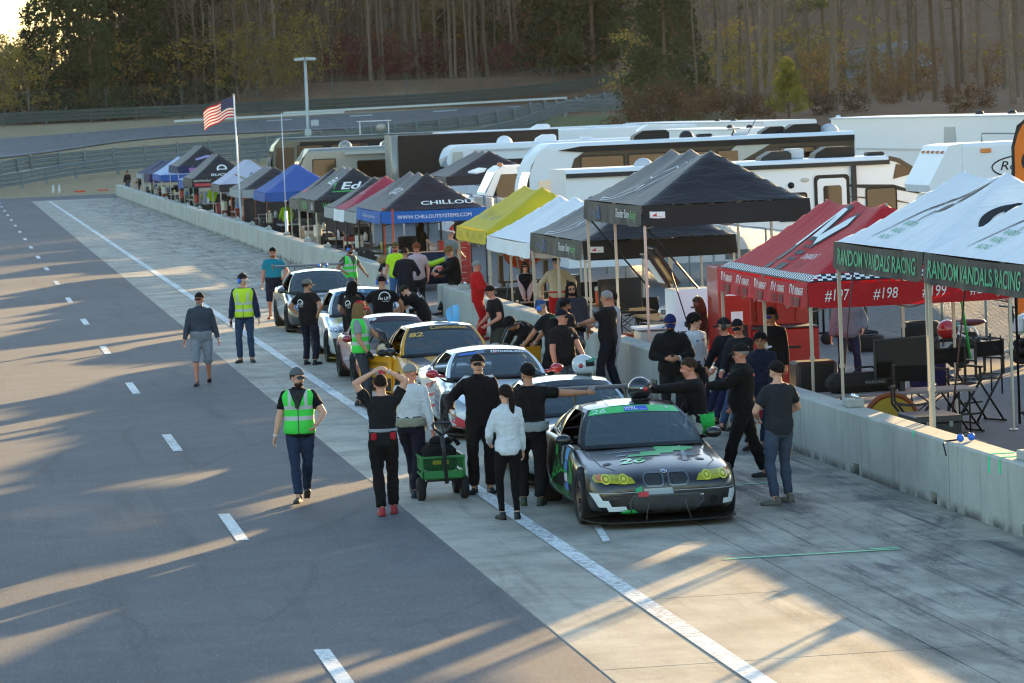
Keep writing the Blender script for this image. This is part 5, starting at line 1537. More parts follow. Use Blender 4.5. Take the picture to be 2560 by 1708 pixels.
  if wrap:
   mb = MB(); torso(mb, -.02, .10, .045 * k)
   for i in range(3): mb.ell(at(.03 + .03 * i) + Vector((.05 * (i - 1), 0, 0)), (.19 * k * g, .15 * k, .022 * k), 16, 6)
   a_, b_ = width(.0)
   mb.tube([at(.04) + Vector((.05, b_ + .05, 0)), at(-.06) + Vector((.08, b_ + .06, 0)), at(-.22) + Vector((.07, b_ + .05, 0))], [.05 * k, .045 * k, .035 * k], 8)
   mb.tube([at(.04) + Vector((-.04, b_ + .05, 0)), at(-.08) + Vector((-.07, b_ + .06, 0)), at(-.24) + Vector((-.09, b_ + .04, 0))], [.05 * k, .045 * k, .035 * k], 8)
   o = mb.obj('tied_sleeves', cloth(wrap), s.t); s.remesh(o, cv, .012)
  # ---- head details
  hm = hair_mat(hair)
  def shell(name, m, r, lim, c=(0, -.010, .028), n=28, mm=10, th=.006):
   mb = MB()
   def f(u, v):
    az = 2 * math.pi * u; ph = lim(az) * v
    return Hm @ Vector((c[0] + r[0] * math.sin(ph) * math.sin(az), c[1] + r[1] * math.sin(ph) * math.cos(az), c[2] + r[2] * math.cos(ph)))
   mb.grid(f, n, mm)
   o = mb.obj(name, m, s.t)
   so = o.modifiers.new('s', 'SOLIDIFY'); so.thickness = th; so.offset = 1
   return o
  fr = lambda az: .5 + .5 * math.cos(az)        # 1 at the front, 0 at the back
  if hairstyle == 'short' : shell('hair', hm, (.083, .102, .098), lambda az: R(122) - R(60) * fr(az) ** 1.3 + R(8) * math.sin(7 * az))
  elif hairstyle == 'buzz': shell('hair', hm, (.079, .098, .095), lambda az: R(118) - R(56) * fr(az) ** 1.3)
  elif hairstyle == 'full': shell('hair', hm, (.094, .112, .112), lambda az: R(118) - R(42) * fr(az) ** 1.6 + R(9) * math.sin(9 * az), th=.012)
  elif hairstyle in ('long', 'pony', 'dreads'):
   shell('hair', hm, (.088, .108, .106), lambda az: R(122) - R(62) * fr(az) ** 1.4 + R(5) * math.sin(7 * az), th=.01)
   mb = MB()
   if hairstyle == 'pony':
    mb.tube([Hm @ Vector(p) for p in ((0, -.09, .06), (.005, -.13, .03), (.01, -.13, -.08), (.015, -.11, -.20), (.02, -.10, -.30), (.025, -.10, -.36))], [.022, .034, .040, .036, .026, .008], 10)
    o = mb.obj('ponytail', hm, s.t)
   else:
    for i in range(26 if hairstyle == 'dreads' else 30):
     az = R(62) + R(236) * i / (25 if hairstyle == 'dreads' else 29)
     x0_, y0_ = .084 * math.sin(az), -.008 + .10 * math.cos(az)
     L_ = (.16 if hairstyle == 'dreads' else .20) * (1 + .25 * math.sin(i * 2.3))
     mb.tube([Hm @ Vector((x0_ * .8, y0_ * .8, .07)), Hm @ Vector((x0_ * 1.06, y0_ * 1.06, -.01)), Hm @ Vector((x0_ * 1.16, y0_ * 1.12, -L_ * .6)), Hm @ Vector((x0_ * 1.1, y0_ * 1.12, -L_))], [.014, .02, .018, .006], 6)
    mb.obj('hair_locks', hm, s.t)
  elif hairstyle == 'fringe': shell('hair', hm, (.092, .110, .108), lambda az: R(122) - R(38) * fr(az) ** 2 + R(10) * math.sin(8 * az), th=.012)
  if beard:
   mb = MB(); mb.ell((0, .030, -.075), (.060, .058, .050), 14, 8, Hm); mb.ell((0, .066, -.052), (.036, .026, .012), 10, 6, Hm)
   mb.obj('beard', hair_mat(beard), s.t)
  dk = mat('eye_dark', '#1a1412', .3); lip = mat('lip', '#6e3a33', .5)
  if not glasses:
   for sd in (-1, 1): MB().ell((sd * .031, .083, .004), (.015, .010, .008), 8, 6, Hm).obj('eye', dk, s.t)
  for sd in (-1, 1): MB().ell((sd * .031, .084, .027), (.021, .010, .006), 8, 4, Hm).obj('eyebrow', hm, s.t)
  MB().ell((0, .086, -.060), (.028, .010, .0055), 8, 4, Hm).obj('mouth', mat('teeth', '#d8d2c8', .4) if smile else lip, s.t)
  if glasses:
   g_ = MB()
   zz = .006 if glasses != 'up' else .085; yy = .088 if glasses != 'up' else .062
   for sd in (-1, 1):
    g_.ell((sd * .032, yy, zz), (.027, .008, .019), 10, 6, Hm)
    g_.tube([(sd * .056, yy - .006, zz + .008), (sd * .078, .0, zz + .006)], .004, 5, M=Hm)
   g_.box((0, yy + .004, zz + .006), (.02, .006, .006), Hm)
   g_.obj('sunglasses' if glasses != 'clear' else 'glasses', mat('lens_dark', '#0b0b0c', .1, coat=1) if glasses != 'clear' else mat('lens_clear', '#8a7f76', .1, coat=1), s.t)
  if hat:
   col, style = hat[0], hat[1]
   hmm = cloth(col)
   o = shell('cap', hmm, (.090, .110, .112), lambda az: R(76) + R(12) * (1 - fr(az)), th=.006)
   if style == 'santa':
    MB().lathe([(.10, 0), (.10, .03), (.075, .035), (.06, .08), (.0, .24)], 14, Hm @ Matrix.Translation((0, -.01, .07))).obj('hat_cone', cloth('#b3202a'), s.t)
    MB().ell((0, -.01, .32), .035, 8, 6, Hm).obj('bobble', cloth('#e0ddd6'), s.t); MB().lathe([(.105, 0), (.12, .015), (.115, .04), (.10, .045)], 14, Hm @ Matrix.Translation((0, -.01, .05))).obj('hat_brim', cloth('#d9d5cc'), s.t)
   elif style != 'beanie':
    sg = -1 if style == 'back' else 1
    bc = cloth(hat[2]) if len(hat) > 2 else hmm
    mb = MB()
    mb.grid(lambda u, v: Hm @ Vector(((u - .5) * .15 * (1 - .18 * v), sg * (.085 + (.092 * math.sqrt(max(.02, 1 - (2 * u - 1) ** 2 * .55))) * v), .042 - .020 * v - .055 * (u - .5) ** 2 * 4 * .35)), 12, 6)
    bl_ = mb.obj('cap_bill', bc, s.t); so = bl_.modifiers.new('s', 'SOLIDIFY'); so.thickness = .005
    MB().ell((0, -.01, .142), .008, 6, 4, Hm).obj('cap_button', bc, s.t)
  if headset:
   hb = mat('headset_' + headset, headset, .4)
   mb = MB(); mb.tube([Hm @ Vector((.100 * math.cos(a), -.012, .03 + .125 * math.sin(a))) for a in [math.pi * i / 12 for i in range(13)]], .010, 6)
   o = mb.obj('headset', mat('headset_band', '#16171a', .5), s.t)
   for sd in (-1, 1): MB().ell((sd * .098, -.005, -.004), (.028, .042, .052), 12, 8, Hm).obj('ear_cup', hb, o)
   MB().tube([Hm @ Vector(p) for p in ((-.10, .01, -.03), (-.085, .08, -.06), (-.03, .115, -.065))], .005, 5).obj('microphone', mat('headset_band', '#16171a', .5), o)
 def remesh(s, o, vox, disp):
  m = o.modifiers.new('r', 'REMESH'); m.mode = 'VOXEL'; m.voxel_size = vox; m.use_smooth_shade = True
  m2 = o.modifiers.new('sm', 'SMOOTH'); m2.factor = .5; m2.iterations = 2
  if disp:
   d = o.modifiers.new('d', 'DISPLACE'); d.texture = wrk; d.strength = disp * 2.4; d.mid_level = .5
   d.texture_coords = 'LOCAL'
 def print_(s, body, w, q, m, back=True, u0=0.0, e=.030, h=None, arc_=None, **kk):
  """flat print on the chest or back"""
  vs, fs = fit_text(body, w, h, **kk) if isinstance(body, str) else body
  vs, fs = subdiv2d(vs, fs, .05); out = []
  for a, b in vs:
   out.append(s.torso_pt((-(u0 + a)) if False else ((u0 + a) * (1 if back else -1)), q + b / s.k, e, back))
  return MB().add(out, fs).obj('shirt_print', m, s.t)
 def held(s, sd):
  wr, d, nrm, wd = s.__dict__['hand%d' % sd]
  return s.t.matrix_basis @ (wr + d * .085 * s.k + nrm * .025 * s.k)
D2 = math.radians
hv_green = '#3fe04a'; hv_yellow = '#c3e326'
def small(name, mb, m, label, cat, loc, rot=(0, 0, 0), group=None):
 o = mb.obj(name, m); o.location = loc; o.rotation_euler = rot
 return tag(o, label, cat, group)
cupm = mat('red_cup', '#b01a1f', .4); canm = mat('can_white', '#c9c9c4', .3, .3)
def cup(loc, label):
 t = thing('plastic_cup', label, 'cup', (loc[0], loc[1], loc[2] - .06))
 MB().lathe([(.031, 0), (.034, .002), (.046, .118), (.048, .12), (.044, .12), (.030, .006)], 16, closed=True).obj('cup', cupm, t)
 MB().lathe([(.045, .112), (.049, .112), (.049, .122), (.045, .122)], 16, closed=True).obj('rim', ink_w, t)
def phone(loc, rz, label):
 t = thing('phone', label, 'phone', loc, rz)
 MB().box((0, 0, 0), (.07, .012, .14), b=.005).obj('case', trim_k, t); MB().box((0, .008, 0), (.062, .003, .125)).obj('screen', mat('screen_off', '#12151a', .1), t)
def radio(loc, label):
 t = thing('walkie_talkie', label, 'radio', loc)
 MB().box((0, 0, 0), (.05, .03, .12), b=.006).obj('case', trim_k, t); MB().cyl((.015, 0, .05), (.015, 0, .17), .006, n=6).obj('antenna', trim_k, t)
# ---- on the lane
p = Person('man walking in grey shorts, slate long sleeved pullover and black cap', 4.52, 68.3, D2(172), 1.77, 1.14, .05, 'ruddy', 'grey', pel=(0, 0, .94), rf=(.11, .16, 0, .1), lf=(-.10, -.20, .03, -.1, -.25), rh=(.33, .10, .80), lh=(-.33, -.03, .82),
       top='long', topc='#3a424d', bot='shorts', botc='#7b8188', shoe='#17181a', hat=('#121212', 'cap'), beard='grey', hairstyle='buzz', head=(D2(-12), .02), collar=True)
p = Person('man in navy jacket under yellow safety vest with blue headset and white cap', 5.8, 74.0, D2(168), 1.84, 1.0, 0, 'fair', 'dark', rf=(.12, .03, 0, .3), lf=(-.12, 0, 0, -.3), rh=(.27, .12, .83), lh=(-.30, .05, .80), top='jacket', topc='#1b2440', bot='jeans', botc='#2c3f57', shoe='#151515',
       hat=('#1a1b1c', 'cap', '#b5b1a8'), headset='#2a6fd0', hairstyle='buzz', head=(D2(55), .12), vest=vest_mat('vest_yellow', hv_yellow, '#c3e326', z0=.96))
radio(p.held(1), 'black walkie talkie held by the man in the yellow vest')
p = Person('bearded man in teal t-shirt, navy shorts and red shoes', 7.82, 89.8, D2(170), 1.79, 1.22, .07, 'ruddy', 'red', rh=(.30, .06, .86), lh=(-.28, .22, 1.05), rf=(.13, 0, 0, .2), lf=(-.12, .06, 0, -.2), top='tee', topc='#157b8c', bot='shorts', botc='#1a2032', shoe='#a3202a', hat=('#141515', 'back', '#1f5c39'), beard='red', hairstyle='buzz', head=(0, .12))
p = Person('bearded man in green vest with headset leaning on the far car', 9.75, 90.0, D2(-145), 1.78, 1.0, 0, 'olive', 'black', rh=(.34, .18, 1.08), lh=(-.22, .36, 1.0), top='tee', topc='#4a4c3c', bot='pants', botc='#2a2c2e', hat=('#1a1b1c', 'cap'), headset='#2a6fd0', beard='black', head=(D2(35), .1), vest=vest_mat('vest_green_b', hv_green, '#4a4c3c'), fine=False)
nl = ink_w
def nolift(p, q=.34, w=.20, u=.0):
 p.print_('No LIFT', w, q, nl, u0=u, h=.055, shear=.15, bold=.02)
 p.print_(band(arc(0, 0, w * .42, 172, 8, 12), .018), 0, q + .015, nl, u0=u)
 p.print_('RACING', w * .5, q - .055, nl, u0=u + .02, h=.02)
p = Person('heavy bearded man with hands on hips in black shirt and khaki cap', 6.95, 72.3, D2(-38), 1.74, 1.18, .05, 'tan', 'dark', rh=(.24, -.02, 1.02), lh=(-.24, .02, 1.02), re=(1, -.5, 0), le=(-1, -.5, 0), rf=(.13, 0, 0, .2), lf=(-.13, .05, 0, -.2), top='tee', topc='#131315', bot='pants', botc='#171c2a', shoe='#151517', hat=('#6d6c60', 'cap'), beard='dark', head=(D2(-25), .08))
nolift(p, .32, .17, -.08)
p = Person('man in grey cap and black shirt lettered NOLIFT beside the white hatchback', 7.72, 71.3, D2(-20), 1.78, 1.05, 0, 'fair', 'grey', pitch=.12, rh=(.32, .35, 1.0), lh=(-.2, .3, 1.0), top='tee', topc='#141416', botc='#17181c', hat=('#5a5a60', 'cap'), head=(D2(-25), .2), fine=False)
p.print_('NOLIFT', .22, .43, nl, h=.05, shear=.2, bold=.02)
p = Person('man with dreadlocks and black shirt standing at the hatchback bonnet', 7.62, 70.0, D2(-48), 1.76, .95, 0, 'brown', 'black', hairstyle='dreads', rh=(.2, .25, 1.05), lh=(-.2, .25, 1.0), top='tee', topc='#121214', botc='#15161a', head=(D2(-30), .15), fine=False)
nolift(p, .36, .16, -.02)
p = Person('broad man in blue headset leaning on the bonnet, No Lift printed on black back', 8.28, 70.7, D2(-6), 1.82, 1.16, 0, 'tan', 'black', pitch=.12, rh=(.38, .3, 1.0), lh=(-.36, .3, 1.0), re=(1, -.2, -.2), le=(-1, -.2, -.2), top='tee', topc='#121214', botc='#15161a', headset='#2a6fd0', hairstyle='buzz', head=(0, .3), fine=False)
nolift(p, .36, .26, .04)
p = Person('man in black cap bending over the bonnet with a phone', 9.05, 71.2, D2(58), 1.76, 1.0, 0, 'fair', 'dark', pitch=.85, pel=(0, -.12, .93), rh=(.1, .62, .95), lh=(-.12, .60, .98), top='tee', topc='#131315', botc='#121214', hat=('#25302a', 'cap'), beard='dark', head=(0, .1), fine=False)
nolift(p, .36, .18)
phone(p.held(-1), D2(60), 'dark phone held over the white hatchback bonnet')
p = Person('long haired man in red cap and green vest walking beside the yellow car', 6.75, 61.1, D2(-112), 1.82, .97, 0, 'tan', 'blond', hairstyle='long', beard='blond', glasses='dark', rf=(.11, .12, 0, .1), lf=(-.10, -.1, 0, -.1), rh=(.28, .20, .93), lh=(-.22, .42, 1.0), top='polo', topc='#8a8c90', bot='pants', botc='#3b3f47', shoe='#1c1c1e', hat=('#b0161f', 'cap'), vest=vest_mat('vest_green_c', hv_green, '#8a8c90', z0=.97), head=(D2(6), .08))
for sd in (1, -1):
 wr, d, nrm, wd = p.__dict__['hand%d' % sd]
 MB().ell((0, 0, 0), (.048, .09, .035), 12, 8, Matrix.Translation(wr + d * .055) @ Matrix((wd, d, nrm)).transposed().to_4x4()).obj('glove', cloth('#151517'), p.t)
p = Person('bearded man in bright green safety vest, grey cap and blue jeans walking', 4.28, 46.35, D2(170), 1.76, 1.07, .02, 'fair', 'brown', rf=(.03, .28, 0, .15), lf=(-.04, -.24, .05, -.15, -.45), rh=(.33, .10, .84), lh=(-.24, .30, 1.04), re=(.8, -.6, 0), le=(-.8, -.5, -.2), top='polo', topc='#141417', bot='jeans', botc='#263449', shoe='#3a3029', hat=('#5a5d60', 'cap', '#3a3c40'), beard='brown', glasses='clear', hairstyle='short', head=(D2(38), .06), vest=vest_mat('vest_green', hv_green, '#141417'), collar=True)
radio((4.24, 46.16, 1.30), 'black radio clipped on the chest of the green vest')
p = Person('man from behind with both hands clasped on his head, red shoes', 5.13, 44.4, D2(-4), 1.77, .98, 0, 'fair', 'dark', hairstyle='buzz', rh=(.09, -.02, 1.80), lh=(-.09, -.02, 1.79), re=(1, -.05, .1), le=(-1, -.05, .1), rf=(.10, .06, 0, .15), lf=(-.06, -.14, 0, -.1), top='tee', topc='#1c1e21', bot='suit', botc='#111113', shoe='#9a2028', head=(0, -.05))
mb = MB(); mb.lathe([(.178, -.02), (.186, 0), (.182, .03), (.174, .03)], 24, Matrix.Translation((0, 0, 1.05)) @ Matrix.Diagonal((1, .72, 1, 1)), closed=True); mb.obj('waistband', cloth('#8d8f92'), p.t)
for sx_ in (-1, 1): MB().box((sx_ * .12, -.125, .99), (.07, .04, .09), b=.012).obj('waist_strap', cloth('#a8202a'), p.t)
p = Person('grey haired man in white long sleeved shirt turning away with suit tied at waist', 5.72, 46.3, D2(-28), 1.75, 1.08, .03, 'ruddy', 'grey', hairstyle='buzz', glasses='dark', pitch=.10, rh=(.32, -.02, .82), lh=(-.1, .38, 1.12), rf=(.09, -.16, 0, .2), lf=(-.05, .22, .02, -.1), top='long', topc='#c6c8c8', bot='suit', botc='#141828', shoe='#141a33', wrap='#8c8a78', head=(D2(-35), .25))
cup((p.held(-1).x + .06, p.held(-1).y, p.held(-1).z), 'red plastic cup held by the man in the white shirt')
p = Person('smiling man in black race suit with white shoulders and black cap holding a can', 6.62, 46.25, D2(172), 1.82, 1.0, 0, 'fair', 'brown', rh=(.36, .26, 1.08), lh=(-.27, .05, .86), re=(.8, -.6, -.3), rf=(.11, .03, 0, .25), lf=(-.10, 0, 0, -.2), top='suit', topc='#111113', bot='suit', botc='#111113', shoe='#0f0f10', hat=('#141414', 'cap'), collar=True, head=(D2(5), 0))
mb = MB()
for sd in (-1, 1):
 sh, el, wr = p.arms[sd]
 mb.tube([Vector((sd * .07, .0, sh.z + .065)), sh + Vector((sd * .0, 0, .068)), sh.lerp(el, .35) + Vector((sd * .062, 0, .03))], [.022, .03, .014], 8)
mb.obj('shoulder_panels', cloth('#c9cacb'), p.t)
small('drink_can', MB().lathe([(.026, 0), (.033, .008), (.033, .108), (.027, .12)], 16), canm, 'white drink can in the smiling driver hand', 'can', p.held(1) - Vector((0, 0, .06)))
p = Person('woman with long ponytail in white jacket and black leggings', 6.48, 43.0, D2(8), 1.66, .93, 0, 'fair', 'dark', fem=True, hairstyle='pony', rh=(.24, .12, .86), lh=(-.17, .26, 1.0), rf=(.08, -.03, 0, .35), lf=(-.09, .08, 0, -.1), top='long', topc='#cfd2d6', bot='leggings', botc='#0f0f11', shoe='#101012', head=(D2(18), .02), collar=True, untuck=.10)
p = Person('man in black t-shirt with grey waist wrap resting an arm on the black car', 6.98, 44.42, D2(-14), 1.80, 1.14, .03, 'tan', 'black', hairstyle='buzz', beard='black', hat=('#131314', 'cap'), rh=(.70, .18, 1.37), re=(.3, -.5, -.6), lh=(-.28, .06, .86), rf=(.10, -.03, 0, .2), lf=(-.12, .06, 0, -.3), top='tee', topc='#121213', bot='suit', botc='#141517', shoe='#2c3a2a', wrap='#8d918c', head=(D2(35), .02))
small('glass', MB().lathe([(.022, 0), (.030, .004), (.034, .10), (.031, .10), (.026, .01)], 14, closed=True), mat('clear_plastic', '#b9c4c8', .1, trans=.6), 'small clear plastic glass held above the black car roof', 'cup', p.held(1) + Vector((0, 0, -.03)))
p = Person('man in black long sleeves reaching both hands to the black helmet on the roof', 9.05, 44.05, D2(80), 1.81, 1.02, 0, 'ruddy', 'brown', hairstyle='short', glasses='up', pitch=.16, rh=(.10, .66, 1.36), lh=(-.12, .62, 1.38), re=(.5, -.2, -1), le=(-.5, -.2, -1), top='long', topc='#131314', bot='suit', botc='#a2a69c', shoe='#1b1b1c', head=(0, .05))
mb = MB(); mb.lathe([(.17, -.18), (.19, 0), (.185, .10), (.175, .10)], 20, Matrix.Translation((0, -.06, .98)) @ Matrix.Diagonal((1, .8, 1, 1)), closed=True); mb.obj('suit_skirt', cloth('#2fae4e'), p.t)
p = Person('woman with dark ponytail in black behind the man with the helmet', 9.2, 44.85, D2(60), 1.68, .98, 0, 'olive', 'black', fem=True, hairstyle='pony', rh=(.26, .1, .80), lh=(-.2, .3, 1.0), top='long', topc='#121318', bot='pants', botc='#101114')
t = thing('drink_bottle', 'black drinks bottle hanging from the hand of the ponytailed woman', 'bottle', p.held(1) - Vector((0, 0, .26)))
MB().lathe([(.038, 0), (.042, .01), (.042, .16), (.026, .19)], 14).obj('flask', trim_k, t); MB().lathe([(.027, .19), (.027, .22), (.02, .225)], 12).obj('bottle_lid', mat('lid_grey', '#3a3b3d', .4), t)
p = Person('heavy man with cap and glasses in black suit holding a red cup', 10.05, 45.95, D2(78), 1.80, 1.14, .06, 'ruddy', 'grey', hairstyle='buzz', glasses='clear', hat=('#121213', 'cap'), rh=(.26, .12, .95), lh=(-.20, .48, 1.26), rf=(.10, -.26, 0, .1), lf=(-.10, .26, 0, .0), top='suit', topc='#111112', bot='suit', botc='#111112', shoe='#121213', head=(0, .12), collar=True)
cup(p.held(-1), 'red plastic cup in front of the heavy man in black')
vs_, fs_ = quads((-.04, -.018, .04, .018)); p.print_((vs_, fs_), 0, .42, ink_r, back=True, u0=-.1)
p = Person('man seen from behind in grey t-shirt, jeans and black cap', 9.84, 43.0, D2(20), 1.77, 1.02, 0, 'fair', 'dark', hairstyle='buzz', hat=('#131314', 'cap'), beard='dark', rh=(.2, .26, 1.06), lh=(-.12, .30, 1.04), re=(.9, -.4, -.3), le=(-.9, -.4, -.3), rf=(.17, .10, 0, -.3), lf=(-.13, -.06, 0, -1.0), top='tee', topc='#2a2c31', bot='jeans', botc='#3f4a5b', shoe='#5d5b52', head=(D2(12), .08))
cup((9.66, 43.28, 1.10), 'small red cup before the man in the grey t-shirt')
# ---- along the wall
p = Person('dark haired driver in navy suit with white shoulder straps leaning on the wall', 11.15, 49.9, D2(150), 1.72, 1.0, 0, 'olive', 'black', hairstyle='full', pel=(0, -.16, .90), rf=(.12, .22, 0, .1), lf=(-.12, .25, 0, -.1), rh=(.2, .14, .80), lh=(-.22, .12, .80), top='suit', topc='#141a2b', bot='suit', botc='#141a2b', shoe='#15161a', head=(D2(10), .06), collar=True)
mb = MB()
for sd in (-1, 1): mb.box((sd * .17, -.02, 1.455), (.05, .13, .03), b=.012)
mb.obj('shoulder_straps', cloth('#c3c6cc'), p.t)
sit = dict(pel=(0, -.12, .93), rf=(.12, .30, .02, .1), lf=(-.12, .34, .02, -.1), rk=(.1, 1, .3), lk=(-.1, 1, .3))
p = Person('man in cap and dark sunglasses sitting on the wall in black jacket and jeans', 11.42, 52.5, D2(128), 1.74, 1.08, .03, 'ruddy', 'grey', hat=('#14151a', 'cap'), glasses='dark', pitch=.15, rh=(.08, .34, .86), lh=(-.10, .32, .88), top='jacket', topc='#17181b', bot='jeans', botc='#34445c', head=(D2(30), .1), **sit)
p = Person('person with large black headset and cap sitting on the wall in black pullover', 11.42, 53.6, D2(120), 1.70, .95, 0, 'ruddy', 'grey', hat=('#1b1c20', 'cap'), headset='#18191b', pitch=.1, rh=(.08, .36, .84), lh=(-.10, .34, .86), top='jacket', topc='#13141a', bot='pants', botc='#1a2140', head=(D2(-45), .0), **sit)
p = Person('man with purple billed black cap half hidden behind the headset wearer', 12.35, 54.2, D2(135), 1.76, 1.0, 0, 'tan', 'black', hat=('#15151a', 'cap', '#3d3a86'), headset='#18191b', top='jacket', topc='#15161a', botc='#15161a', head=(0, .2), fine=False)
p = Person('young driver with black fringe in white long sleeved undershirt', 11.08, 53.95, D2(-150), 1.76, .93, 0, 'fair', 'black', hairstyle='fringe', rh=(.27, .02, .86), lh=(-.26, -.03, .86), rf=(.11, .02, 0, .1), lf=(-.11, 0, 0, -.1), top='long', topc='#c9ccd0', bot='suit', botc='#222a4a', shoe='#1a1a1c', head=(D2(42), -.02), untuck=.10)
for k_, (u_, q_, m_) in enumerate(((.05, .40, ink_r), (-.06, .40, ink_b), (-.06, .375, ink_gr))):
 vs_, fs_ = quads((-.022, -.010, .022, .010)); p.print_((vs_, fs_), 0, q_, m_, back=False, u0=u_)
p = Person('man in blue cap looking down at his phone in black jacket', 10.62, 53.5, D2(172), 1.78, 1.12, .04, 'tan', 'dark', hat=('#1a2452', 'cap'), beard='dark', rh=(.09, .26, 1.12), lh=(-.09, .26, 1.12), re=(1, -.4, -.4), le=(-1, -.4, -.4), top='jacket', topc='#131315', bot='pants', botc='#1a1a1c', head=(0, .42), collar=True)
phone((p.held(1) + p.held(-1)) / 2, 0, 'black phone in both hands of the man in the blue cap')
p = Person('woman with long brown hair and red headset behind the wall', 12.45, 60.2, D2(30), 1.66, .95, 0, 'fair', 'brown', fem=True, hairstyle='long', headset='#5a1a22', top='jacket', topc='#1b1916', botc='#17181a', head=(D2(35), .2), fine=False)
p = Person('man in black t-shirt with arm band standing sideways, dark trousers', 10.95, 60.6, D2(62), 1.83, 1.08, .04, 'tan', 'grey', hairstyle='short', lh=(-.10, .50, 1.20), rh=(.27, .0, .80), le=(-.4, -.3, -1), rf=(.13, -.10, 0, -.3), lf=(-.12, .12, 0, -.1), top='tee', topc='#161618', bot='suit', botc='#171b26', shoe='#151517', head=(D2(6), .06))
mb = MB(); sh, el, wr = p.arms[1]; mb.tube([el.lerp(wr, .05), el.lerp(wr, .22)], .056, 10); mb.obj('arm_band', trim_k, p.t)
p = Person('driver in pale grey suit hidden behind the man in the black t-shirt', 11.18, 61.5, D2(110), 1.77, 1.0, 0, 'tan', 'black', hairstyle='full', lh=(-.1, .42, 1.18), top='suit', topc='#a7abac', bot='suit', botc='#a7abac', fine=False)
p = Person('big man with long dark hair and sunglasses in charcoal hoodie', 10.98, 64.4, D2(178), 1.81, 1.22, .05, 'tan', 'black', hairstyle='long', beard='black', glasses='dark', top='hoodie', topc='#2e3038', bot='jeans', botc='#27334a', head=(D2(5), .02), fine=True)
p = Person('dark haired man in sunglasses and black jacket with white sleeve stripe bumping fists', 10.22, 60.6, D2(-70), 1.73, 1.0, 0, 'olive', 'black', hairstyle='short', beard='black', glasses='dark', lh=(-.16, .50, 1.16), rh=(.24, .08, .9), le=(-.5, -.2, -1), top='suit', topc='#131316', bot='suit', botc='#131316', head=(D2(-4), .0))
mb = MB(); sh, el, wr = p.arms[-1]; mb.tube([el.lerp(wr, .1) + Vector((0, 0, .05)), el.lerp(wr, .8) + Vector((0, 0, .042))], .016, 6); mb.obj('sleeve_stripe', cloth('#c9c6bd'), p.t)
p = Person('bald cheeked man in black cap and black polo with a small white crest', 9.48, 56.6, D2(-150), 1.76, 1.15, .06, 'ruddy', 'grey', hairstyle='buzz', hat=('#15181f', 'cap'), rh=(.26, .12, .88), lh=(-.16, .38, .95), top='polo', topc='#141416', bot='pants', botc='#4a4f58', head=(D2(20), .0), collar=True)
vs_, fs_ = quads((-.016, -.016, .016, .016)); p.print_((vs_, fs_), 0, .40, ink_pale, back=False, u0=.07)
p = Person('man in bright red race suit with glasses looking at his hands', 11.12, 77.3, D2(-105), 1.75, 1.02, .03, 'ruddy', 'grey', hairstyle='buzz', glasses='clear', rh=(.10, .30, 1.10), lh=(-.06, .32, 1.12), re=(.9, -.4, -.4), le=(-.9, -.4, -.4), rf=(.10, .02, 0, .1), lf=(-.10, .08, 0, -.1), top='suit', topc='#c01a1c', bot='suit', botc='#c01a1c', shoe='#8a1a1c', head=(D2(10), .18), collar=True)
p.print_('OMP', .07, .42, ink_w, back=False, u0=-.07, h=.02)
p = Person('short haired man in black t-shirt with bowed head beside the red suit', 9.95, 66.6, D2(105), 1.74, 1.02, 0, 'ruddy', 'dark', hairstyle='buzz', pitch=.25, rh=(.2, .3, 1.0), lh=(-.2, .3, 1.0), top='tee', topc='#151517', botc='#3a3c30', head=(0, .35), fine=False)
p = Person('dark haired mechanic bent deep into the yellow car', 9.62, 61.35, D2(120), 1.76, .98, 0, 'tan', 'black', hairstyle='full', pitch=1.15, pel=(0, -.18, .90), rh=(.12, .55, .62), lh=(-.12, .55, .62), top='suit', topc='#141416', bot='suit', botc='#15161a', head=(0, -.1))
p = Person('man with blue headset stooping at the yellow car door, green letters on back', 9.95, 60.6, D2(52), 1.77, 1.05, 0, 'tan', 'grey', hairstyle='buzz', hat=('#2c4a7a', 'back'), headset='#2f7be0', pitch=.42, pel=(0, -.06, .93), rh=(.16, .44, .92), lh=(-.18, .46, .92), top='tee', topc='#191b1e', botc='#1a1b1e', head=(0, .25))
p.print_('RANDOM VANDALS', .26, .44, ink_gg, h=.022)
# ---- in the wall gap
p = Person('man in fluorescent yellow t-shirt and tan cap in the wall gap', 10.95, 90.2, D2(165), 1.76, 1.05, .03, 'ruddy', 'red', beard='red', hat=('#5a4a2a', 'cap'), rh=(.30, .05, .82), lh=(-.25, .2, .95), top='tee', topc='#b8e02a', bot='jeans', botc='#3a5f8f', head=(D2(-10), .1), fine=False)
p = Person('man with shaved head in navy jersey seen from behind', 10.68, 86.2, D2(-20), 1.77, 1.06, 0, 'tan', 'dark', hairstyle='buzz', rh=(.24, .28, 1.08), lh=(-.22, .24, 1.0), top='long', topc='#161a26', botc='#18191d', head=(0, .2), fine=False)
p = Person('man in pale pink polo shirt and black trousers looking down', 11.2, 88.0, D2(168), 1.80, 1.03, .02, 'ruddy', 'red', hairstyle='full', rh=(.26, .12, .88), lh=(-.26, .10, .90), top='polo', topc='#b9a2a6', botc='#15161a', head=(D2(14), .25), collar=True, fine=False)
p = Person('blond driver in black suit sitting on the wall end holding a helmet', 11.75, 86.05, D2(100), 1.78, 1.08, .04, 'ruddy', 'blond', hairstyle='full', pel=(0, -.12, .95), pitch=.25, rf=(.12, .34, .0, .1), lf=(-.10, .38, 0, -.1), rh=(.14, .36, 1.12), lh=(-.14, .36, 1.10), top='suit', topc='#131314', bot='suit', botc='#131314', head=(0, .35), fine=False)
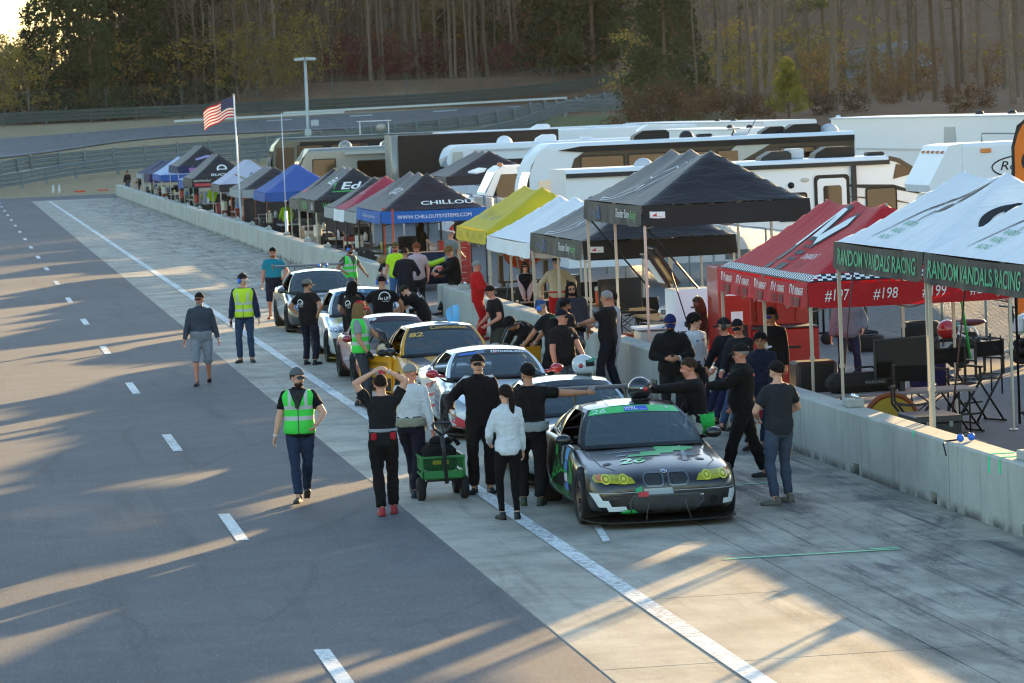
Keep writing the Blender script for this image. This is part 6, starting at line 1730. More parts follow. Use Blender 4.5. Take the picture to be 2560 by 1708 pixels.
# ---- behind the wall
p = Person('woman in black cap and dark vest with pink sleeves, hands folded', 12.25, 77.7, D2(175), 1.66, .96, 0, 'fair', 'brown', fem=True, hairstyle='long', hat=('#15171b', 'cap'), rh=(.04, .24, .82), lh=(-.04, .25, .82), re=(1, -.2, 0), le=(-1, -.2, 0), top='long', topc='#b59a9c', botc='#15161a', vest=cloth('#15161a'), head=(0, .05), fine=False, smile=True)
p = Person('grey haired driver from behind in cream undershirt and red trousers', 12.75, 76.5, D2(-5), 1.78, 1.08, 0, 'fair', 'grey', hairstyle='short', hat=('#1a1a1c', 'cap'), rh=(.36, .1, .95), lh=(-.32, .15, .95), re=(1, -.3, 0), le=(-1, -.3, 0), top='long', topc='#b5a98d', bot='suit', botc='#b01a1f', head=(D2(-10), .2), fine=False, untuck=.1)
p = Person('person with dark bobbed hair in black t-shirt under the blue valance canopy', 13.8, 107.2, D2(-60), 1.72, 1.0, 0, 'fair', 'dark', hairstyle='long', rh=(.2, .28, 1.05), lh=(-.15, .25, 1.0), top='tee', topc='#141416', botc='#1a1b1f', head=(0, .3), fine=False)
p = Person('man in grey t-shirt wearing a red and white party hat', 13.5, 98.6, D2(-55), 1.74, 1.12, .06, 'ruddy', 'grey', hat=('#b3202a', 'santa'), rh=(.2, .3, 1.0), lh=(-.2, .3, 1.0), top='tee', topc='#6f7474', bot='shorts', botc='#7a7d80', head=(0, .35), fine=False)
p = Person('person in grey hooded sweatshirt and navy trousers behind the white canopy leg', 15.0, 60.0, D2(176), 1.74, 1.05, 0, 'fair', 'brown', rh=(.30, .0, .84), lh=(-.24, .12, .98), top='hoodie', topc='#72747a', bot='jeans', botc='#1f2840', rf=(.16, 0, 0, .2), lf=(-.15, .05, 0, -.2), fine=False)
p = Person('bearded man in sunglasses and black shirt seated in the shade by the fence', 16.7, 73.6, D2(150), 1.76, 1.08, .03, 'tan', 'red', beard='red', glasses='dark', pel=(0, 0, .50), rf=(.14, .45, 0, .1), lf=(-.14, .42, 0, -.1), rh=(.25, .36, .68), lh=(-.25, .36, .68), top='tee', topc='#131315', botc='#2a2c30', fine=False)
for (lab, x_, y_, rz_, tc_, bc_) in (('person in fluorescent jacket under the royal blue canopy', 13.2, 144.2, 20, '#a8d82c', '#1a1b1e'), ('dark clothed person standing under the pale lilac lettered canopy', 13.0, 176.5, 160, '#141416', '#141416'), ('person in dark jacket and jeans by the far wall end', 12.6, 262.5, 150, '#1d1e22', '#40506a'), ('person in black with a white cap near the far wall end', 12.9, 252.0, 90, '#131418', '#2a2a2e'), ('person in black beside the fluorescent jacket under the royal blue canopy', 13.9, 142.6, 170, '#111114', '#111114'),
                                   ('person in lime vest behind the helmet emblem canopy legs', 13.4, 188.0, 170, '#a8d82c', '#222226')):
 Person(lab, x_, y_, D2(rz_), 1.75, 1.05, 0, 'tan', 'dark', rh=(.25, .15, .9), lh=(-.2, .28, 1.0), top='jacket', topc=tc_, botc=bc_, fine=False, hat=('#15161a', 'cap') if 'white cap' not in lab else ('#c9c6bf', 'cap'))
# ================================================================= motorhomes and trailers in the paddock
rv_white = mat('rv_white', '#dde1e5', .4, 0, .05, .6); rv_black = mat('rv_black', '#101114', .5, 0, .1, .6, spec=.25); rv_brown = mat('rv_brown', '#2b241d', .3, 0, .15, .6, spec=.35)
rv_silver = mat('rv_silver', '#8f8f88', .35, .3, .06, .6, coat=.3); rv_cream = mat('rv_cream', '#b9b5aa', .4, 0, .06); rv_roof = mat('rv_roof', '#b7bcc0', .6, 0, .12, 2)
rv_glass = mat('rv_glass', '#0d0b08', .06, .0, .2, 1.2, spec=.45); rv_tan = mat('rv_tan', '#5c4630', .45, 0, .06, spec=.3); rv_dkgrey = mat('rv_dark_grey', '#26292c', .5, 0, .08, spec=.25)
def rbox(L, Wd, z0, z1, r=.12, nose=None, n=5):
 """body with rounded long roof edges; nose = list of (dx, z) giving the end's side profile at x=0 (left end); x runs 0..L, y 0..Wd"""
 prof = [(0, z0), (Wd, z0)] + [(Wd - r + r * math.cos(a), z1 - r + r * math.sin(a)) for a in [math.pi / 2 * i / n for i in range(n + 1)]] + [(r - r * math.sin(a), z1 - r + r * math.cos(a)) for a in [math.pi / 2 * i / n for i in range(n + 1)]]
 mb = MB(); m = len(prof)
 def off(z):
  if not nose: return 0
  for i in range(len(nose) - 1):
   if nose[i][1] <= z <= nose[i + 1][1]:
    t = (z - nose[i][1]) / (nose[i + 1][1] - nose[i][1]); return nose[i][0] + (nose[i + 1][0] - nose[i][0]) * t
  return nose[-1][0] if z > nose[-1][1] else nose[0][0]
 # slice prof densely in z for the nose shape
 P = []
 for i in range(m):
  a, b = prof[i], prof[(i + 1) % m]; k = max(1, int(abs(b[1] - a[1]) / .25)) if nose else 1
  for j in range(k): P.append((a[0] + (b[0] - a[0]) * j / k, a[1] + (b[1] - a[1]) * j / k))
 m = len(P)
 mb.add([(off(z), y, z) for y, z in P] + [(L, y, z) for y, z in P], [tuple(range(m))[::-1] if False else tuple(range(m)), tuple(range(2 * m - 1, m - 1, -1))] + [(i, m + i, m + (i + 1) % m, (i + 1) % m) for i in range(m)])
 return mb
def side_poly(pts, m, par, name, y=-.006, th=.012):
 return MB().prism(pts, -y, -y + th, XYZ('XZ')).obj(name, m, par)
def rrect(x0, z0, x1, z1, r=.08, n=4):
 out = []
 for cx, cz, a in ((x1 - r, z1 - r, 0), (x0 + r, z1 - r, 90), (x0 + r, z0 + r, 180), (x1 - r, z0 + r, 270)):
  out += [(cx + r * math.cos(R(a + 90 * i / n)), cz + r * math.sin(R(a + 90 * i / n))) for i in range(n + 1)]
 return out
def window(par, x0, z0, x1, z1, frame=None, y=0.0):
 f = side_poly(rrect(x0, z0, x1, z1), frame or rv_black, par, 'window', y - .012, .014)
 side_poly(rrect(x0 + .05, z0 + .05, x1 - .05, z1 - .05, .06), rv_glass, f, 'pane', y - .022, .012)
 return f
def wheels(par, xs_, y=.12, r=.42, w=.25):
 for x_ in xs_:
  M = Matrix.Translation((x_, y, r)) @ Matrix.Rotation(math.pi / 2, 4, 'X')
  o = MB().lathe([(r * .6, -w / 2), (r * .95, -w / 2), (r, -w / 2 + .04), (r, w / 2 - .04), (r * .95, w / 2), (r * .6, w / 2)], 20, M).obj('wheel', rubber, par)
  MB().lathe([(.001, w / 2 + .0), (r * .55, w / 2 + .01), (r * .6, w / 2 - .05), (.001, w / 2 - .05)], 14, M).obj('hub', galv, o)
def ac(par, x_, y_, z_, m, L=.95):
 MB().prism([(0, 0), (L, 0), (L, .22), (L - .12, .30), (.35, .30), (.05, .14)], -y_ - .35, -y_ + .35, Matrix.Translation((x_, 0, z_)) @ XYZ('XZ')).obj('roof_unit', m, par)
def dome(par, x_, y_, z_, m, r=.3):
 MB().ell((x_, y_, z_), (r, r, r * .9), 16, 8).obj('roof_dome', m, par)
def vent(par, x_, y_, z_, m):
 MB().box((x_, y_, z_ + .06), (.5, .45, .12), b=.04).obj('roof_vent', m, par)
G_rv = 'motorhomes and trailers in the paddock'
# travel trailer, nose to the right
t = thing('travel_trailer', 'white travel trailer with brown swooshes, black trimmed door and curved nose', 'trailer', (16.6, 97.5, 0), 0, G_rv)
L_ = 11.0
b = rbox(L_ - 1.9, 2.5, .55, 3.25, .14)
b.obj('body', rv_white, t)
nose = [(9.1, .55), (10.9, .55), (10.95, .9), (10.8, 1.5), (10.45, 2.2), (9.9, 2.85), (9.4, 3.17), (9.1, 3.25)]
side = MB().prism(nose, -2.5, 0, XYZ('XZ')).obj('nose', rv_white, t)
side_poly([(9.1, 3.25), (9.4, 3.17), (9.9, 2.85), (10.45, 2.2), (10.8, 1.5), (10.95, .9), (10.84, .9), (10.68, 1.5), (10.33, 2.15), (9.8, 2.76), (9.32, 3.06), (9.1, 3.12)], rv_brown, t, 'nose_trim', -.004, .016)
side_poly([(0, 3.02), (9.1, 3.02), (9.1, 3.14), (0, 3.14)], rv_dkgrey, t, 'awning_rail', -.05, .06)
side_poly([(8.0, .6), (8.14, .6), (8.14, 3.1), (8.0, 3.1)], rv_dkgrey, t, 'awning_arm', -.06, .06)
side_poly([(9.3, 3.02), (9.7, 2.9), (9.9, 2.75), (9.2, 2.6)], rv_tan, t, 'swoosh'); side_poly([(7.6, 2.52), (9.2, 2.45), (10.4, 2.05), (9.3, 2.30), (8.2, 2.40)], rv_dkgrey, t, 'swoosh'); side_poly([(7.6, 2.2), (9.0, 2.1), (9.9, 1.85), (9.0, 2.02)], rv_tan, t, 'swoosh')
side_poly([(1.6, 2.1), (3.0, 1.85), (4.6, 1.8), (3.2, 1.7), (1.8, 1.75)], rv_tan, t, 'swoosh'); side_poly([(1.4, 2.4), (2.4, 2.35), (3.4, 2.2), (2.2, 2.2)], rv_dkgrey, t, 'swoosh')
window(t, 3.6, 1.75, 5.2, 2.6); window(t, 5.9, 1.55, 6.75, 2.35); window(t, 8.4, 1.5, 9.3, 2.4); window(t, .6, 1.8, 1.4, 2.5)
d = side_poly(rrect(6.95, .75, 7.95, 2.8, .12), rv_black, t, 'door', -.02, .02); side_poly(rrect(7.04, .84, 7.86, 2.7, .1), rv_white, d, 'door_leaf', -.034, .014); side_poly(rrect(7.2, 1.6, 7.72, 2.5, .08), rv_glass, d, 'door_pane', -.046, .014); MB().box((7.12, -.06, 1.5), (.04, .04, .16)).obj('handle', rv_black, d)
MB().cyl((6.3, -.0, 2.55), (6.3, -.03, 2.55), .09, n=12).obj('speaker', rv_black, t); MB().ell((6.7, -.01, 2.68), (.13, .03, .06)).obj('porch_lamp', rv_cream, t)
ac(t, 7.2, 1.2, 3.25, rv_black, 1.15); MB().box((6.7, 1.2, 3.4), (.45, .6, .3), b=.04).obj('roof_box', rv_roof, t); ac(t, 5.6, 1.0, 3.2, rv_dkgrey, .9); vent(t, 9.0, 1.2, 3.24, rv_dkgrey); dome(t, 2.4, 1.2, 3.22, rv_roof, .28); vent(t, 3.8, 1.4, 3.24, rv_dkgrey)
wheels(t, (5.0, 5.9), .1, .36); MB().box((5.45, .02, .72), (2.2, .06, .3), b=.05).obj('wheel_arch', rv_black, t)
# coach: black and brown with mirrors of glass, nose to the left
t = thing('motor_coach', 'long dark coach with brown mirrored windows and pale swooshes on its tail', 'motorhome', (19.2, 121.2, 0), 0, G_rv)
rbox(11.6, 2.55, .45, 3.75, .22, [(.25, .45), (.05, .9), (.0, 1.5), (.08, 2.4), (.30, 3.1), (.62, 3.55), (1.0, 3.75)]).obj('body', rv_white, t)
side_poly([(2.0, 3.42), (11.55, 3.42), (11.55, 3.62), (2.0, 3.62), (1.2, 3.5)], rv_black, t, 'roof_band', -.03, .05)
side_poly([(1.5, 2.45), (1.75, 3.2), (2.1, 3.42), (11.55, 3.42), (11.55, 2.2), (7.6, 2.2), (7.0, 2.38)], rv_brown, t, 'dark_flank', -.008, .012)
for x0_, x1_ in ((1.95, 3.5), (3.6, 6.6), (6.7, 7.5), (8.9, 10.2)): window(t, x0_, 2.55, x1_, 3.3)
side_poly([(7.4, 3.42), (8.6, 3.42), (7.0, 2.6), (6.2, 2.38)], rv_cream, t, 'swoosh', -.02, .012); side_poly([(8.4, 2.9), (9.6, 3.12), (11.3, 3.05), (10.3, 2.7), (10.9, 2.95), (9.4, 2.98)], rv_cream, t, 'swoosh', -.022, .012); side_poly([(8.0, 2.3), (9.3, 2.72), (10.8, 2.5), (9.6, 2.55)], rv_tan, t, 'swoosh', -.024, .012); side_poly([(9.0, 2.25), (10.0, 2.45), (11.2, 2.3), (10.0, 2.35)], rv_cream, t, 'swoosh', -.024, .012)
MB().grid(lambda u, v: (.06 + .25 * v * v - .03, .2 + 2.15 * u, 1.45 + 1.35 * v), 6, 6, flip=True).obj('windscreen', mat('pale_glass', '#7f8f96', .08, .2, coat=1), t)
side_poly([(.35, 1.3), (1.3, 1.3), (1.55, 2.3), (1.3, 2.6), (.5, 2.5)], mat('pale_glass', '#7f8f96', .08, .2, coat=1), t, 'cab_window', -.014, .014)
ac(t, 4.0, 1.2, 3.75, rv_black, 1.25); ac(t, 4.35, 2.0, 3.95, rv_white, .9); ac(t, 9.3, 1.2, 3.75, rv_black, 1.3); ac(t, 8.6, 1.8, 3.7, rv_black, .9); dome(t, 6.0, 1.6, 3.76, rv_dkgrey, .26); vent(t, 6.5, 1.0, 3.74, rv_dkgrey); dome(t, 11.0, 1.3, 3.72, rv_roof, .34); vent(t, 7.8, 1.2, 3.74, rv_roof)
MB().cyl((7.6, 1.2, 3.75), (7.6, 1.2, 3.95), .12, .02, n=8).box((7.6, 1.2, 3.98), (.4, .2, .03)).obj('aerial', rv_tan, t); MB().tube([(8.1, 1.4, 3.75), (8.45, 1.4, 4.3)], .012, 5).obj('whip_aerial', rv_black, t)
wheels(t, (2.0, 8.6), .1, .48)
# tall white trailers, long side to the lane
def stacker(x, y0, y1, h, label, cap=True):
 L = y1 - y0
 t = thing('race_trailer', label, 'trailer', (x, y1, 0), -math.pi / 2, G_rv)
 rbox(L, 2.6, .9, h, .12).obj('body', rv_white, t)
 side_poly([(0, h - 1.25), (L, h - 1.25), (L, h - 1.19), (0, h - 1.19)], rv_roof, t, 'trim_strip', -.02, .03); side_poly([(0, h - 2.2), (L, h - 2.2), (L, h - 2.16), (0, h - 2.16)], rv_roof, t, 'trim_strip', -.02, .03); side_poly([(0, h - .07), (L, h - .07), (L, h - .02), (0, h - .02)], rv_roof, t, 'roof_rail', -.03, .04)
 for k in range(1, int(L / 2.4)):
  side_poly([(k * 2.4, 1.0), (k * 2.4 + .012, 1.0), (k * 2.4 + .012, h - 2.2), (k * 2.4, h - 2.2)], rv_roof, t, 'panel_seam', -.003, .006)
 f = side_poly([(L * .55, h - 1.0), (L * .55 + 1.6, h - 1.0), (L * .55 + 1.45, h - .4), (L * .55 + .1, h - .4)], mat('pale_grey_panel', '#9aa3aa', .3), t, 'side_panel', -.01, .012)
 wheels(t, (L * .6, L * .6 + 1.05), .1, .5)
 for k in (2.0, 6.0): dome(t, L * .5 + k, 1.2, h, rv_dkgrey, .16)
 if cap:
  MB().tube([(-.05, .25, .9), (-.05, .25, h - .1), (.25, .25, h)], .12, 8).obj('corner_post', rv_white, t); MB().tube([(-.15, .7, h - .5), (-.35, .7, h - .45), (-.35, .7, h - .95), (-.15, .7, h - 1.0)], .03, 6).obj('grab_rail', rv_dkgrey, t)
 return t
stacker(35.2, 112, 142.4, 4.1, 'huge white race trailer wall behind the travel trailer nose')
stacker(39.2, 172, 209, 3.9, 'long low white trailer roof behind the dark coach', False)
stacker(33.0, 150, 168, 3.75, 'white trailer side seen between the coach roof and the trees', False)
# white box trailer and semi tractor
t = thing('cargo_trailer', 'white box trailer with rounded nose beside the travel trailer tail', 'trailer', (20.2, 126.6, 0), 0, G_rv)
rbox(2.9, 2.4, .5, 2.9, .1).obj('body', rv_white, t); window(t, .95, 2.05, 1.35, 2.45); MB().cyl((3.0, 1.2, .5), (3.0, 1.2, 2.88), .42, n=18).obj('nose', rv_white, t)
side_poly(rrect(-.0, .9, .45, 2.7, .03), rv_cream, t, 'door', -.02, .02); side_poly(rrect(.08, 2.2, .38, 2.5, .02), rv_black, t, 'door_vent', -.03, .014); wheels(t, (1.3,), .1, .34)
t = thing('semi_truck', 'white semi tractor with sloping bonnet beside the yellow canopy', 'truck', (17.9, 131.6, 0), 0, G_rv)
MB().prism([(0, .6), (0, 1.45), (.25, 1.6), (1.5, 1.85), (1.5, .6)], -2.3, -.15, XYZ('XZ')).obj('bonnet', rv_white, t); MB().prism([(1.5, .6), (1.5, 1.85), (1.95, 2.75), (2.2, 2.9), (3.6, 2.9), (3.6, .6)], -2.4, 0, XYZ('XZ')).obj('cab', rv_white, t)
side_poly([(1.75, 1.75), (2.1, 2.6), (2.7, 2.6), (2.7, 1.75)], rv_glass, t, 'cab_window', -.01, .012); MB().grid(lambda u, v: (1.52 + .40 * v - .02, .25 + 1.9 * u, 1.95 + .72 * v), 4, 3, flip=True).obj('windscreen', mat('pale_glass', '#7f8f96', .08, .2, coat=1), t)
MB().ell((2.15, .5, 2.95), (.12, .1, .08)).obj('amber_lamp', mat('amber', '#c06a14', .2, coat=1), t); MB().prism([(1.5, 2.72), (1.2, 2.66), (1.2, 2.72), (1.6, 2.85)], -2.3, -.1, XYZ('XZ')).obj('visor', rv_white, t); wheels(t, (.6, 3.1), .1, .5)
# further rows
t = thing('motorhome', 'white motorhome with over cab bunk behind the dark plum canopy', 'motorhome', (21.6, 158, 0), 0, G_rv)
rbox(10, 2.5, .5, 3.5, .15, [(.9, .5), (.9, 2.3), (.1, 2.45), (.0, 2.8), (.15, 3.3), (.5, 3.5)]).obj('body', rv_white, t); side_poly([(.2, 2.55), (.75, 2.55), (.75, 3.2), (.3, 3.2)], rv_cream, t, 'bunk_panel'); side_poly([(1.2, 3.2), (9.8, 3.2), (9.8, 3.26), (1.2, 3.26)], rv_roof, t, 'awning', -.08, .08)
for x_ in (2.4, 5.0, 7.2): window(t, x_, 2.0, x_ + 1.2, 2.8)
ac(t, 4.2, 1.2, 3.5, rv_white, .9); dome(t, 2.8, 1.2, 3.5, rv_white, .36); vent(t, 6.5, 1.2, 3.5, rv_white); wheels(t, (2.2, 7.6), .1, .42)
MB().prism([(-.6, .6), (-.6, 1.3), (-.1, 1.55), (.6, 2.2), (.95, 2.3), (.95, .6)], -2.3, -.2, XYZ('XZ')).obj('cab', rv_white, t)
t = thing('race_trailer', 'black boxy trailer with pale rounded corner behind the chill canopy', 'trailer', (20.0, 163, 0), 0, G_rv)
rbox(7.5, 2.5, .7, 4.0, .08).obj('body', rv_black, t); MB().cyl((-.06, .0, .7), (-.06, .0, 4.0), .16, n=12).obj('corner_post', rv_silver, t); MB().box((-.12, 1.2, 2.35), (.2, 2.3, 3.3)).obj('end_wall', rv_silver, t); wheels(t, (5, 6), .1, .45)
lad = MB()
for sx_ in (-.28, -.38): lad.cyl((sx_ - .1, -.16, .8), (sx_ - .1, -.16, 4.05), .015, n=5)
for i in range(12): lad.cyl((-.38, -.16, .9 + .27 * i), (-.48, -.16, .9 + .27 * i), .012, n=5)
lad.obj('ladder', galv, t)
t = thing('motorhome', 'silver grey motorhome with brown flame graphics and awning', 'motorhome', (16.2, 172, 0), 0, G_rv)
rbox(9.6, 2.5, .45, 3.5, .2, [(.2, .45), (.0, 1.3), (.1, 2.2), (.35, 3.0), (.75, 3.5)]).obj('body', rv_silver, t)
MB().grid(lambda u, v: (.02 + .28 * v * v - .03, .2 + 2.1 * u, 1.5 + 1.4 * v), 5, 5, flip=True).obj('windscreen', mat('pale_glass', '#7f8f96', .08, .2, coat=1), t)
window(t, .85, 1.75, 2.0, 3.0, rv_dkgrey); window(t, 3.0, 2.0, 4.4, 2.85, rv_black); window(t, 5.2, 2.0, 6.6, 2.85, rv_black)
side_poly([(2.4, 3.15), (7.2, 3.15), (7.2, 3.28), (2.4, 3.28)], rv_cream, t, 'awning', -.15, .15); side_poly([(5.4, 1.6), (7.6, 2.1), (9.5, 2.2), (9.5, 1.7), (8.0, 1.7), (9.5, 1.4), (9.5, 1.1), (7.0, 1.3)], rv_brown, t, 'flame', -.01, .012); side_poly([(4.0, .9), (6.5, 1.2), (9.5, 1.0), (9.5, .7), (5.5, .75)], rv_cream, t, 'flame', -.01, .012)
side_poly([(7.0, 2.95), (9.5, 2.95), (9.5, 3.3), (7.6, 3.3)], rv_tan, t, 'flame', -.012, .012)
dome(t, 2.6, 1.2, 3.52, rv_silver, .33); ac(t, 4.3, 1.2, 3.5, rv_silver, .95); vent(t, 6.0, 1.2, 3.5, rv_silver); wheels(t, (1.6, 7.0), .1, .45)
t = thing('motor_coach', 'black coach with white roof frame and dish behind the silver motorhome', 'motorhome', (19.6, 224, 0), 0, G_rv)
rbox(12.5, 2.55, .45, 3.8, .2, [(.2, .45), (.0, 1.2), (.05, 2.4), (.3, 3.3), (.7, 3.8)]).obj('body', mat('rv_olive', '#4a4f48', .35, .2, .08, .6, coat=.5), t)
side_poly([(1.5, 1.0), (12.3, 1.0), (12.3, 3.5), (1.9, 3.5)], rv_black, t, 'dark_flank', -.008, .012); window(t, 1.7, 2.1, 3.4, 3.3); window(t, 3.8, 2.1, 6.2, 3.3); window(t, 7, 2.3, 9, 3.2)
MB().grid(lambda u, v: (.02 + .2 * v * v - .03, .2 + 2.15 * u, 1.4 + 1.6 * v), 5, 5, flip=True).obj('windscreen', mat('pale_glass', '#7f8f96', .08, .2, coat=1), t)
side_poly([(.25, 1.2), (1.35, 1.2), (1.55, 3.2), (.45, 3.2)], rv_glass, t, 'cab_window', -.014, .014)
fr_ = MB().box((6.7, 1.0, 4.62), (2.1, .5, .05)); fr_.box((5.8, 1.0, 4.2), (.06, .06, .8)).box((7.6, 1.0, 4.2), (.06, .06, .8)); fr_.obj('roof_frame', rv_white, t); MB().ell((7.1, .9, 4.2), (.32, .1, .3)).cyl((7.1, 1.0, 3.8), (7.1, 1.0, 4.2), .04).obj('satellite_dish', rv_silver, t); wheels(t, (2, 9), .1, .48)
t = thing('race_trailer', 'white trailer roofs lined up behind the white motorhome', 'trailer', (24.2, 174, 0), 0, G_rv)
rbox(12, 2.5, .7, 3.9, .08).obj('body', rv_white, t); side_poly([(.55, 3.3), (.7, 3.3), (.7, 3.85), (.55, 3.85)], rv_tan, t, 'end_strip', -.01, .012); ac(t, 4, 1.2, 3.9, rv_white, .9); vent(t, 7, 1.2, 3.9, rv_white); wheels(t, (7, 8), .1, .45)
t = thing('race_trailer', 'brown striped white trailer at the foot of the green lawn', 'trailer', (27.5, 204, 0), 0, G_rv)
rbox(14, 2.5, .7, 3.85, .1).obj('body', rv_white, t); side_poly([(.3, 3.3), (13.8, 3.3), (13.8, 3.7), (.5, 3.7)], rv_tan, t, 'stripe', -.01, .012); wheels(t, (7, 8), .1, .45)
# toter with bunk over the cab at the right
t = thing('toter_home', 'white toter truck with lettered over cab bunk and amber lamps behind white canopies', 'motorhome', (25.4, 89.0, 0), 0, G_rv)
rbox(11, 2.5, .7, 3.62, .1).obj('body', rv_white, t)
MB().prism([(-.85, 2.42), (-.9, 2.6), (-.35, 3.58), (0, 3.62), (0, 2.42)], -2.45, -.05, XYZ('XZ')).obj('bunk', rv_white, t)
MB().prism([(-1.6, .6), (-1.6, 1.3), (-1.0, 1.6), (-.55, 2.35), (0, 2.4), (0, .6)], -2.3, -.15, XYZ('XZ')).obj('cab', rv_white, t)
for i in range(5): MB().box((-.46, .3 + .45 * i, 3.42), (.06, .14, .07), b=.01).obj('marker_lamp', mat('amber', '#c06a14', .2, coat=1), t)
MB().box((.6, -.02, 3.42), (.28, .05, .11), b=.01).obj('marker_lamp', mat('amber', '#c06a14', .2, coat=1), t)
vs, fs = fit_text('Renegade', 1.55, .3, shear=.25); MB().add([(1.75 + a, -.02, 2.98 + b) for a, b in vs], fs).obj('lettering', rv_black, t)
vs, fs = band(arc(0, 0, 1.0, 0, 360, 30, .3), .035); MB().add([(1.75 + a, -.018, 2.98 + b) for a, b in vs], fs).obj('oval', rv_black, t)
vs, fs = band(arc(0, 0, .38, 0, 360, 24, .28), .02); MB().add([(-.62 + .33 * (b / .6), 1.25 - a, 3.02 + b) + () for a, b in vs], fs).obj('oval', ink_gr, t)
vs, fs = fit_text('Renegade', .6, .12, shear=.25); MB().add([(-.63 + .33 * (b / .6), 1.25 - a, 3.02 + b) for a, b in vs], fs).obj('lettering', ink_gr, t)
for i in range(14): MB().ell((-.05 - .0 * i, -.02, 2.5), (.03, .03, .03), 6, 4).obj('lamp_bead', chrome, t).location = (0, 0, 0) if False else (.2 + .22 * i, 0, -.08)
dome(t, 2.6, 1.2, 3.7, rv_white, .5); MB().tube([(.6, .3, 3.64), (.6, .3, 3.85), (1.9, .3, 3.8)], .025, 5).obj('roof_rail', galv, t); wheels(t, (-1.0, 4, 5), .1, .5)
# pickup truck with cab rack
t = thing('pickup_truck', 'pickup truck with tubular cab rack parked behind the red canopy', 'truck', (26.7, 110.4, 0), 0, G_rv)
MB().prism([(0, .5), (0, 1.05), (1.15, 1.18), (1.75, 1.82), (2.0, 1.9), (3.0, 1.9), (3.15, 1.25), (5.3, 1.25), (5.3, .5)], -1.95, 0, XYZ('XZ')).obj('body', mat('truck_grey', '#98a2a6', .3, .2, .06, coat=.7), t)
side_poly([(1.35, 1.22), (1.85, 1.78), (2.3, 1.8), (2.3, 1.22)], rv_glass, t, 'window'); side_poly([(2.38, 1.22), (2.38, 1.8), (2.9, 1.8), (3.02, 1.22)], rv_glass, t, 'window')
rk = MB();
for yy_ in (.05, .65, 1.25, 1.9): rk.tube([(3.25, yy_, 1.25), (3.2, yy_, 2.12)], .03, 6)
for zz_ in (1.5, 1.75, 2.12): rk.tube([(3.22, .05, zz_), (3.22, 1.9, zz_)], .035, 6)
rk.obj('cab_rack', rv_tan, t); MB().box((3.19, 1.0, 2.02), (.04, .5, .06)).obj('brake_lamp', mat('lamp_red', '#a01c18', .3), t); MB().box((4.2, -.02, 1.27), (2.1, .05, .05)).obj('bed_rail', rv_black, t); wheels(t, (.9, 4.3), .05, .4)
MB().box((3.6, 1.0, 1.5), (.5, .7, .5), b=.03).obj('blue_tub', mat('tub_blue', '#1f4fa8', .5), t)
# dark van
t = thing('van', 'dark blue van with stickers on its rear doors behind the Ed canopy', 'van', (14.0, 139.0, 0), 0, G_rv)
MB().prism([(0, .4), (0, 1.3), (.12, 2.0), (.35, 2.4), (.6, 2.48), (1.5, 2.48), (1.75, 2.35), (1.85, 1.3), (1.85, .4)], -4.9, 0, XYZ('XZ')).obj('body', mat('van_navy', '#1a222e', .3, .2, .08, coat=.6), t)
side_poly(rrect(.3, 1.55, 1.6, 2.2, .08), rv_glass, t, 'rear_window', -.01, .012); side_poly(rrect(1.2, 1.3, 1.5, 1.42, .01), ink_pale, t, 'sticker', -.012, .012); side_poly(rrect(1.05, 1.1, 1.6, 1.22, .01), mat('ink_skyblue', '#4a93c9', .6), t, 'sticker', -.012, .012); MB().tube([(.9, 1.0, 2.48), (1.1, .9, 2.7), (1.5, .8, 2.8)], [.03, .05, .02], 6).obj('roof_light', rv_white, t); wheels(t, (.3, 1.55), .8, .38)
t = thing('race_trailer', 'plain white trailer added out of view to shade the ground behind the canopies', 'trailer', (20.4, 62.0, 0), 0, G_rv)  # unseen trailer, put in for the shade it throws on the paddock
rbox(12.5, 2.5, .6, 3.05, .1).obj('body', rv_white, t); window(t, 2.0, 1.6, 3.2, 2.3); window(t, 6.0, 1.6, 7.2, 2.3); side_poly(rrect(9.0, .8, 9.9, 2.7, .08), rv_cream, t, 'door', -.02, .02); wheels(t, (6.0, 6.9), .1, .38); ac(t, 4.0, 1.2, 3.05, rv_white, .9)
MB().box((6.2, 1.25, .55), (12.2, 2.2, .7)).obj('chassis', rv_black, t)
# chain-link fence between pit tents and paddock road
mesh_fence('chain_link_fence', [(19.0, 44 + 3.05 * i) for i in range(34)], 1.9, .075, .0028, 'silver chain link fence with round posts along the back of the canopies', 0, .03)
# masts, lamp pole, flag
t = thing('lamp_post', 'tall pale double headed lamp post rising behind the coaches', 'street lamp', (25.1, 255, 0))
MB().tube([(0, 0, 0), (0, 0, 9.1)], [.14, .09], 10).obj('pole', mat('pale_pole', '#a9b3b4', .5, .2), t)
for sd in (-1, 1): MB().prism([(sd * .05, -.1), (sd * .75, -.12), (sd * .78, .0), (sd * .7, .08), (sd * .05, .12)][::sd], -.2, .2, Matrix.Translation((0, 0, 9.15)) @ XYZ('XZ')).obj('lamp_head', mat('pale_pole', '#a9b3b4', .5, .2), t)
MB().box((.5, 0, 4.6), (.55, .3, .45), b=.04).obj('junction_box', mat('pale_pole', '#a9b3b4', .5, .2), t); MB().box((0, 0, 3.95), (.45, .3, .5), b=.04).obj('cabinet', mat('pale_pole', '#a9b3b4', .5, .2), t)
t = thing('flag_pole', 'white flag pole with a stars and stripes flag behind the pit wall', 'flag', (12.05, 152.8, 0))
MB().tube([(0, 0, 0), (-.0, 1.2, 6.05)], [.045, .03], 8).obj('pole', rv_white, t); MB().ell((0, 1.22, 6.08), .05).obj('finial', rv_cream, t)
fw, fh = 1.35, .82
def flagpt(u, v): return (-.04 - fw * u * .94, 1.18 - .16 * (1 - v) + .16 * math.sin(u * 7 + v) * u, 5.95 - fh * (1 - v) - .55 * u * u * .8 - .12 * u + .05 * math.sin(u * 9))
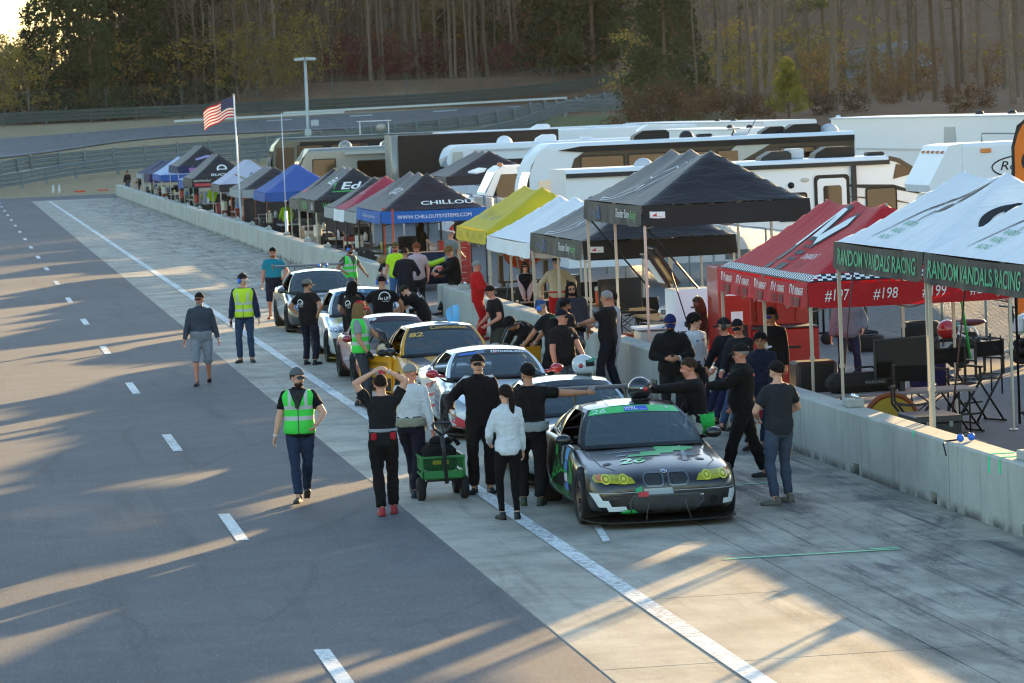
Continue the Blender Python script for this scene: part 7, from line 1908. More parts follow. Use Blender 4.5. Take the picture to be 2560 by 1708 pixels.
fl_r = fabric('flag_red', '#a8202c', .45); fl_w = fabric('flag_white', '#d8d6d2', .5); fl_b = fabric('flag_blue', '#2a2f55', .35)
for i in range(13):
 u0 = .42 if i < 7 else 0
 MB().grid(lambda u, v: flagpt(u0 + (1 - u0) * u, 1 - (i + 1 - v) / 13), 14, 1).obj('stripe', fl_r if i % 2 == 0 else fl_w, t)
MB().grid(lambda u, v: flagpt(.42 * u, 1 - 7 / 13 * (1 - v)), 8, 4).obj('canton', fl_b, t)
sv = []; sf = []
for r_ in range(9):
 for c_ in range(6 if r_ % 2 == 0 else 5):
  uu = .42 * ((c_ + (.5 if r_ % 2 == 0 else 1.0)) / 6); vv = 1 - 7 / 13 * ((r_ + .5) / 9); n0 = len(sv)
  for q in range(10):
   rr_ = .016 if q % 2 == 0 else .007
   P_ = flagpt(uu + rr_ * math.sin(q * math.pi / 5) / fw, vv + rr_ * math.cos(q * math.pi / 5) / fh); sv.append((P_[0], P_[1] - .012, P_[2]))
  sf.append(tuple(range(n0, n0 + 10)))
o = MB().add(sv, sf).obj('stars', fl_w, t); o['kind'] = 'stuff'
t = thing('aerial_mast', 'thin white aerial mast with thick foot behind the pit wall', 'mast', (12.05, 132.1, 0))
MB().tube([(0, 0, 0), (0, 0, 1.6)], .05, 8).obj('foot', rv_white, t); MB().tube([(0, 0, 1.6), (0, .0, 5.2)], [.022, .014], 6).obj('rod', rv_white, t); MB().ell((0, 0, 1.95), .05).obj('clamp', rv_cream, t)
# feather banner
t = thing('feather_banner', 'orange feather banner with black edge and black lettering behind white canopy', 'banner', (15.46, 51.6, 0))
MB().tube([(0, 0, 0), (0, 0, 3.6), (.05, 0, 4.2), (.25, 0, 4.55), (.5, 0, 4.45)], [.02, .015, .012, .01, .008], 6).obj('pole', trim_k, t)
bo = [(0, 1.6), (.55, 1.9), (.6, 4.1), (.5, 4.42), (.3, 4.53), (.12, 4.4), (.03, 4.1)]
MB().prism(bo, -.004, .004, XYZ('XZ')).obj('cloth', fabric('banner_orange', '#c98536', .3), t)
vs, fs = band([(.55, 1.9), (.6, 4.1), (.5, 4.42), (.3, 4.53), (.12, 4.4), (.03, 4.1), (0, 1.6)], .05); MB().add([(a, -.008, b) for a, b in vs], fs).obj('border', ink_k, t)
vs, fs = fit_text('Continental', 2.0, .34, bold=.02); MB().add([(.32 - b * 1.0, -.01, 3.05 - a) for a, b in vs], fs).obj('lettering', ink_k, t)
# ================================================================= woodland
def leaf_mat(name, c0, c1, tr=.45, sc=1.2):
 a = NT(name)
 oi = a.N.new('ShaderNodeObjectInfo')
 nz = a.noise(wpos(a), sc, 3, .6)
 f = a.math('ADD', a.math('MULTIPLY', nz, .8), a.math('MULTIPLY', oi.outputs['Random'], .35))
 col = a.mix(a.ramp(f, .25, .85), srgb(c0), srgb(c1))
 a.link(col, a.b.inputs['Base Color']); a.b.inputs['Roughness'].default_value = .7; a.b.inputs['Specular IOR Level'].default_value = .2
 tl = a.N.new('ShaderNodeBsdfTranslucent'); a.link(col, tl.inputs['Color'])
 mx = a.N.new('ShaderNodeMixShader'); mx.inputs[0].default_value = tr
 a.link(a.b.outputs[0], mx.inputs[1]); a.link(tl.outputs[0], mx.inputs[2]); a.link(mx.outputs[0], a.N['Material Output'].inputs['Surface'])
 return a.m
def bark_mat(name, c0, c1):
 a = NT(name)
 nz = a.noise(a.mapping((9, 9, 1.2)), 1.6, 6, .7); oi = a.N.new('ShaderNodeObjectInfo')
 col = a.mix(a.ramp(nz, .3, .7), srgb(c0), srgb(c1)); col = a.mix(a.math('MULTIPLY', oi.outputs['Random'], .55), col, tuple(x * .45 for x in srgb(c0)))
 a.link(col, a.b.inputs['Base Color']); a.b.inputs['Roughness'].default_value = .95; a.bump(nz, 1.0, .08)
 return a.m
bark_grey = bark_mat('bark_grey', '#5f5144', '#857361'); bark_brown = bark_mat('bark_brown', '#584434', '#826852'); twig_m = bark_mat('twigs', '#6b5a48', '#93806a')
needles = leaf_mat('pine_needles', '#3a451f', '#78803c', .45); cedar = leaf_mat('cedar_green', '#1e2817', '#434f29', .3); olive = leaf_mat('olive_leaves', '#6a5c2c', '#b3994c', .55); rust = leaf_mat('rust_leaves', '#66492f', '#a07c4e', .5); pink = leaf_mat('redbud', '#4c2a2a', '#84464a', .45); brushm = leaf_mat('brown_brush', '#3a2c20', '#75553a', .35); young = leaf_mat('young_pine', '#55591f', '#a09a3c', .5)
def leaves(mb, c, r, n, size, flat=1.0, up=.3, thin=.35):
 for _ in range(n):
  while True:
   p = Vector((random.uniform(-1, 1), random.uniform(-1, 1), random.uniform(-1, 1)))
   if p.length < 1: break
  p = Vector((p.x * r, p.y * r, p.z * r * flat)) + c
  a = Vector((random.gauss(0, 1), random.gauss(0, 1), random.gauss(0, 1) * .7 + up)).normalized(); b = a.orthogonal().normalized()
  b = (b * math.cos(random.random() * 6.3) + a.cross(b) * math.sin(random.random() * 6.3))
  s_ = size * random.uniform(.6, 1.4)
  mb.add([p - a * s_, p + b * s_ * thin, p + a * s_, p - b * s_ * thin], [(0, 1, 2, 3)])
def branchy(mb, base, d, L, r, depth, twigs):
 pts = [base]; p = base.copy(); dd = d.normalized()
 for i in range(4):
  dd = (dd + Vector((random.uniform(-.25, .25), random.uniform(-.25, .25), random.uniform(-.05, .22)))).normalized(); p = p + dd * L / 4; pts.append(p.copy())
 mb.tube(pts, [r, r * .8, r * .6, r * .4, r * .15], 4 if depth < 2 else 3, False)
 if depth < twigs:
  for i in range(4 if depth == 0 else 3):
   k = random.randint(1, 4); q = pts[k]
   e = (dd + Vector((random.uniform(-1, 1), random.uniform(-1, 1), random.uniform(-.2, .7)))).normalized()
   branchy(mb, q, e, L * random.uniform(.4, .6), r * .5, depth + 1, twigs)
def proto(name, kind, seed):
 random.seed(seed)
 tr = MB(); cr = MB(); m = twig_m; bk = bark_grey
 if kind == 'bare':
  H = random.uniform(24, 29); lean = random.uniform(-.6, .6); pts = []
  for i in range(9):
   t_ = i / 8; pts.append(Vector((lean * t_ * t_ * 2 + .12 * math.sin(i * 2.1 + seed), .1 * math.cos(i * 1.7), H * t_)))
  r0 = random.uniform(.10, .19)
  tr.tube(pts, [r0 * 1.35] + [r0 * (1 - .75 * i / 8) for i in range(1, 9)], 8, False)
  for i in range(26):
   z = random.uniform(.22, .97); k = z * 8; a, b = pts[int(k)], pts[min(8, int(k) + 1)]; q = a.lerp(b, k - int(k)); an = random.uniform(0, 6.28)
   branchy(cr, q, Vector((math.cos(an), math.sin(an), random.uniform(.3, 1.0))), random.uniform(2, 4.5) * (1.15 - .5 * z), .05, 0, 2)
 elif kind == 'pine':
  H = random.uniform(23, 27); bk = bark_brown if seed % 2 else bark_grey; m = needles
  pts = [Vector((.15 * math.sin(i * 1.3 + seed), .1 * math.cos(i), H * i / 8)) for i in range(9)]; r0 = random.uniform(.15, .22)
  tr.tube(pts, [r0 * 1.25] + [r0 * (1 - .7 * i / 8) for i in range(1, 9)], 8, False)
  for i in range(38):
   z = random.uniform(8, H); an = random.uniform(0, 6.28); L = random.uniform(1.2, 3.4) * (1 if z > 12 else .7); q = Vector((0, 0, z)); e = q + Vector((math.cos(an) * L, math.sin(an) * L, random.uniform(-.4, .8)))
   tr.tube([q, q.lerp(e, .5) + Vector((0, 0, .15)), e], [.05, .035, .015], 4, False)
   if z > 11.5 or random.random() < .35:
    for k in range(3): leaves(cr, q.lerp(e, .5 + .25 * k), .65, 26, .22, .6, .6, .16)
 elif kind == 'cedar':
  H = random.uniform(13, 17); m = cedar; bk = bark_brown
  tr.tube([(0, 0, 0), (0, 0, H * .9)], [.22, .04], 6, False)
  for i in range(95):
   z = H * (.05 + .93 * random.random() ** 1.1); rad = (1 - z / H) * H * .24 + .35; an = random.uniform(0, 6.28); q = random.uniform(.35, 1)
   leaves(cr, Vector((math.cos(an) * rad * q, math.sin(an) * rad * q, z + random.uniform(-.3, .3))), .95, 34, .26, .7, .5, .4)
 elif kind == 'youngpine':
  H = 3.9; m = young; bk = bark_brown
  tr.tube([(0, 0, 0), (.1, 0, H)], [.1, .02], 6, False)
  for i in range(46):
   z = H * random.uniform(.16, 1.0); rad = (1.05 - z / H) * 1.75 + .1; an = random.uniform(0, 6.28); e = Vector((math.cos(an) * rad, math.sin(an) * rad, z + .5)); tr.tube([(0, 0, z), e], [.025, .008], 3, False)
   for k in range(3): leaves(cr, Vector((0, 0, z)).lerp(e, .4 + .27 * k), .34, 30, .15, .8, .8, .2)
 elif kind in ('olive', 'rust', 'pink', 'brush'):
  m = {'olive': olive, 'rust': rust, 'pink': pink, 'brush': brushm}[kind]; H = {'olive': 7.5, 'rust': 5.0, 'pink': 4.2, 'brush': 2.6}[kind]
  for i in range(5 if kind != 'brush' else 9):
   an = random.uniform(0, 6.28); d = Vector((math.cos(an) * .45, math.sin(an) * .45, 1)); branchy(tr, Vector((0, 0, 0)), d, H * .8, .05 if kind != 'brush' else .025, 0, 2)
  for i in range(40 if kind != 'brush' else 34):
   an = random.uniform(0, 6.28); rr = H * .42 * math.sqrt(random.random()) * (1.25 if kind == 'brush' else 1)
   leaves(cr, Vector((math.cos(an) * rr, math.sin(an) * rr, H * random.uniform(.22 if kind != 'brush' else .05, .95))), .6, 24 if kind != 'brush' else 30, .13 if kind != 'brush' else .12, .8, .2, .5)
 tm = tr.mesh('trunk'); tm.materials.append(bk if kind not in ('olive', 'rust', 'pink', 'brush') else twig_m)
 cm = cr.mesh('crown'); cm.materials.append(m)
 return tm, cm
PR = {}
for kd, n_ in (('bare', 5), ('pine', 4), ('cedar', 3), ('youngpine', 1), ('olive', 2), ('rust', 2), ('pink', 2), ('brush', 3)):
 PR[kd] = [proto(kd, kd, 11 + 7 * i + len(kd)) for i in range(n_)]
def tree(kind, x, y, label, group, name, sc=1.0, cat='tree'):
 t = thing(name, label, cat, (x, y, terr(x, y) - .12), random.uniform(0, 6.28), group)
 t.scale = (sc * random.uniform(.9, 1.1), sc * random.uniform(.9, 1.1), sc)
 tm, cm = random.choice(PR[kind])
 for nm, me in (('trunk', tm), ('crown', cm)):
  o = bpy.data.objects.new(nm, me); COL.objects.link(o); o.parent = t
def col(x, Y): return math.tan(.1519 + math.atan((x - 1280) / 9029.5)) * Y
random.seed(99)
GW = 'trees of the wood behind the track'; GR = 'trees on the leafy mound right of the lawn'
# centre: bare trunks behind the grass bank
for i in range(150):
 x = random.uniform(430, 1480); Y = 354 + 55 * random.random() ** 1.4
 tree('bare', col(x, Y), Y, 'bare slim trunk in the wood behind the brown grass bank', GW, 'bare_tree', random.uniform(.85, 1.15))
for i in range(20):
 x = random.uniform(330, 1420); Y = random.uniform(365, 410)
 tree('pine', col(x, Y), Y, 'tall pine with a high green crown in the wood behind the bank', GW, 'pine_tree', random.uniform(.9, 1.1))
for x, Y, s_ in ((125, 352, .8), (170, 349, 1.05), (235, 358, 1.35), (260, 347, 1.1), (320, 352, 1.3), (380, 350, 1.1), (440, 356, 1.35), (520, 358, 1.1), (300, 344, .6)):
 tree('cedar', col(x, Y), Y, 'dense dark evergreen in the wood left of the flag', GW, 'evergreen_tree', s_)
for i in range(26):
 x = random.uniform(80, 600); Y = random.uniform(350, 392); tree('bare', col(x, Y), Y, 'bare slim trunk among the dark evergreens left of the flag', GW, 'bare_tree', random.uniform(.8, 1.05) * (.65 if x < 170 else 1))
for i in range(8):
 x = random.uniform(200, 560); Y = random.uniform(352, 380); tree('pine', col(x, Y), Y, 'tall pine among the dark evergreens left of the flag', GW, 'pine_tree', random.uniform(.9, 1.1))
for x, Y, s_ in ((1430, 352, 1.25), (1470, 356, 1.45), (1512, 349, 1.3), (1560, 352, 1.2), (1395, 372, 1.2), (1250, 366, .7), (1140, 362, .5)):
 tree('cedar', col(x, Y), Y, 'broad dark evergreen rising at the end of the brown bank', GW, 'evergreen_tree', s_)
for i in range(34):
 x = random.uniform(-20, 900); Y = random.uniform(344, 372); tree('olive', col(x, Y), Y, 'olive leaved understorey tree behind the catch fence', GW, 'understorey_tree', random.uniform(.7, 1.25))
for i in range(26):
 x = random.uniform(620, 1400); Y = random.uniform(360, 392); tree('rust' if random.random() < .6 else 'olive', col(x, Y), Y, 'rusty leaved understorey tree among the bare trunks', GW, 'understorey_tree', random.uniform(.7, 1.3))
for x in (930, 985, 1040, 1090, 1165, 1230, 1275, 1330, 880, 1120, 1300):
 Y = random.uniform(354, 360); tree('pink', col(x, Y), Y, 'reddish flowering shrub on the crest of the brown bank', GW, 'flowering_shrub', random.uniform(.7, 1.2), 'shrub')
for i in range(16):
 x = -60 + 11 * i + random.uniform(-5, 5); Y = random.uniform(350, 396); k_ = ('olive', 'bare', 'cedar')[i % 3]
 tree(k_, col(x, Y), Y, {'olive': 'low olive leaved tree', 'bare': 'short bare tree', 'cedar': 'low dark evergreen'}[k_] + ' under the bright sky at the wood edge', GW, 'edge_tree', {'olive': 1.2, 'bare': .42, 'cedar': .55}[k_] * random.uniform(.85, 1.1))
# right: mound of pines and bare trunks
for x, Y, s_ in ((1765, 262, 1), (1784, 268, 1), (1826, 256, 1.05), (1850, 270, .95), (1897, 246, 1.2), (1932, 250, 1.05), (1952, 251, 1.05), (2110, 245, 1.3), (2198, 262, .9), (2358, 258, 1), (2388, 250, 1.0), (2440, 248, .95), (2476, 252, 1.15), (2551, 244, 1.25), (2050, 275, .9), (2128, 280, .9), (2275, 272, .95), (2310, 285, .9), (1985, 285, .9), (2590, 250, 1)):
 tree('bare' if int(x) % 3 else 'pine', col(x, Y), Y, 'pale grey trunk standing clear on the leafy mound', GR, 'mound_tree', s_)
for x, Y, s_ in ((1690, 264, 1.2), (1712, 270, 1.1), (1655, 275, 1.0), (1735, 280, .9)):
 tree('cedar', col(x, Y), Y, 'drooping dark evergreen at the left edge of the leafy mound', GR, 'evergreen_tree', s_ * .75)
for i in range(30):
 x = random.uniform(1700, 2700); Y = random.uniform(275, 330); tree('pine' if i % 2 else 'bare', col(x, Y), Y, 'tree further back on the leafy mound among the trunks', GR, 'mound_tree', random.uniform(.85, 1.1))
for i in range(26):
 x = random.uniform(1620, 2640); Y = random.uniform(262, 325); tree('olive' if i % 3 else 'rust', col(x, Y), Y, 'sunlit yellow green understorey tree on the leafy mound', GR, 'understorey_tree', random.uniform(.6, 1.1))
tree('youngpine', col(1995, 238), 238, 'young yellow green pine standing alone in front of the mound trunks', None, 'young_pine', 1.0)
for x, Y, s_ in ((1570, 247, 1.1), (1600, 244, 1.3), (1640, 246, 1.2), (1680, 243, 1.0), (1720, 247, 1.25), (1760, 243, 1.0), (1800, 246, 1.15), (1845, 242, 1.0), (1890, 243, .9), (1930, 241, .9), (2080, 242, .9), (2160, 243, .8), (2420, 240, 1.0), (2480, 242, .8), (1620, 258, 1.4), (1700, 259, 1.4), (2250, 250, .8)):
 tree('brush', col(x, Y), Y, 'brown leafless brush along the foot of the leafy mound', GR, 'brush_bush', s_ * .72, 'bush')
# the mass of wood behind: nobody could count it
def far_wood(name, xs_, ys_, n, ground=True, dens=1.0, hmax=26, lm=None):
 mt = MB(); ml = MB()
 for i in range(n):
  x = random.uniform(*xs_); y = random.uniform(*ys_); z = terr(x, y) if ground else 0; h = random.uniform(.7, 1) * hmax; r = random.uniform(.06, .15)
  mt.tube([(x, y, z - .2), (x + random.uniform(-.6, .6), y, z + h * .6), (x + random.uniform(-1, 1), y, z + h)], [r, r * .7, r * .25], 4, False)
  for k in range(5):
   zz = z + h * random.uniform(.25, 1); an = random.uniform(0, 6.28); mt.tube([(x, y, zz - .8), (x + math.cos(an) * 2.2, y + math.sin(an) * 2.2, zz + .6)], [.05, .012], 3, False)
  for k in range(int(7 * dens)): leaves(ml, Vector((x + random.uniform(-2.4, 2.4), y + random.uniform(-2.4, 2.4), z + h * random.random() ** .7)), 1.5, 9, .34, .8, .2, .5)
 a = tag(mt.obj(name, twig_m), kind='stuff'); b = tag(ml.obj(name, lm or (olive if ground else needles)), kind='stuff')
random.seed(17)
far_wood('far_wood', (22, 175), (412, 470), 420, dens=.8, lm=rust)
far_wood('far_wood', (70, 150), (330, 412), 90, dens=1.0)
far_wood('far_wood', (16, 78), (380, 412), 260, dens=.7, lm=olive)
far_wood('far_wood', (-60, 22), (392, 450), 150, dens=1.3, hmax=10, lm=olive)
# the woods go on behind and beside the viewer
far_wood('wood_behind', (-190, 190), (-150, -105), 170, False, 1.3, 24)
far_wood('wood_beside', (-150, -100), (-105, 330), 120, False, 1.3, 22)
# ================================================================= gear on the cars, the wall and under the canopies
def helmet(loc, rz, colr, label, visor='#16181b', tilt=0.0, trim=None, open_visor=False, sc=1.0):
 t = thing('helmet', label, 'helmet', loc, rz); t.rotation_euler = (tilt, 0, rz); t.scale = (sc,) * 3
 mb = MB()
 def f(u, v):
  az = 2 * math.pi * u; ph = .02 + (math.pi * .83 - .02) * v
  fr = max(0, math.cos(az)); x = .125 * math.sin(ph) * math.sin(az); y = .155 * math.sin(ph) * math.cos(az); z = .145 + .14 * math.cos(ph)
  if fr > .35 and v > .62: y += .035 * (fr - .35) * (v - .62) * 4
  return (x, y, max(0.004, z))
 mb.grid(f, 28, 16); mb.lathe([(.09, .003), (.10, .003)], 12); mb.obj('shell', mat('helmet_' + str(colr), colr, .22, .15 if colr in ('#9aa0a4',) else 0, .06, coat=.8), t)
 mb = MB()
 def g_(u, v):
  az = R(-72) + R(144) * u; ph = R(62) + R(36) * v
  return (.128 * math.sin(ph) * math.sin(az), .159 * math.sin(ph) * math.cos(az), .145 + .14 * math.cos(ph))
 mb.grid(g_, 14, 5); mb.obj('eye_port', mat('visor_dark', visor, .08, coat=1) if not open_visor else mat('port_dark', '#0a0a0b', .9), t)
 if open_visor:
  mb = MB()
  mb.grid(lambda u, v: (.135 * math.sin(R(-70 + 140 * u)), .135 * math.cos(R(-70 + 140 * u)) + .05 * v + .01, .185 + .055 * v), 14, 3); o = mb.obj('visor', emit_less_glass('visor_tint', srgb('#5fb8a4'), .06, .5), t)
 else:
  for sd in (-1, 1): MB().cyl((sd * .118, .03, .15), (sd * .134, .03, .15), .02, n=10).obj('visor_pivot', chrome, t)
 if trim:
  MB().grid(lambda u, v: (.127 * math.sin(R(20 + 45 * v)) * math.sin(R(-25 + 50 * u)) * 1.0, -.157 * math.sin(R(20 + 45 * v)) * math.cos(R(-25 + 50 * u)), .147 + .142 * math.cos(R(20 + 45 * v))), 6, 6).obj('stripe', mat('helmet_trim_' + trim, trim, .3, coat=.6), t)
  for sd in (-1, 1): MB().cyl((sd * .121, -.02, .14), (sd * .129, -.02, .14), .032, n=14).obj('emblem', mat('helmet_trim_' + trim, trim, .3, coat=.6), t)
 MB().lathe([(.085, 0), (.105, 0), (.11, .02), (.09, .025)], 16, Matrix.Diagonal((1, 1.15, 1, 1)), closed=True).obj('neck_roll', trim_k, t)
 return t
helmet((8.27, 43.72, 1.315), R(100), '#15171a', 'black full face helmet held on the black car roof', trim='#b3202a')
helmet((8.42, 48.65, 1.285), R(-105), '#b9c0c4', 'silver white helmet with raised green visor on the car roof', open_visor=True, trim='#a8202a')
helmet((11.68, 57.4, .825), R(110), '#9aa0a4', 'round silver helmet sitting on the pit wall', visor='#101214')
helmet((11.5, 86.25, .99), R(60), '#b5431f', 'red and orange helmet in the lap of the sitting driver', trim='#c9781f')
helmet((10.35, 60.35, .80), R(-120), '#15191a', 'black helmet with green and white trim by the open yellow door', trim='#2f9a5a')
# things on the yellow car's roof
t = thing('paper_towel_roll', 'roll of blue paper towel standing on the yellow car roof', 'towel roll', (8.42, 61.2, 1.375))
MB().lathe([(.02, 0), (.06, 0), (.06, .28), (.02, .28)], 20, closed=True).obj('roll', mat('blue_paper', '#6fb4dd', .9), t)
MB().grid(lambda u, v: (-.06 - .10 * u - .02 * math.sin(v * 4), -.03 * u, .28 * (1 - v) - .06 * u * (1 - v)), 5, 5).obj('loose_sheet', mat('blue_paper', '#6fb4dd', .9), t)
small('work_gloves', MB().ell((0, 0, .03), (.12, .07, .03)).ell((.1, .03, .04), (.07, .05, .03)).tube([(.1, 0, .03), (.22, .03, .03)], [.03, .015], 6), cloth('#7d8083'), 'grey work gloves lying on the yellow car roof', 'gloves', (8.15, 61.3, 1.385))
def headset_thing(loc, rz, label):
 t = thing('headset', label, 'headset', loc, rz)
 MB().tube([(.09 * math.cos(a), .0, .04 + .07 * math.sin(a)) for a in [math.pi * i / 10 for i in range(11)]], .009, 6).obj('band', trim_k, t)
 for sd in (-1, 1): MB().ell((sd * .09, 0, .05), (.035, .05, .05)).obj('ear_cup', mat('headset_#2a6fd0', '#2a6fd0', .4), t)
 MB().tube([(-.1, .02, .03), (-.25, .1, .02), (-.35, .0, .015), (-.42, -.05, .01), (-.45, -.12, -.12)], .01, 5).obj('cable', trim_k, t)
headset_thing((11.68, 41.2, .822), .5, 'blue headset with trailing cable lying on the pit wall')
headset_thing((8.7, 86.3, 1.37), .2, 'blue headset lying on the dark grey car roof')
t = thing('neck_pillow', 'black padded roll draped over the wall end with orange strap', 'pad', (11.7, 97.95, .82))
MB().tube([(-.28, -.05, -.12), (-.2, -.02, .03), (0, 0, .07), (.2, 0, .07), (.3, .05, .05)], [.05, .07, .075, .075, .05], 10).obj('pad', cloth('#18191b'), t); MB().box((-.24, -.2, -.35), (.04, .012, .55)).obj('strap', mat('strap_orange', '#c8502a', .8), t)
# ---- garden cart
green = mat('cart_green', '#1c7a3a', .4, .1, .1)
t = thing('garden_cart', 'green mesh sided garden cart with black pull handle carrying a black bag', 'cart', (6.03, 46.1, 0))
MB().box((0, 0, .30), (.50, .92, .05), b=.01).obj('bed', green, t)
fr_ = MB()
for sx_ in (-.27, .27):
 fr_.box((sx_, 0, .56), (.025, .95, .025)); fr_.box((sx_, -.47, .44), (.03, .03, .28)); fr_.box((sx_, .47, .44), (.03, .03, .28)); fr_.box((sx_, 0, .34), (.025, .95, .03))
for sy_ in (-.47, .47): fr_.box((0, sy_, .56), (.54, .025, .025)); fr_.box((0, sy_, .34), (.54, .03, .09))
fr_.obj('frame', green, t)
for sy_ in (-.47, .47):
 ms = MB()
 for k in range(-9, 20):
  for s_ in (1, -1):
   x0_ = -.25 + k * .035; x1_ = x0_ + s_ * .17
   a0, a1 = max(-.25, min(.25, x0_)), max(-.25, min(.25, x1_))
   if abs(a1 - a0) < .01: continue
   ms.tube([(a0, sy_, .385 + .17 * (a0 - x0_) / (x1_ - x0_)), (a1, sy_, .385 + .17 * (a1 - x0_) / (x1_ - x0_))], .003, 3, False)
 o = ms.obj('mesh_panel', green, t); o['kind'] = 'stuff'
for sx_ in (-.27, .27):
 ms = MB()
 for k in range(-9, 34):
  for s_ in (1, -1):
   x0_ = -.45 + k * .04; x1_ = x0_ + s_ * .17; a0, a1 = max(-.45, min(.45, x0_)), max(-.45, min(.45, x1_))
   if abs(a1 - a0) < .01: continue
   ms.tube([(sx_, a0, .385 + .17 * (a0 - x0_) / (x1_ - x0_)), (sx_, a1, .385 + .17 * (a1 - x0_) / (x1_ - x0_))], .003, 3, False)
 o = ms.obj('mesh_panel', green, t); o['kind'] = 'stuff'
for sx_ in (-.28, .28):
 for sy_ in (-.33, .36):
  M = Matrix.Translation((sx_, sy_, .15)) @ Matrix.Rotation(math.pi / 2, 4, 'Y')
  w = MB().lathe([(.05, -.045), (.13, -.05), (.15, -.03), (.15, .03), (.13, .05), (.05, .045)], 20, M, closed=True).obj('wheel', rubber, t)
  MB().lathe([(.001, -.03), (.05, -.03), (.05, .03), (.001, .03)], 10, M).obj('hub', galv, w)
MB().tube([(-.24, -.36, .15), (-.2, -.38, .26), (.2, -.38, .26), (.24, -.36, .15)], .022, 8).tube([(-.24, .36, .15), (-.2, .36, .26), (.2, .36, .26), (.24, .36, .15)], .022, 8).obj('axle_bars', trim_k, t)
hd = MB(); hd.tube([(.04, -.46, .22), (.01, -.52, .66), (-.005, -.50, .84)], [.028, .024, .028], 8); hd.tube([(-.005, -.5, .84), (-.1, -.49, .93), (-.12, -.485, .98), (-.1, -.485, 1.0), (.1, -.485, 1.0), (.12, -.485, .98), (.1, -.49, .93), (-.005, -.5, .84)], .018, 8); hd.obj('pull_handle', mat('handle_grey', '#24272c', .5), t)
t = thing('equipment_bag', 'black bag with yellow tag sitting in the green cart', 'bag', (6.03, 46.1, .33))
MB().box((0, 0, .19), (.42, .6, .36), b=.07).ell((.05, 0, .40), (.16, .2, .07)).tube([(.1, .0, .40), (.22, .05, .42), (.28, .02, .33)], .03, 6).obj('bag', cloth('#141518'), t); MB().box((-.06, -.33, .15), (.11, .02, .05)).obj('tag', mat('tag_yellow', '#c9b51f', .7), t); MB().box((.06, -.33, .15), (.06, .02, .05)).obj('tag', mat('tag_yellow', '#c9b51f', .7), t); MB().ell((.08, -.1, .45), (.05, .04, .04)).obj('camera', chrome, t)
# ---- cones
conem = mat('cone_orange', '#d2431a', .6)
def cone(loc, label, m, fallen=None, h=.5, group=None):
 t = thing('traffic_cone', label, 'cone', loc, 0, group)
 M = Matrix.Identity(4)
 if fallen is not None: M = Matrix.Translation((0, 0, .14)) @ Matrix.Rotation(fallen, 4, 'Z') @ Matrix.Rotation(R(82), 4, 'Y')
 MB().lathe([(.14, .02), (.035, h), (.02, h), (.02, h - .02)], 14, M).obj('body', m, t); MB().box((0, 0, .012), (.32, .32, .024), M).obj('base', m, t)
cone((9.75, 272.0, .0), 'fallen orange cone left of the pair before the guardrail', conem, 2.7, .75); cone((11.55, 272.5, .0), 'fallen orange cone nearest the pit wall end', conem, 3.0, .75)
cone((7.5, 272.2, 0), 'small white upright cone of the pair on the far lane', mat('cone_white', '#c9ccc9', .6), None, .8, 'white cones'); cone((7.95, 272.0, 0), 'small white upright cone of the pair on the far lane', mat('cone_white', '#c9ccc9', .6), None, .8, 'white cones')
cone((16.2, 71.5, 0), 'upright orange cone behind the low black canopy', conem, None, .75)
# ---- furniture kit
frame_k = mat('chair_frame', '#1b1c1e', .5, .4); wood_tbl = mat('table_top', '#8f8f8b', .5)
def table(x, y, L, Wd, h, label, m=None, rz=0, group=None):
 t = thing('folding_table', label, 'table', (x, y, 0), rz, group)
 MB().box((0, 0, h - .02), (L, Wd, .04), b=.01).obj('table_top', m or wood_tbl, t)
 for sx_ in (-1, 1):
  for sy_ in (-1, 1): MB().cyl((sx_ * (L / 2 - .1), sy_ * (Wd / 2 - .08), 0), (sx_ * (L / 2 - .1), sy_ * (Wd / 2 - .08), h - .04), .014, n=6).obj('leg', frame_k, t)
 return t
def camp_chair(x, y, rz, colr, label, group=None):
 t = thing('camp_chair', label, 'chair', (x, y, 0), rz, group); c_ = cloth(colr)
 MB().grid(lambda u, v: ((u - .5) * .52, -.22 + .46 * v, .42 - .06 * math.sin(math.pi * u) + .03 * v), 8, 6).obj('seat', c_, t)
 MB().grid(lambda u, v: ((u - .5) * .54, -.24 - .14 * v - .04 * math.sin(math.pi * u), .44 + .50 * v), 8, 6).obj('backrest', c_, t)
 for sx_ in (-1, 1):
  MB().box((sx_ * .30, 0, .62), (.07, .42, .02), b=.006).obj('armrest', c_, t)
  for (a, b) in (((sx_ * .28, .24, 0), (sx_ * .27, -.26, .5)), ((sx_ * .28, -.26, 0), (sx_ * .28, .2, .62)), ((sx_ * .27, -.24, .44), (sx_ * .28, -.4, .95)), ((sx_ * .28, .24, 0), (-sx_ * .27, .2, .42)), ((sx_ * .28, -.26, 0), (-sx_ * .27, -.22, .42))): MB().cyl(a, b, .010, n=5).obj('leg', frame_k, t)
 return t
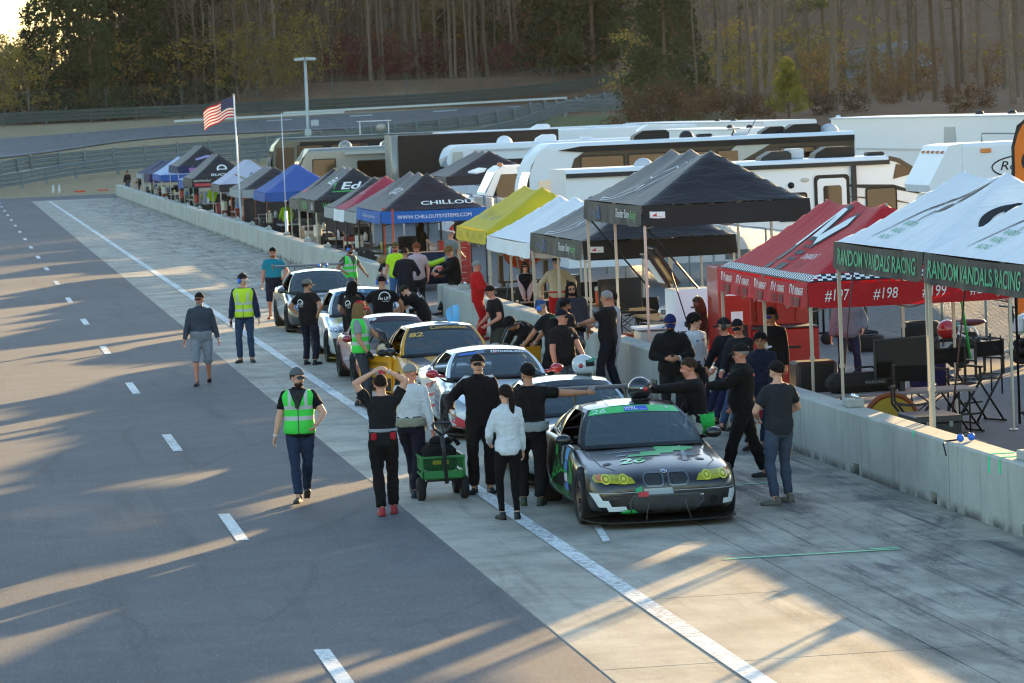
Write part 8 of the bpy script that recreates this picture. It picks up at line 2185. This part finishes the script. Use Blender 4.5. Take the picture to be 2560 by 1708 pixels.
def director_chair(x, y, rz, label):
 t = thing('director_chair', label, 'chair', (x, y, 0), rz); c_ = cloth('#121214')
 MB().grid(lambda u, v: ((u - .5) * .50, -.2 + .42 * v, .72 - .03 * math.sin(math.pi * u)), 8, 4).obj('seat', c_, t); MB().grid(lambda u, v: ((u - .5) * .54, -.22 - .02 * math.sin(math.pi * u), 1.0 + .22 * v), 8, 3).obj('backrest', c_, t)
 for sx_ in (-1, 1):
  MB().box((sx_ * .28, 0, .95), (.06, .46, .03), b=.008).obj('armrest', frame_k, t); MB().box((sx_ * .27, -.22, .98), (.03, .03, .52)).obj('back_post', frame_k, t); MB().box((sx_ * .27, .2, .84), (.03, .03, .22)).obj('front_post', frame_k, t)
  for sy_ in (-.2, .2): MB().tube([(sx_ * .27, sy_, .02), (-sx_ * .27, sy_, .74)], .018, 5).obj('leg', frame_k, t)
  MB().box((sx_ * .27, 0, .02), (.03, .5, .03)).obj('foot_rail', frame_k, t)
 MB().box((0, .24, .28), (.46, .03, .03)).obj('footrest', frame_k, t)
def cooler(x, y, z, rz, colr, label, L=.55):
 t = thing('cooler', label, 'cooler', (x, y, z), rz)
 MB().box((0, 0, .15), (L, .34, .30), b=.03).obj('tub', mat('cooler_' + colr, colr, .5), t); MB().box((0, 0, .335), (L + .02, .36, .07), b=.02).obj('lid', mat('cooler_lid', '#d0cfc8', .5), t); MB().tube([(-.1, -.18, .24), (-.1, -.21, .2), (.1, -.21, .2), (.1, -.18, .24)], .012, 6).obj('handle', mat('cooler_lid', '#d0cfc8', .5), t)
def tyres(x, y, n, label, r=.33, w=.26, z0=0):
 for i in range(n):
  t = thing('tyre', label + (' lying lowest' if i == 0 else ' lying on top of another' if i == n - 1 else ' lying mid stack'), 'tyre', (x, y, z0 + i * w), 0, 'stacked tyres')
  MB().lathe([(r * .62, .02), (r * .9, 0), (r * .98, .03), (r, .07), (r, w - .07), (r * .98, w - .03), (r * .9, w), (r * .62, w - .02)], 26, closed=True).obj('rubber', rubber, t)
  if i == n - 1: MB().lathe([(.03, w * .5), (r * .58, w * .55), (r * .62, w * .8), (r * .6, w * .8), (r * .55, w * .48), (.03, w * .45)], 18, closed=True).obj('rim', rim_black, t)
def jug(x, y, z, colr, label, h=.42, group=None):
 t = thing('fuel_jug', label, 'jug', (x, y, z), random.uniform(0, 3), group)
 MB().box((0, 0, h * .42), (.24, .24, h * .84), b=.04).obj('body', mat('jug_' + colr, colr, .4), t); MB().cyl((.05, 0, h * .8), (.05, 0, h), .035, n=8).obj('spout', trim_k, t); MB().tube([(-.08, 0, h * .8), (-.08, 0, h * .95), (.0, 0, h * .95)], .015, 5).obj('handle', mat('jug_' + colr, colr, .4), t)
def crate(x, y, z, d, colr, label, rz=0, cat='box', group=None, nm='storage_box'):
 t = thing(nm, label, cat, (x, y, z), rz, group)
 MB().box((0, 0, d[2] * .44), (d[0], d[1], d[2] * .88), b=.02).obj('tub', mat('box_' + colr, colr, .5, 0, .12), t); MB().box((0, 0, d[2] * .94), (d[0] + .02, d[1] + .02, d[2] * .12), b=.012).obj('lid', mat('boxlid_' + colr, tuple(min(1, c * 1.25 + .01) for c in srgb(colr)), .45), t)
 for sx_ in (-1, 1): MB().box((sx_ * d[0] * .25, -d[1] / 2 - .01, d[2] * .85), (.05, .02, .07)).obj('latch', galv, t)
def bottle(x, y, z, colr, label, h=.26, r=.04, group=None):
 t = thing('bottle', label, 'bottle', (x, y, z), 0, group)
 MB().lathe([(r, 0), (r, h * .65), (r * .4, h * .85), (r * .4, h * .92)], 12).obj('body', mat('bottle_' + colr, colr, .3), t); MB().cyl((0, 0, h * .92), (0, 0, h), r * .45, n=8).obj('cap', trim_k, t)
def toolchest(x, y, z, d, colr, label, rz=0, n=5):
 t = thing('tool_chest', label, 'tool chest', (x, y, z), rz)
 MB().box((0, 0, d[2] / 2), d, b=.015).obj('case', mat('chest_' + colr, colr, .35, .1, .06, coat=.4), t)
 for i in range(n):
  o = MB().box((0, -d[1] / 2 - .008, d[2] * (i + .5) / n), (d[0] * .92, .016, d[2] / n * .86), b=.005).obj('drawer', mat('chest_' + colr, colr, .35, .1, .06, coat=.4), t)
  MB().box((0, -d[1] / 2 - .024, d[2] * (i + .78) / n), (d[0] * .7, .016, .014)).obj('handle', chrome, o)
# ---- under the white canopies (right)
table(13.1, 50.1, 2.4, .7, .72, 'long pale bench table behind the wall under the red canopy', mat('pinkish_top', '#8a7f7d', .6))
t = thing('gear_bag', 'long dark padded bag lying on the pale bench table', 'bag', (12.75, 50.2, .72), .1); MB().box((0, 0, .14), (1.1, .42, .28), b=.10).obj('bag', cloth('#2b2826'), t); vs, fs = fit_text('VANGUARD', .32, .045); MB().add([(.1 + a, -.215, .15 + b) for a, b in vs], fs).obj('lettering', ink_gr, t); MB().tube([(-.2, -.1, .27), (-.1, -.1, .36), (.1, -.1, .36), (.2, -.1, .27)], .015, 6).obj('handle', trim_k, t)
t = thing('loudspeaker', 'maroon edged black loudspeaker behind the bag', 'speaker', (12.35, 51.6, 0)); MB().box((0, 0, .55), (.62, .5, 1.1), b=.04).obj('cabinet', mat('speaker_maroon', '#35211f', .6), t); MB().box((0, -.26, .55), (.52, .03, 1.0), b=.01).obj('grille', trim_k, t)
t = thing('television', 'black flat television on a floor stand under the white canopy', 'television', (13.25, 49.9, 0), R(18)); MB().box((0, 0, 1.2), (.95, .05, .58), b=.015).obj('panel', trim_k, t); MB().box((0, -.028, 1.2), (.90, .006, .53)).obj('screen', mat('tv_glass', '#0f1311', .08, coat=1), t); MB().box((0, .04, .6), (.09, .05, 1.0)).obj('post', trim_k, t); MB().box((0, .04, .02), (.7, .45, .03), b=.01).obj('base', trim_k, t)
t = thing('round_target', 'yellow and orange round foam board leaning behind the wall', 'board', (12.72, 48.6, .42)); MB().cyl((0, -.03, 0), (0, .03, 0), .40, n=36).obj('disc', mat('disc_yellow', '#a8841c', .7), t); MB().lathe([(.34, -.035), (.402, -.035), (.402, .035), (.34, .035)], 36, Matrix.Rotation(math.pi / 2, 4, 'X'), closed=True).obj('rim', mat('disc_orange', '#8a4218', .6), t)
director_chair(12.85, 47.9, R(160), 'black director chair in front of the round foam board'); director_chair(15.05, 52.2, R(25), 'tall black director chair beside the wire shelf'); director_chair(14.3, 50.8, R(195), 'folded looking black director chair between television and blue chair')
camp_chair(14.6, 53.4, R(170), '#27264f', 'blue folding camp chair behind the television'); camp_chair(14.35, 46.6, R(150), '#15161a', 'black camp chair tucked behind the white canopy front leg'); camp_chair(15.35, 47.4, R(200), '#141416', 'black camp chair at the back of the white canopy'); camp_chair(14.9, 45.0, R(120), '#18181b', 'black camp chair with a water bottle in its net')
bottle(14.75, 44.85, .62, '#a9b6b9', 'clear water bottle in the black camp chair')
crate(12.62, 46.2, 0, (.62, .9, .72), '#22252a', 'flat grey and black flight case behind the wall', nm='flight_case'); crate(12.55, 44.4, 0, (.5, .6, .5), '#2a2c30', 'small dark crate under the white canopy front leg', nm='flight_case')
t = thing('wire_shelf', 'low black wire shelf carrying a red helmet', 'shelf', (16.15, 57.2, 0))
for k_, zz_ in enumerate((.25, .9)):
 sh_ = MB()
 for i in range(15): sh_.cyl((-.62 + .0886 * i, -.3, zz_), (-.62 + .0886 * i, .3, zz_), .006, n=4)
 for yy_ in (-.3, 0, .3): sh_.cyl((-.64, yy_, zz_), (.64, yy_, zz_), .01, n=4)
 o = sh_.obj('shelf_grid', frame_k, t); o['kind'] = 'stuff'
for sx_ in (-.62, .62):
 for sy_ in (-.3, .3): MB().cyl((sx_, sy_, 0), (sx_, sy_, .95), .014, n=6).obj('post', frame_k, t)
helmet((15.95, 57.15, .91), R(-75), '#a81c1a', 'bright red helmet with clear visor on the wire shelf', open_visor=True, sc=1.15)
# scooter
t = thing('motor_scooter', 'white tube framed scooter with dark red seat and green rosette', 'scooter', (19.0 - .75, 62.6, 0), R(-82))
wt = mat('scooter_white', '#ccd2d4', .3, coat=.5)
for yy_ in (-.62, .62):
 M = Matrix.Translation((0, yy_, .24)) @ Matrix.Rotation(math.pi / 2, 4, 'Y'); w = MB().lathe([(.13, -.06), (.21, -.065), (.24, -.03), (.24, .03), (.21, .065), (.13, .06)], 22, M, closed=True).obj('wheel', rubber, t); MB().lathe([(.001, -.03), (.13, -.03), (.13, .03), (.001, .03)], 12, M).obj('rim', rim_black, w)
for sx_ in (-.13, .13): MB().tube([(sx_, .15, .30), (sx_, -.2, .42), (sx_, -.35, .72), (sx_, -.75, .80), (sx_, -.72, .66), (sx_, -.35, .5)], .022, 7).tube([(sx_, .35, .26), (sx_, -.05, .26), (sx_, -.25, .42)], .022, 7).obj('frame_tube', wt, t)
MB().ell((0, -.42, .82), (.16, .36, .07)).obj('seat', mat('seat_red', '#5f1c22', .5), t); MB().box((0, -.45, .5), (.24, .5, .3), b=.06).obj('engine', trim_k, t); MB().box((0, .2, .26), (.3, .5, .05), b=.02).obj('footboard', trim_k, t)
MB().tube([(0, .62, .26), (0, .5, .75), (0, .42, 1.05)], .035, 8).tube([(-.34, .36, 1.06), (0, .42, 1.05), (.34, .36, 1.06)], .016, 6).obj('fork_and_bars', trim_k, t); MB().box((0, .56, .72), (.26, .18, .34), b=.06).obj('front_fairing', wt, t); MB().ell((0, .66, .82), (.09, .05, .09)).obj('head_lamp', chrome, t); MB().ell((.0, .70, .66), (.14, .04, .12)).obj('rosette', mat('rosette', '#3fc24a', .4), t); MB().ell((-.2, .5, .92), (.03, .03, .03)).obj('indicator', mat('amber', '#c06a14', .2, coat=1), t); MB().ell((0, -.82, .7), (.06, .03, .04)).obj('tail_lamp', mat('lamp_red', '#a01c18', .3), t)
tyres(18.2, 72.6, 4, 'fat black slick in the tall stack by the fence', .36, .30); tyres(17.35, 73.4, 4, 'black slick in the back stack by the fence', .36, .30); tyres(18.15, 66.9, 2, 'wide tyre of the short stack beside the scooter', .36, .3); tyres(17.4, 68.2, 1, 'single wide tyre beside the scooter', .36, .3)
t = thing('tyre_cart', 'black tubular tyre cart with small wheels in front of the fence', 'cart', (17.6, 70.4, 0)); MB().tube([(-.5, 0, .2), (-.5, 0, 1.3), (-.5, .5, 1.3), (-.5, .5, .2)], .025, 6).tube([(-.5, 0, .2), (.6, 0, .2), (.6, .5, .2), (-.5, .5, .2)], .025, 6).tube([(-.5, .0, .9), (-.5, .5, .9)], .02, 6).obj('frame', frame_k, t); MB().cyl((-.45, -.05, .12), (-.45, .02, .12), .12, n=16).obj('wheel', rubber, t); MB().cyl((.5, -.05, .12), (.5, .02, .12), .12, n=16).obj('wheel', rubber, t)
# ---- red pit cart and white pit cart
redm = mat('cart_red', '#a5181a', .3, 0, .05, coat=.6)
t = thing('pit_cart', 'tall red pit cart with black worktop and open upper panels', 'cabinet', (13.35, 59.3, 0))
MB().box((.3, 0, .56), (1.15, .8, 1.1), b=.02).obj('lower_cabinet', redm, t); MB().box((.3, 0, 1.125), (1.17, .82, .03), b=.008).obj('worktop', mat('worktop', '#2f2926', .6), t); MB().box((-.55, .05, 1.1), (.55, .9, 2.2), b=.02).obj('tower', redm, t); MB().box((.3, .36, 1.5), (1.15, .08, .72), b=.01).obj('back_panel', redm, t)
for i in range(3): MB().box((-.02 + .34 * i, .3, 1.45), (.02, .1, .5)).obj('divider', redm, t)
for i in range(5): MB().box((-.55, -.405, 1.72 + .05 * i), (.3, .01, .025)).obj('vent_slot', ink_w, t)
MB().box((-.52, -.405, 1.36), (.2, .01, .16)).obj('sticker', ink_w, t); MB().box((.3, -.405, .8), (.5, .02, .04)).obj('handle', trim_k, t); MB().box((.0, .31, 1.6), (.14, .02, .1)).obj('sticker', ink_pale, t); MB().box((.62, .31, 1.5), (.12, .02, .12)).obj('sticker', ink_b, t); MB().box((-.4, -.42, 1.1), (.1, .02, .22)).obj('latch_plate', trim_k, t)
t = thing('pit_cart', 'white pit cart with slanted monitor lid beside the red cart', 'cabinet', (12.75, 63.6, 0))
MB().box((.25, 0, .85), (.75, .8, 1.55), b=.02).obj('cabinet', rv_white, t); MB().box((-.45, .05, .95), (.65, .7, .05), b=.01).obj('side_table', rv_white, t); MB().box((-.45, .05, .45), (.55, .6, .9), b=.02).obj('open_bay', rv_cream, t); MB().box((.45, -.42, .35), (.9, .12, .3), b=.01).obj('tread_plate', mat('tread', '#8a8f92', .35, .8, .2, 40), t)
M = Matrix.Translation((-.2, 0, 1.72)) @ Matrix.Rotation(R(-32), 4, 'Y'); MB().box((0, 0, .3), (.05, .75, .72), M, b=.01).obj('monitor', trim_k, t); MB().box((-.03, 0, .3), (.012, .6, .5), M).obj('timing_sheet', ink_w, t); MB().box((.16, 0, .3), (.07, .8, .8), M, b=.01).obj('lid', trim_k, t); MB().box((.25, -.405, 1.3), (.14, .01, .03)).obj('slot', trim_k, t); MB().tube([(.1, -.3, 1.2), (-.35, -.35, .95)], .012, 5).obj('gas_strut', galv, t); MB().cyl((.55, -.41, 1.45), (.55, -.42, 1.45), .02, n=8).obj('lock', trim_k, t)
MB().box((.1, -.45, .62), (.6, .1, .5), b=.02).obj('power_box', rv_white, t)
small('work_lamp_arm', MB().tube([(0, 0, 0), (.25, 0, -.9)], .012, 5).ell((.28, 0, -.98), (.07, .05, .07)), frame_k, 'slim black lamp arm hanging from the tall black canopy', 'lamp', (12.55, 63.0, 2.0))
# ---- tables under the black canopies
table(13.3, 67.0, .8, 3.4, .9, 'dark work table under the tall black canopy', trim_k); table(13.2, 71.6, .8, 3.6, .9, 'dark work table under the low black canopy', trim_k)
cooler(13.05, 72.6, .9, R(80), '#c4501c', 'orange drinks cooler with white lid under the low black canopy')
helmet((13.05, 66.2, .9), R(-160), '#c3c0b6', 'cream helmet with red badge on the dark work table', trim='#a8202a'); helmet((13.4, 66.9, .9), R(-150), '#b5b2a8', 'plain cream helmet on the dark work table')
t = thing('monitor', 'wide glossy monitor standing on the dark table', 'monitor', (12.95, 70.2, .9), R(15)); MB().box((0, 0, .34), (.95, .04, .6), b=.01).obj('frame', trim_k, t); MB().box((0, -.024, .34), (.9, .006, .55)).obj('screen', mat('tv_glass', '#0f1311', .08, coat=1), t); MB().box((0, .03, .03), (.3, .2, .05)).obj('foot', trim_k, t)
camp_chair(14.2, 73.4, R(190), '#2b2b26', 'olive black camp chair behind the orange cooler'); camp_chair(12.7, 64.9, R(160), '#6d7072', 'grey folding chair behind the pit wall near the silver helmet'); camp_chair(12.9, 62.0, R(200), '#5d6062', 'grey folding chair beside the white pit cart')
crate(12.5, 68.4, 0, (.6, .5, .55), '#8f1a1c', 'red tool box by the foot of the low black canopy', nm='tool_box'); crate(12.5, 66.6, 0, (.5, .45, .5), '#a01c1c', 'bright red tub with yellow mark behind the wall'); crate(14.6, 67.6, 0, (.8, .6, .9), '#2a2b2e', 'tall dark crate under the tall black canopy', nm='flight_case'); crate(14.7, 71.5, 0, (.9, .6, .8), '#1e1f22', 'wide dark crate under the low black canopy', nm='flight_case')
table(12.75, 63.0 - 1.6, .6, 1.5, .85, 'small cluttered table of bottles beside the white pit cart', mat('table_white', '#b5b8b8', .5))
random.seed(4)
for i, (c_, lab) in enumerate((('#c9ccd0', 'clear bottle'), ('#2c8a4a', 'green bottle'), ('#2450a0', 'blue bottle'), ('#b9b03a', 'yellow bottle'), ('#b03a30', 'red bottle'), ('#15171a', 'black bottle'))):
 bottle(12.6 + .06 * (i % 3), 60.9 + .22 * i, .85, c_, lab + ' on the small cluttered table')
table(12.9, 77.9, 1.6, .7, .78, 'table with a milk white jug behind the folded hands woman', wood_tbl); jug(12.6, 78.3, .78, '#c9c8bd', 'milky white fluid jug on the table behind the wall')
t = thing('dryer_fan', 'large orange drum fan under the white canopy', 'fan', (13.6, 86.6, 0)); MB().lathe([(.42, -.25), (.46, -.25), (.46, .25), (.42, .25)], 26, Matrix.Translation((0, 0, 1.55)) @ Matrix.Rotation(math.pi / 2, 4, 'X'), closed=True).cyl((0, .2, 1.55), (0, -.2, 1.55), .44, n=26).obj('drum', mat('drum_orange', '#b5461c', .5), t); MB().box((-.55, 0, 1.35), (.1, .3, 1.1)).box((.55, 0, 1.35), (.1, .3, 1.1)).box((0, 0, .8), (1.2, .35, .06)).box((-.5, 0, .4), (.08, .3, .8)).box((.5, 0, .4), (.08, .3, .8)).obj('stand', mat('stand_brown', '#4a3524', .6), t)
t = thing('step_ladder', 'aluminium step ladder under the yellow canopy', 'ladder', (13.2, 84.2, 0), R(30))
for sx_ in (-.22, .22): MB().tube([(sx_, -.3, 0), (sx_ * .8, 0, 1.9)], .02, 5).tube([(sx_, .5, 0), (sx_ * .8, .02, 1.9)], .018, 5).obj('rail', galv, t)
for i in range(6): MB().box((0, -.27 + .045 * i, .28 + .29 * i), (.42, .09, .025)).obj('step', galv, t)
camp_chair(14.4, 81.2, R(180), '#18191c', 'black camp chair under the plain white canopy'); camp_chair(14.3, 77.2, R(150), '#3f3a2c', 'olive camp chair behind the driver in red trousers'); crate(13.8, 83.0, 0, (.9, .6, .7), '#1c1d20', 'black crate under the yellow canopy', nm='flight_case'); crate(13.0, 86.0, 0, (.9, .6, .7), '#202225', 'black crate at the gap end of the yellow canopy', nm='flight_case'); toolchest(14.4, 85.4, 0, (.7, .5, .95), '#1b1c1f', 'black drawer chest at the back of the yellow canopy')
# ---- chillout canopy
table(12.75, 106.0, .7, 3.0, .8, 'white table of drinks under the blue valance canopy', mat('table_white', '#b5b8b8', .5)); toolchest(14.3, 103.8, 0, (.9, .55, 1.25), '#a01c1c', 'tall red drawer chest under the blue valance canopy', 0, 7)
t = thing('covered_kart', 'dark blue covered machine with lime stripe under the blue valance canopy', 'machine', (13.2, 101.2, 0)); MB().box((0, 0, .6), (1.6, 1.2, .9), b=.25).obj('cover', cloth('#1b2338'), t); MB().tube([(-.7, -.62, .9), (0, -.66, .72), (.7, -.62, .95)], [.05, .09, .05], 6).obj('lime_stripe', mat('lime', '#a8c81e', .6), t)
t = thing('canvas_bag', 'tan canvas bag on the pit wall beside orange straps', 'bag', (11.72, 99.6, .82)); MB().box((0, 0, .13), (.3, .6, .26), b=.10).obj('bag', cloth('#8a6f4a'), t); MB().tube([(0, -.15, .24), (0, -.1, .33), (0, .1, .33), (0, .15, .24)], .015, 6).obj('handle', cloth('#5f4a30'), t)
for yy_, lab in ((101.0, 'orange ratchet strap hanging by the blue valance corner'), (103.1, 'orange ratchet strap tied to the blue valance canopy leg')): small('ratchet_strap', MB().box((0, 0, .75), (.05, .03, 1.5)).box((0, .02, .5), (.06, .06, .12)), mat('strap_orange', '#c8502a', .8), lab, 'strap', (12.2, yy_, .82), (R(6), 0, 0))
for i, yy_ in enumerate((99.0, 98.5, 101.8)): crate(12.3 + .1 * i, yy_ + 1, .0, (.4, .4, .9), ('#7d1c1c', '#22252a', '#9aa0a2')[i], ('dark red crate', 'black crate', 'pale grey crate')[i] + ' behind the wall end by the straps')
for i in range(5): bottle(12.75, 104.8 + .5 * i, .8, ('#c8ccd0', '#b02020', '#2a5aa0', '#d0d0c8', '#2c8a4a')[i], ('clear', 'red', 'blue', 'white', 'green')[i] + ' bottle on the white drinks table', .3, .06)
# ---- generic kit under the farther canopies
random.seed(8)
GC = 'gear under the far canopies'
for (y0, y1, nm) in ((109, 118, 'the small grey canopies'), (121.8, 131, 'the Ed lettered canopy'), (141, 146.6, 'the royal blue canopy'), (152.8, 159, 'the dark side curtain canopy'), (165, 170.5, 'the NFC lettered canopy'), (184, 191, 'the helmet emblem canopy'), (196, 203, 'the tall slate canopy'), (212, 220, 'the pale topped blue canopy'), (226, 238, 'the last navy canopies')):
 n_ = int((y1 - y0) / 1.1)
 for i in range(n_):
  x_ = random.uniform(12.35, 14.8); y_ = y0 + (y1 - y0) * (i + .5) / n_; k_ = i % 6
  if k_ == 0: table(13.0, y_, .8, 1.8, .85, 'folding table full of tools under ' + nm, wood_tbl, 0, GC)
  elif k_ == 1: crate(x_, y_, 0, (.7, .6, random.uniform(.5, 1.1)), random.choice(('#1c1d20', '#2a2f3a', '#3a2420', '#24302a')), 'dark storage crate under ' + nm, random.uniform(-.3, .3), 'box', GC)
  elif k_ == 2: jug(12.45, y_, .85, random.choice(('#c9c2a8', '#c9c8bd', '#b02a20', '#d0cfc6')), 'pale fluid jug by the wall under ' + nm, .5, GC)
  elif k_ == 3: camp_chair(x_, y_, random.uniform(0, 6), random.choice(('#15161a', '#1f2a4a', '#2a2c2e')), 'dark camp chair under ' + nm, GC)
  elif k_ == 4:
   for q in range(2): crate(12.5, y_ + .45 * q, 0, (.5, .4, 1.0 + .15 * q), random.choice(('#a9a395', '#7a1c1c', '#22252a')), 'upright storage bin beside the wall under ' + nm, 0, 'box', GC)
  else: tyres(14.4, y_, 4, 'race tyre under ' + nm, .33, .26)
  if k_ in (0, 4): bottle(12.9, y_, .85 if k_ == 0 else 1.0, random.choice(('#c8ccd0', '#b9b03a', '#2a5aa0')), 'bottle on gear under ' + nm, .3, .06, GC)
# the brace bars of the tall canopies
for (y_, lab) in ((63.3, 'black brace bar under the near corner of the tall black canopy'), (68.9, 'black brace bar under the far corner of the tall black canopy')):
 small('brace_bar', MB().tube([(0, 0, 0), (1.1, .0, -1.35)], .018, 6), frame_k, lab, 'brace', (12.2, y_, 2.75), (0, 0, R(5)))
small('brace_bar', MB().tube([(0, 0, 0), (-.5, 0, -1.2)], .018, 6), frame_k, 'black brace bar at the back corner of the tall black canopy', 'brace', (15.0, 63.3, 2.7))
small('guy_pole', MB().tube([(0, 0, 0), (.28, .05, 1.9)], .012, 6), mat('pole_maroon', '#4a1c1c', .5), 'thin maroon pole leaning beside the white canopy leg', 'pole', (13.0, 46.5, .6)); small('guy_pole', MB().tube([(0, 0, 0), (.3, .05, 2.1)], .012, 6), mat('pole_maroon', '#4a1c1c', .5), 'thin maroon pole leaning beside the red canopy corner', 'pole', (12.35, 50.0, .6))
small('ratchet_strap', MB().tube([(0, 0, 0), (-.2, 0, 1.6)], .02, 4), mat('strap_green', '#2fae4e', .8), 'green strap stretched behind the white canopy leg', 'strap', (15.4, 53.9, .8))
# ---- the evening air, faintly hazy
hz = NT('haze_air'); pv = hz.N.new('ShaderNodeVolumePrincipled'); pv.inputs['Color'].default_value = (.96, .93, .88, 1); pv.inputs['Density'].default_value = .00003; pv.inputs['Anisotropy'].default_value = .3
hz.N.remove(hz.b); hz.link(pv.outputs[0], hz.N['Material Output'].inputs['Volume'])
tag(MB().box((50, 390, 68), (960, 1080, 142)).obj('haze', hz.m), kind='stuff')
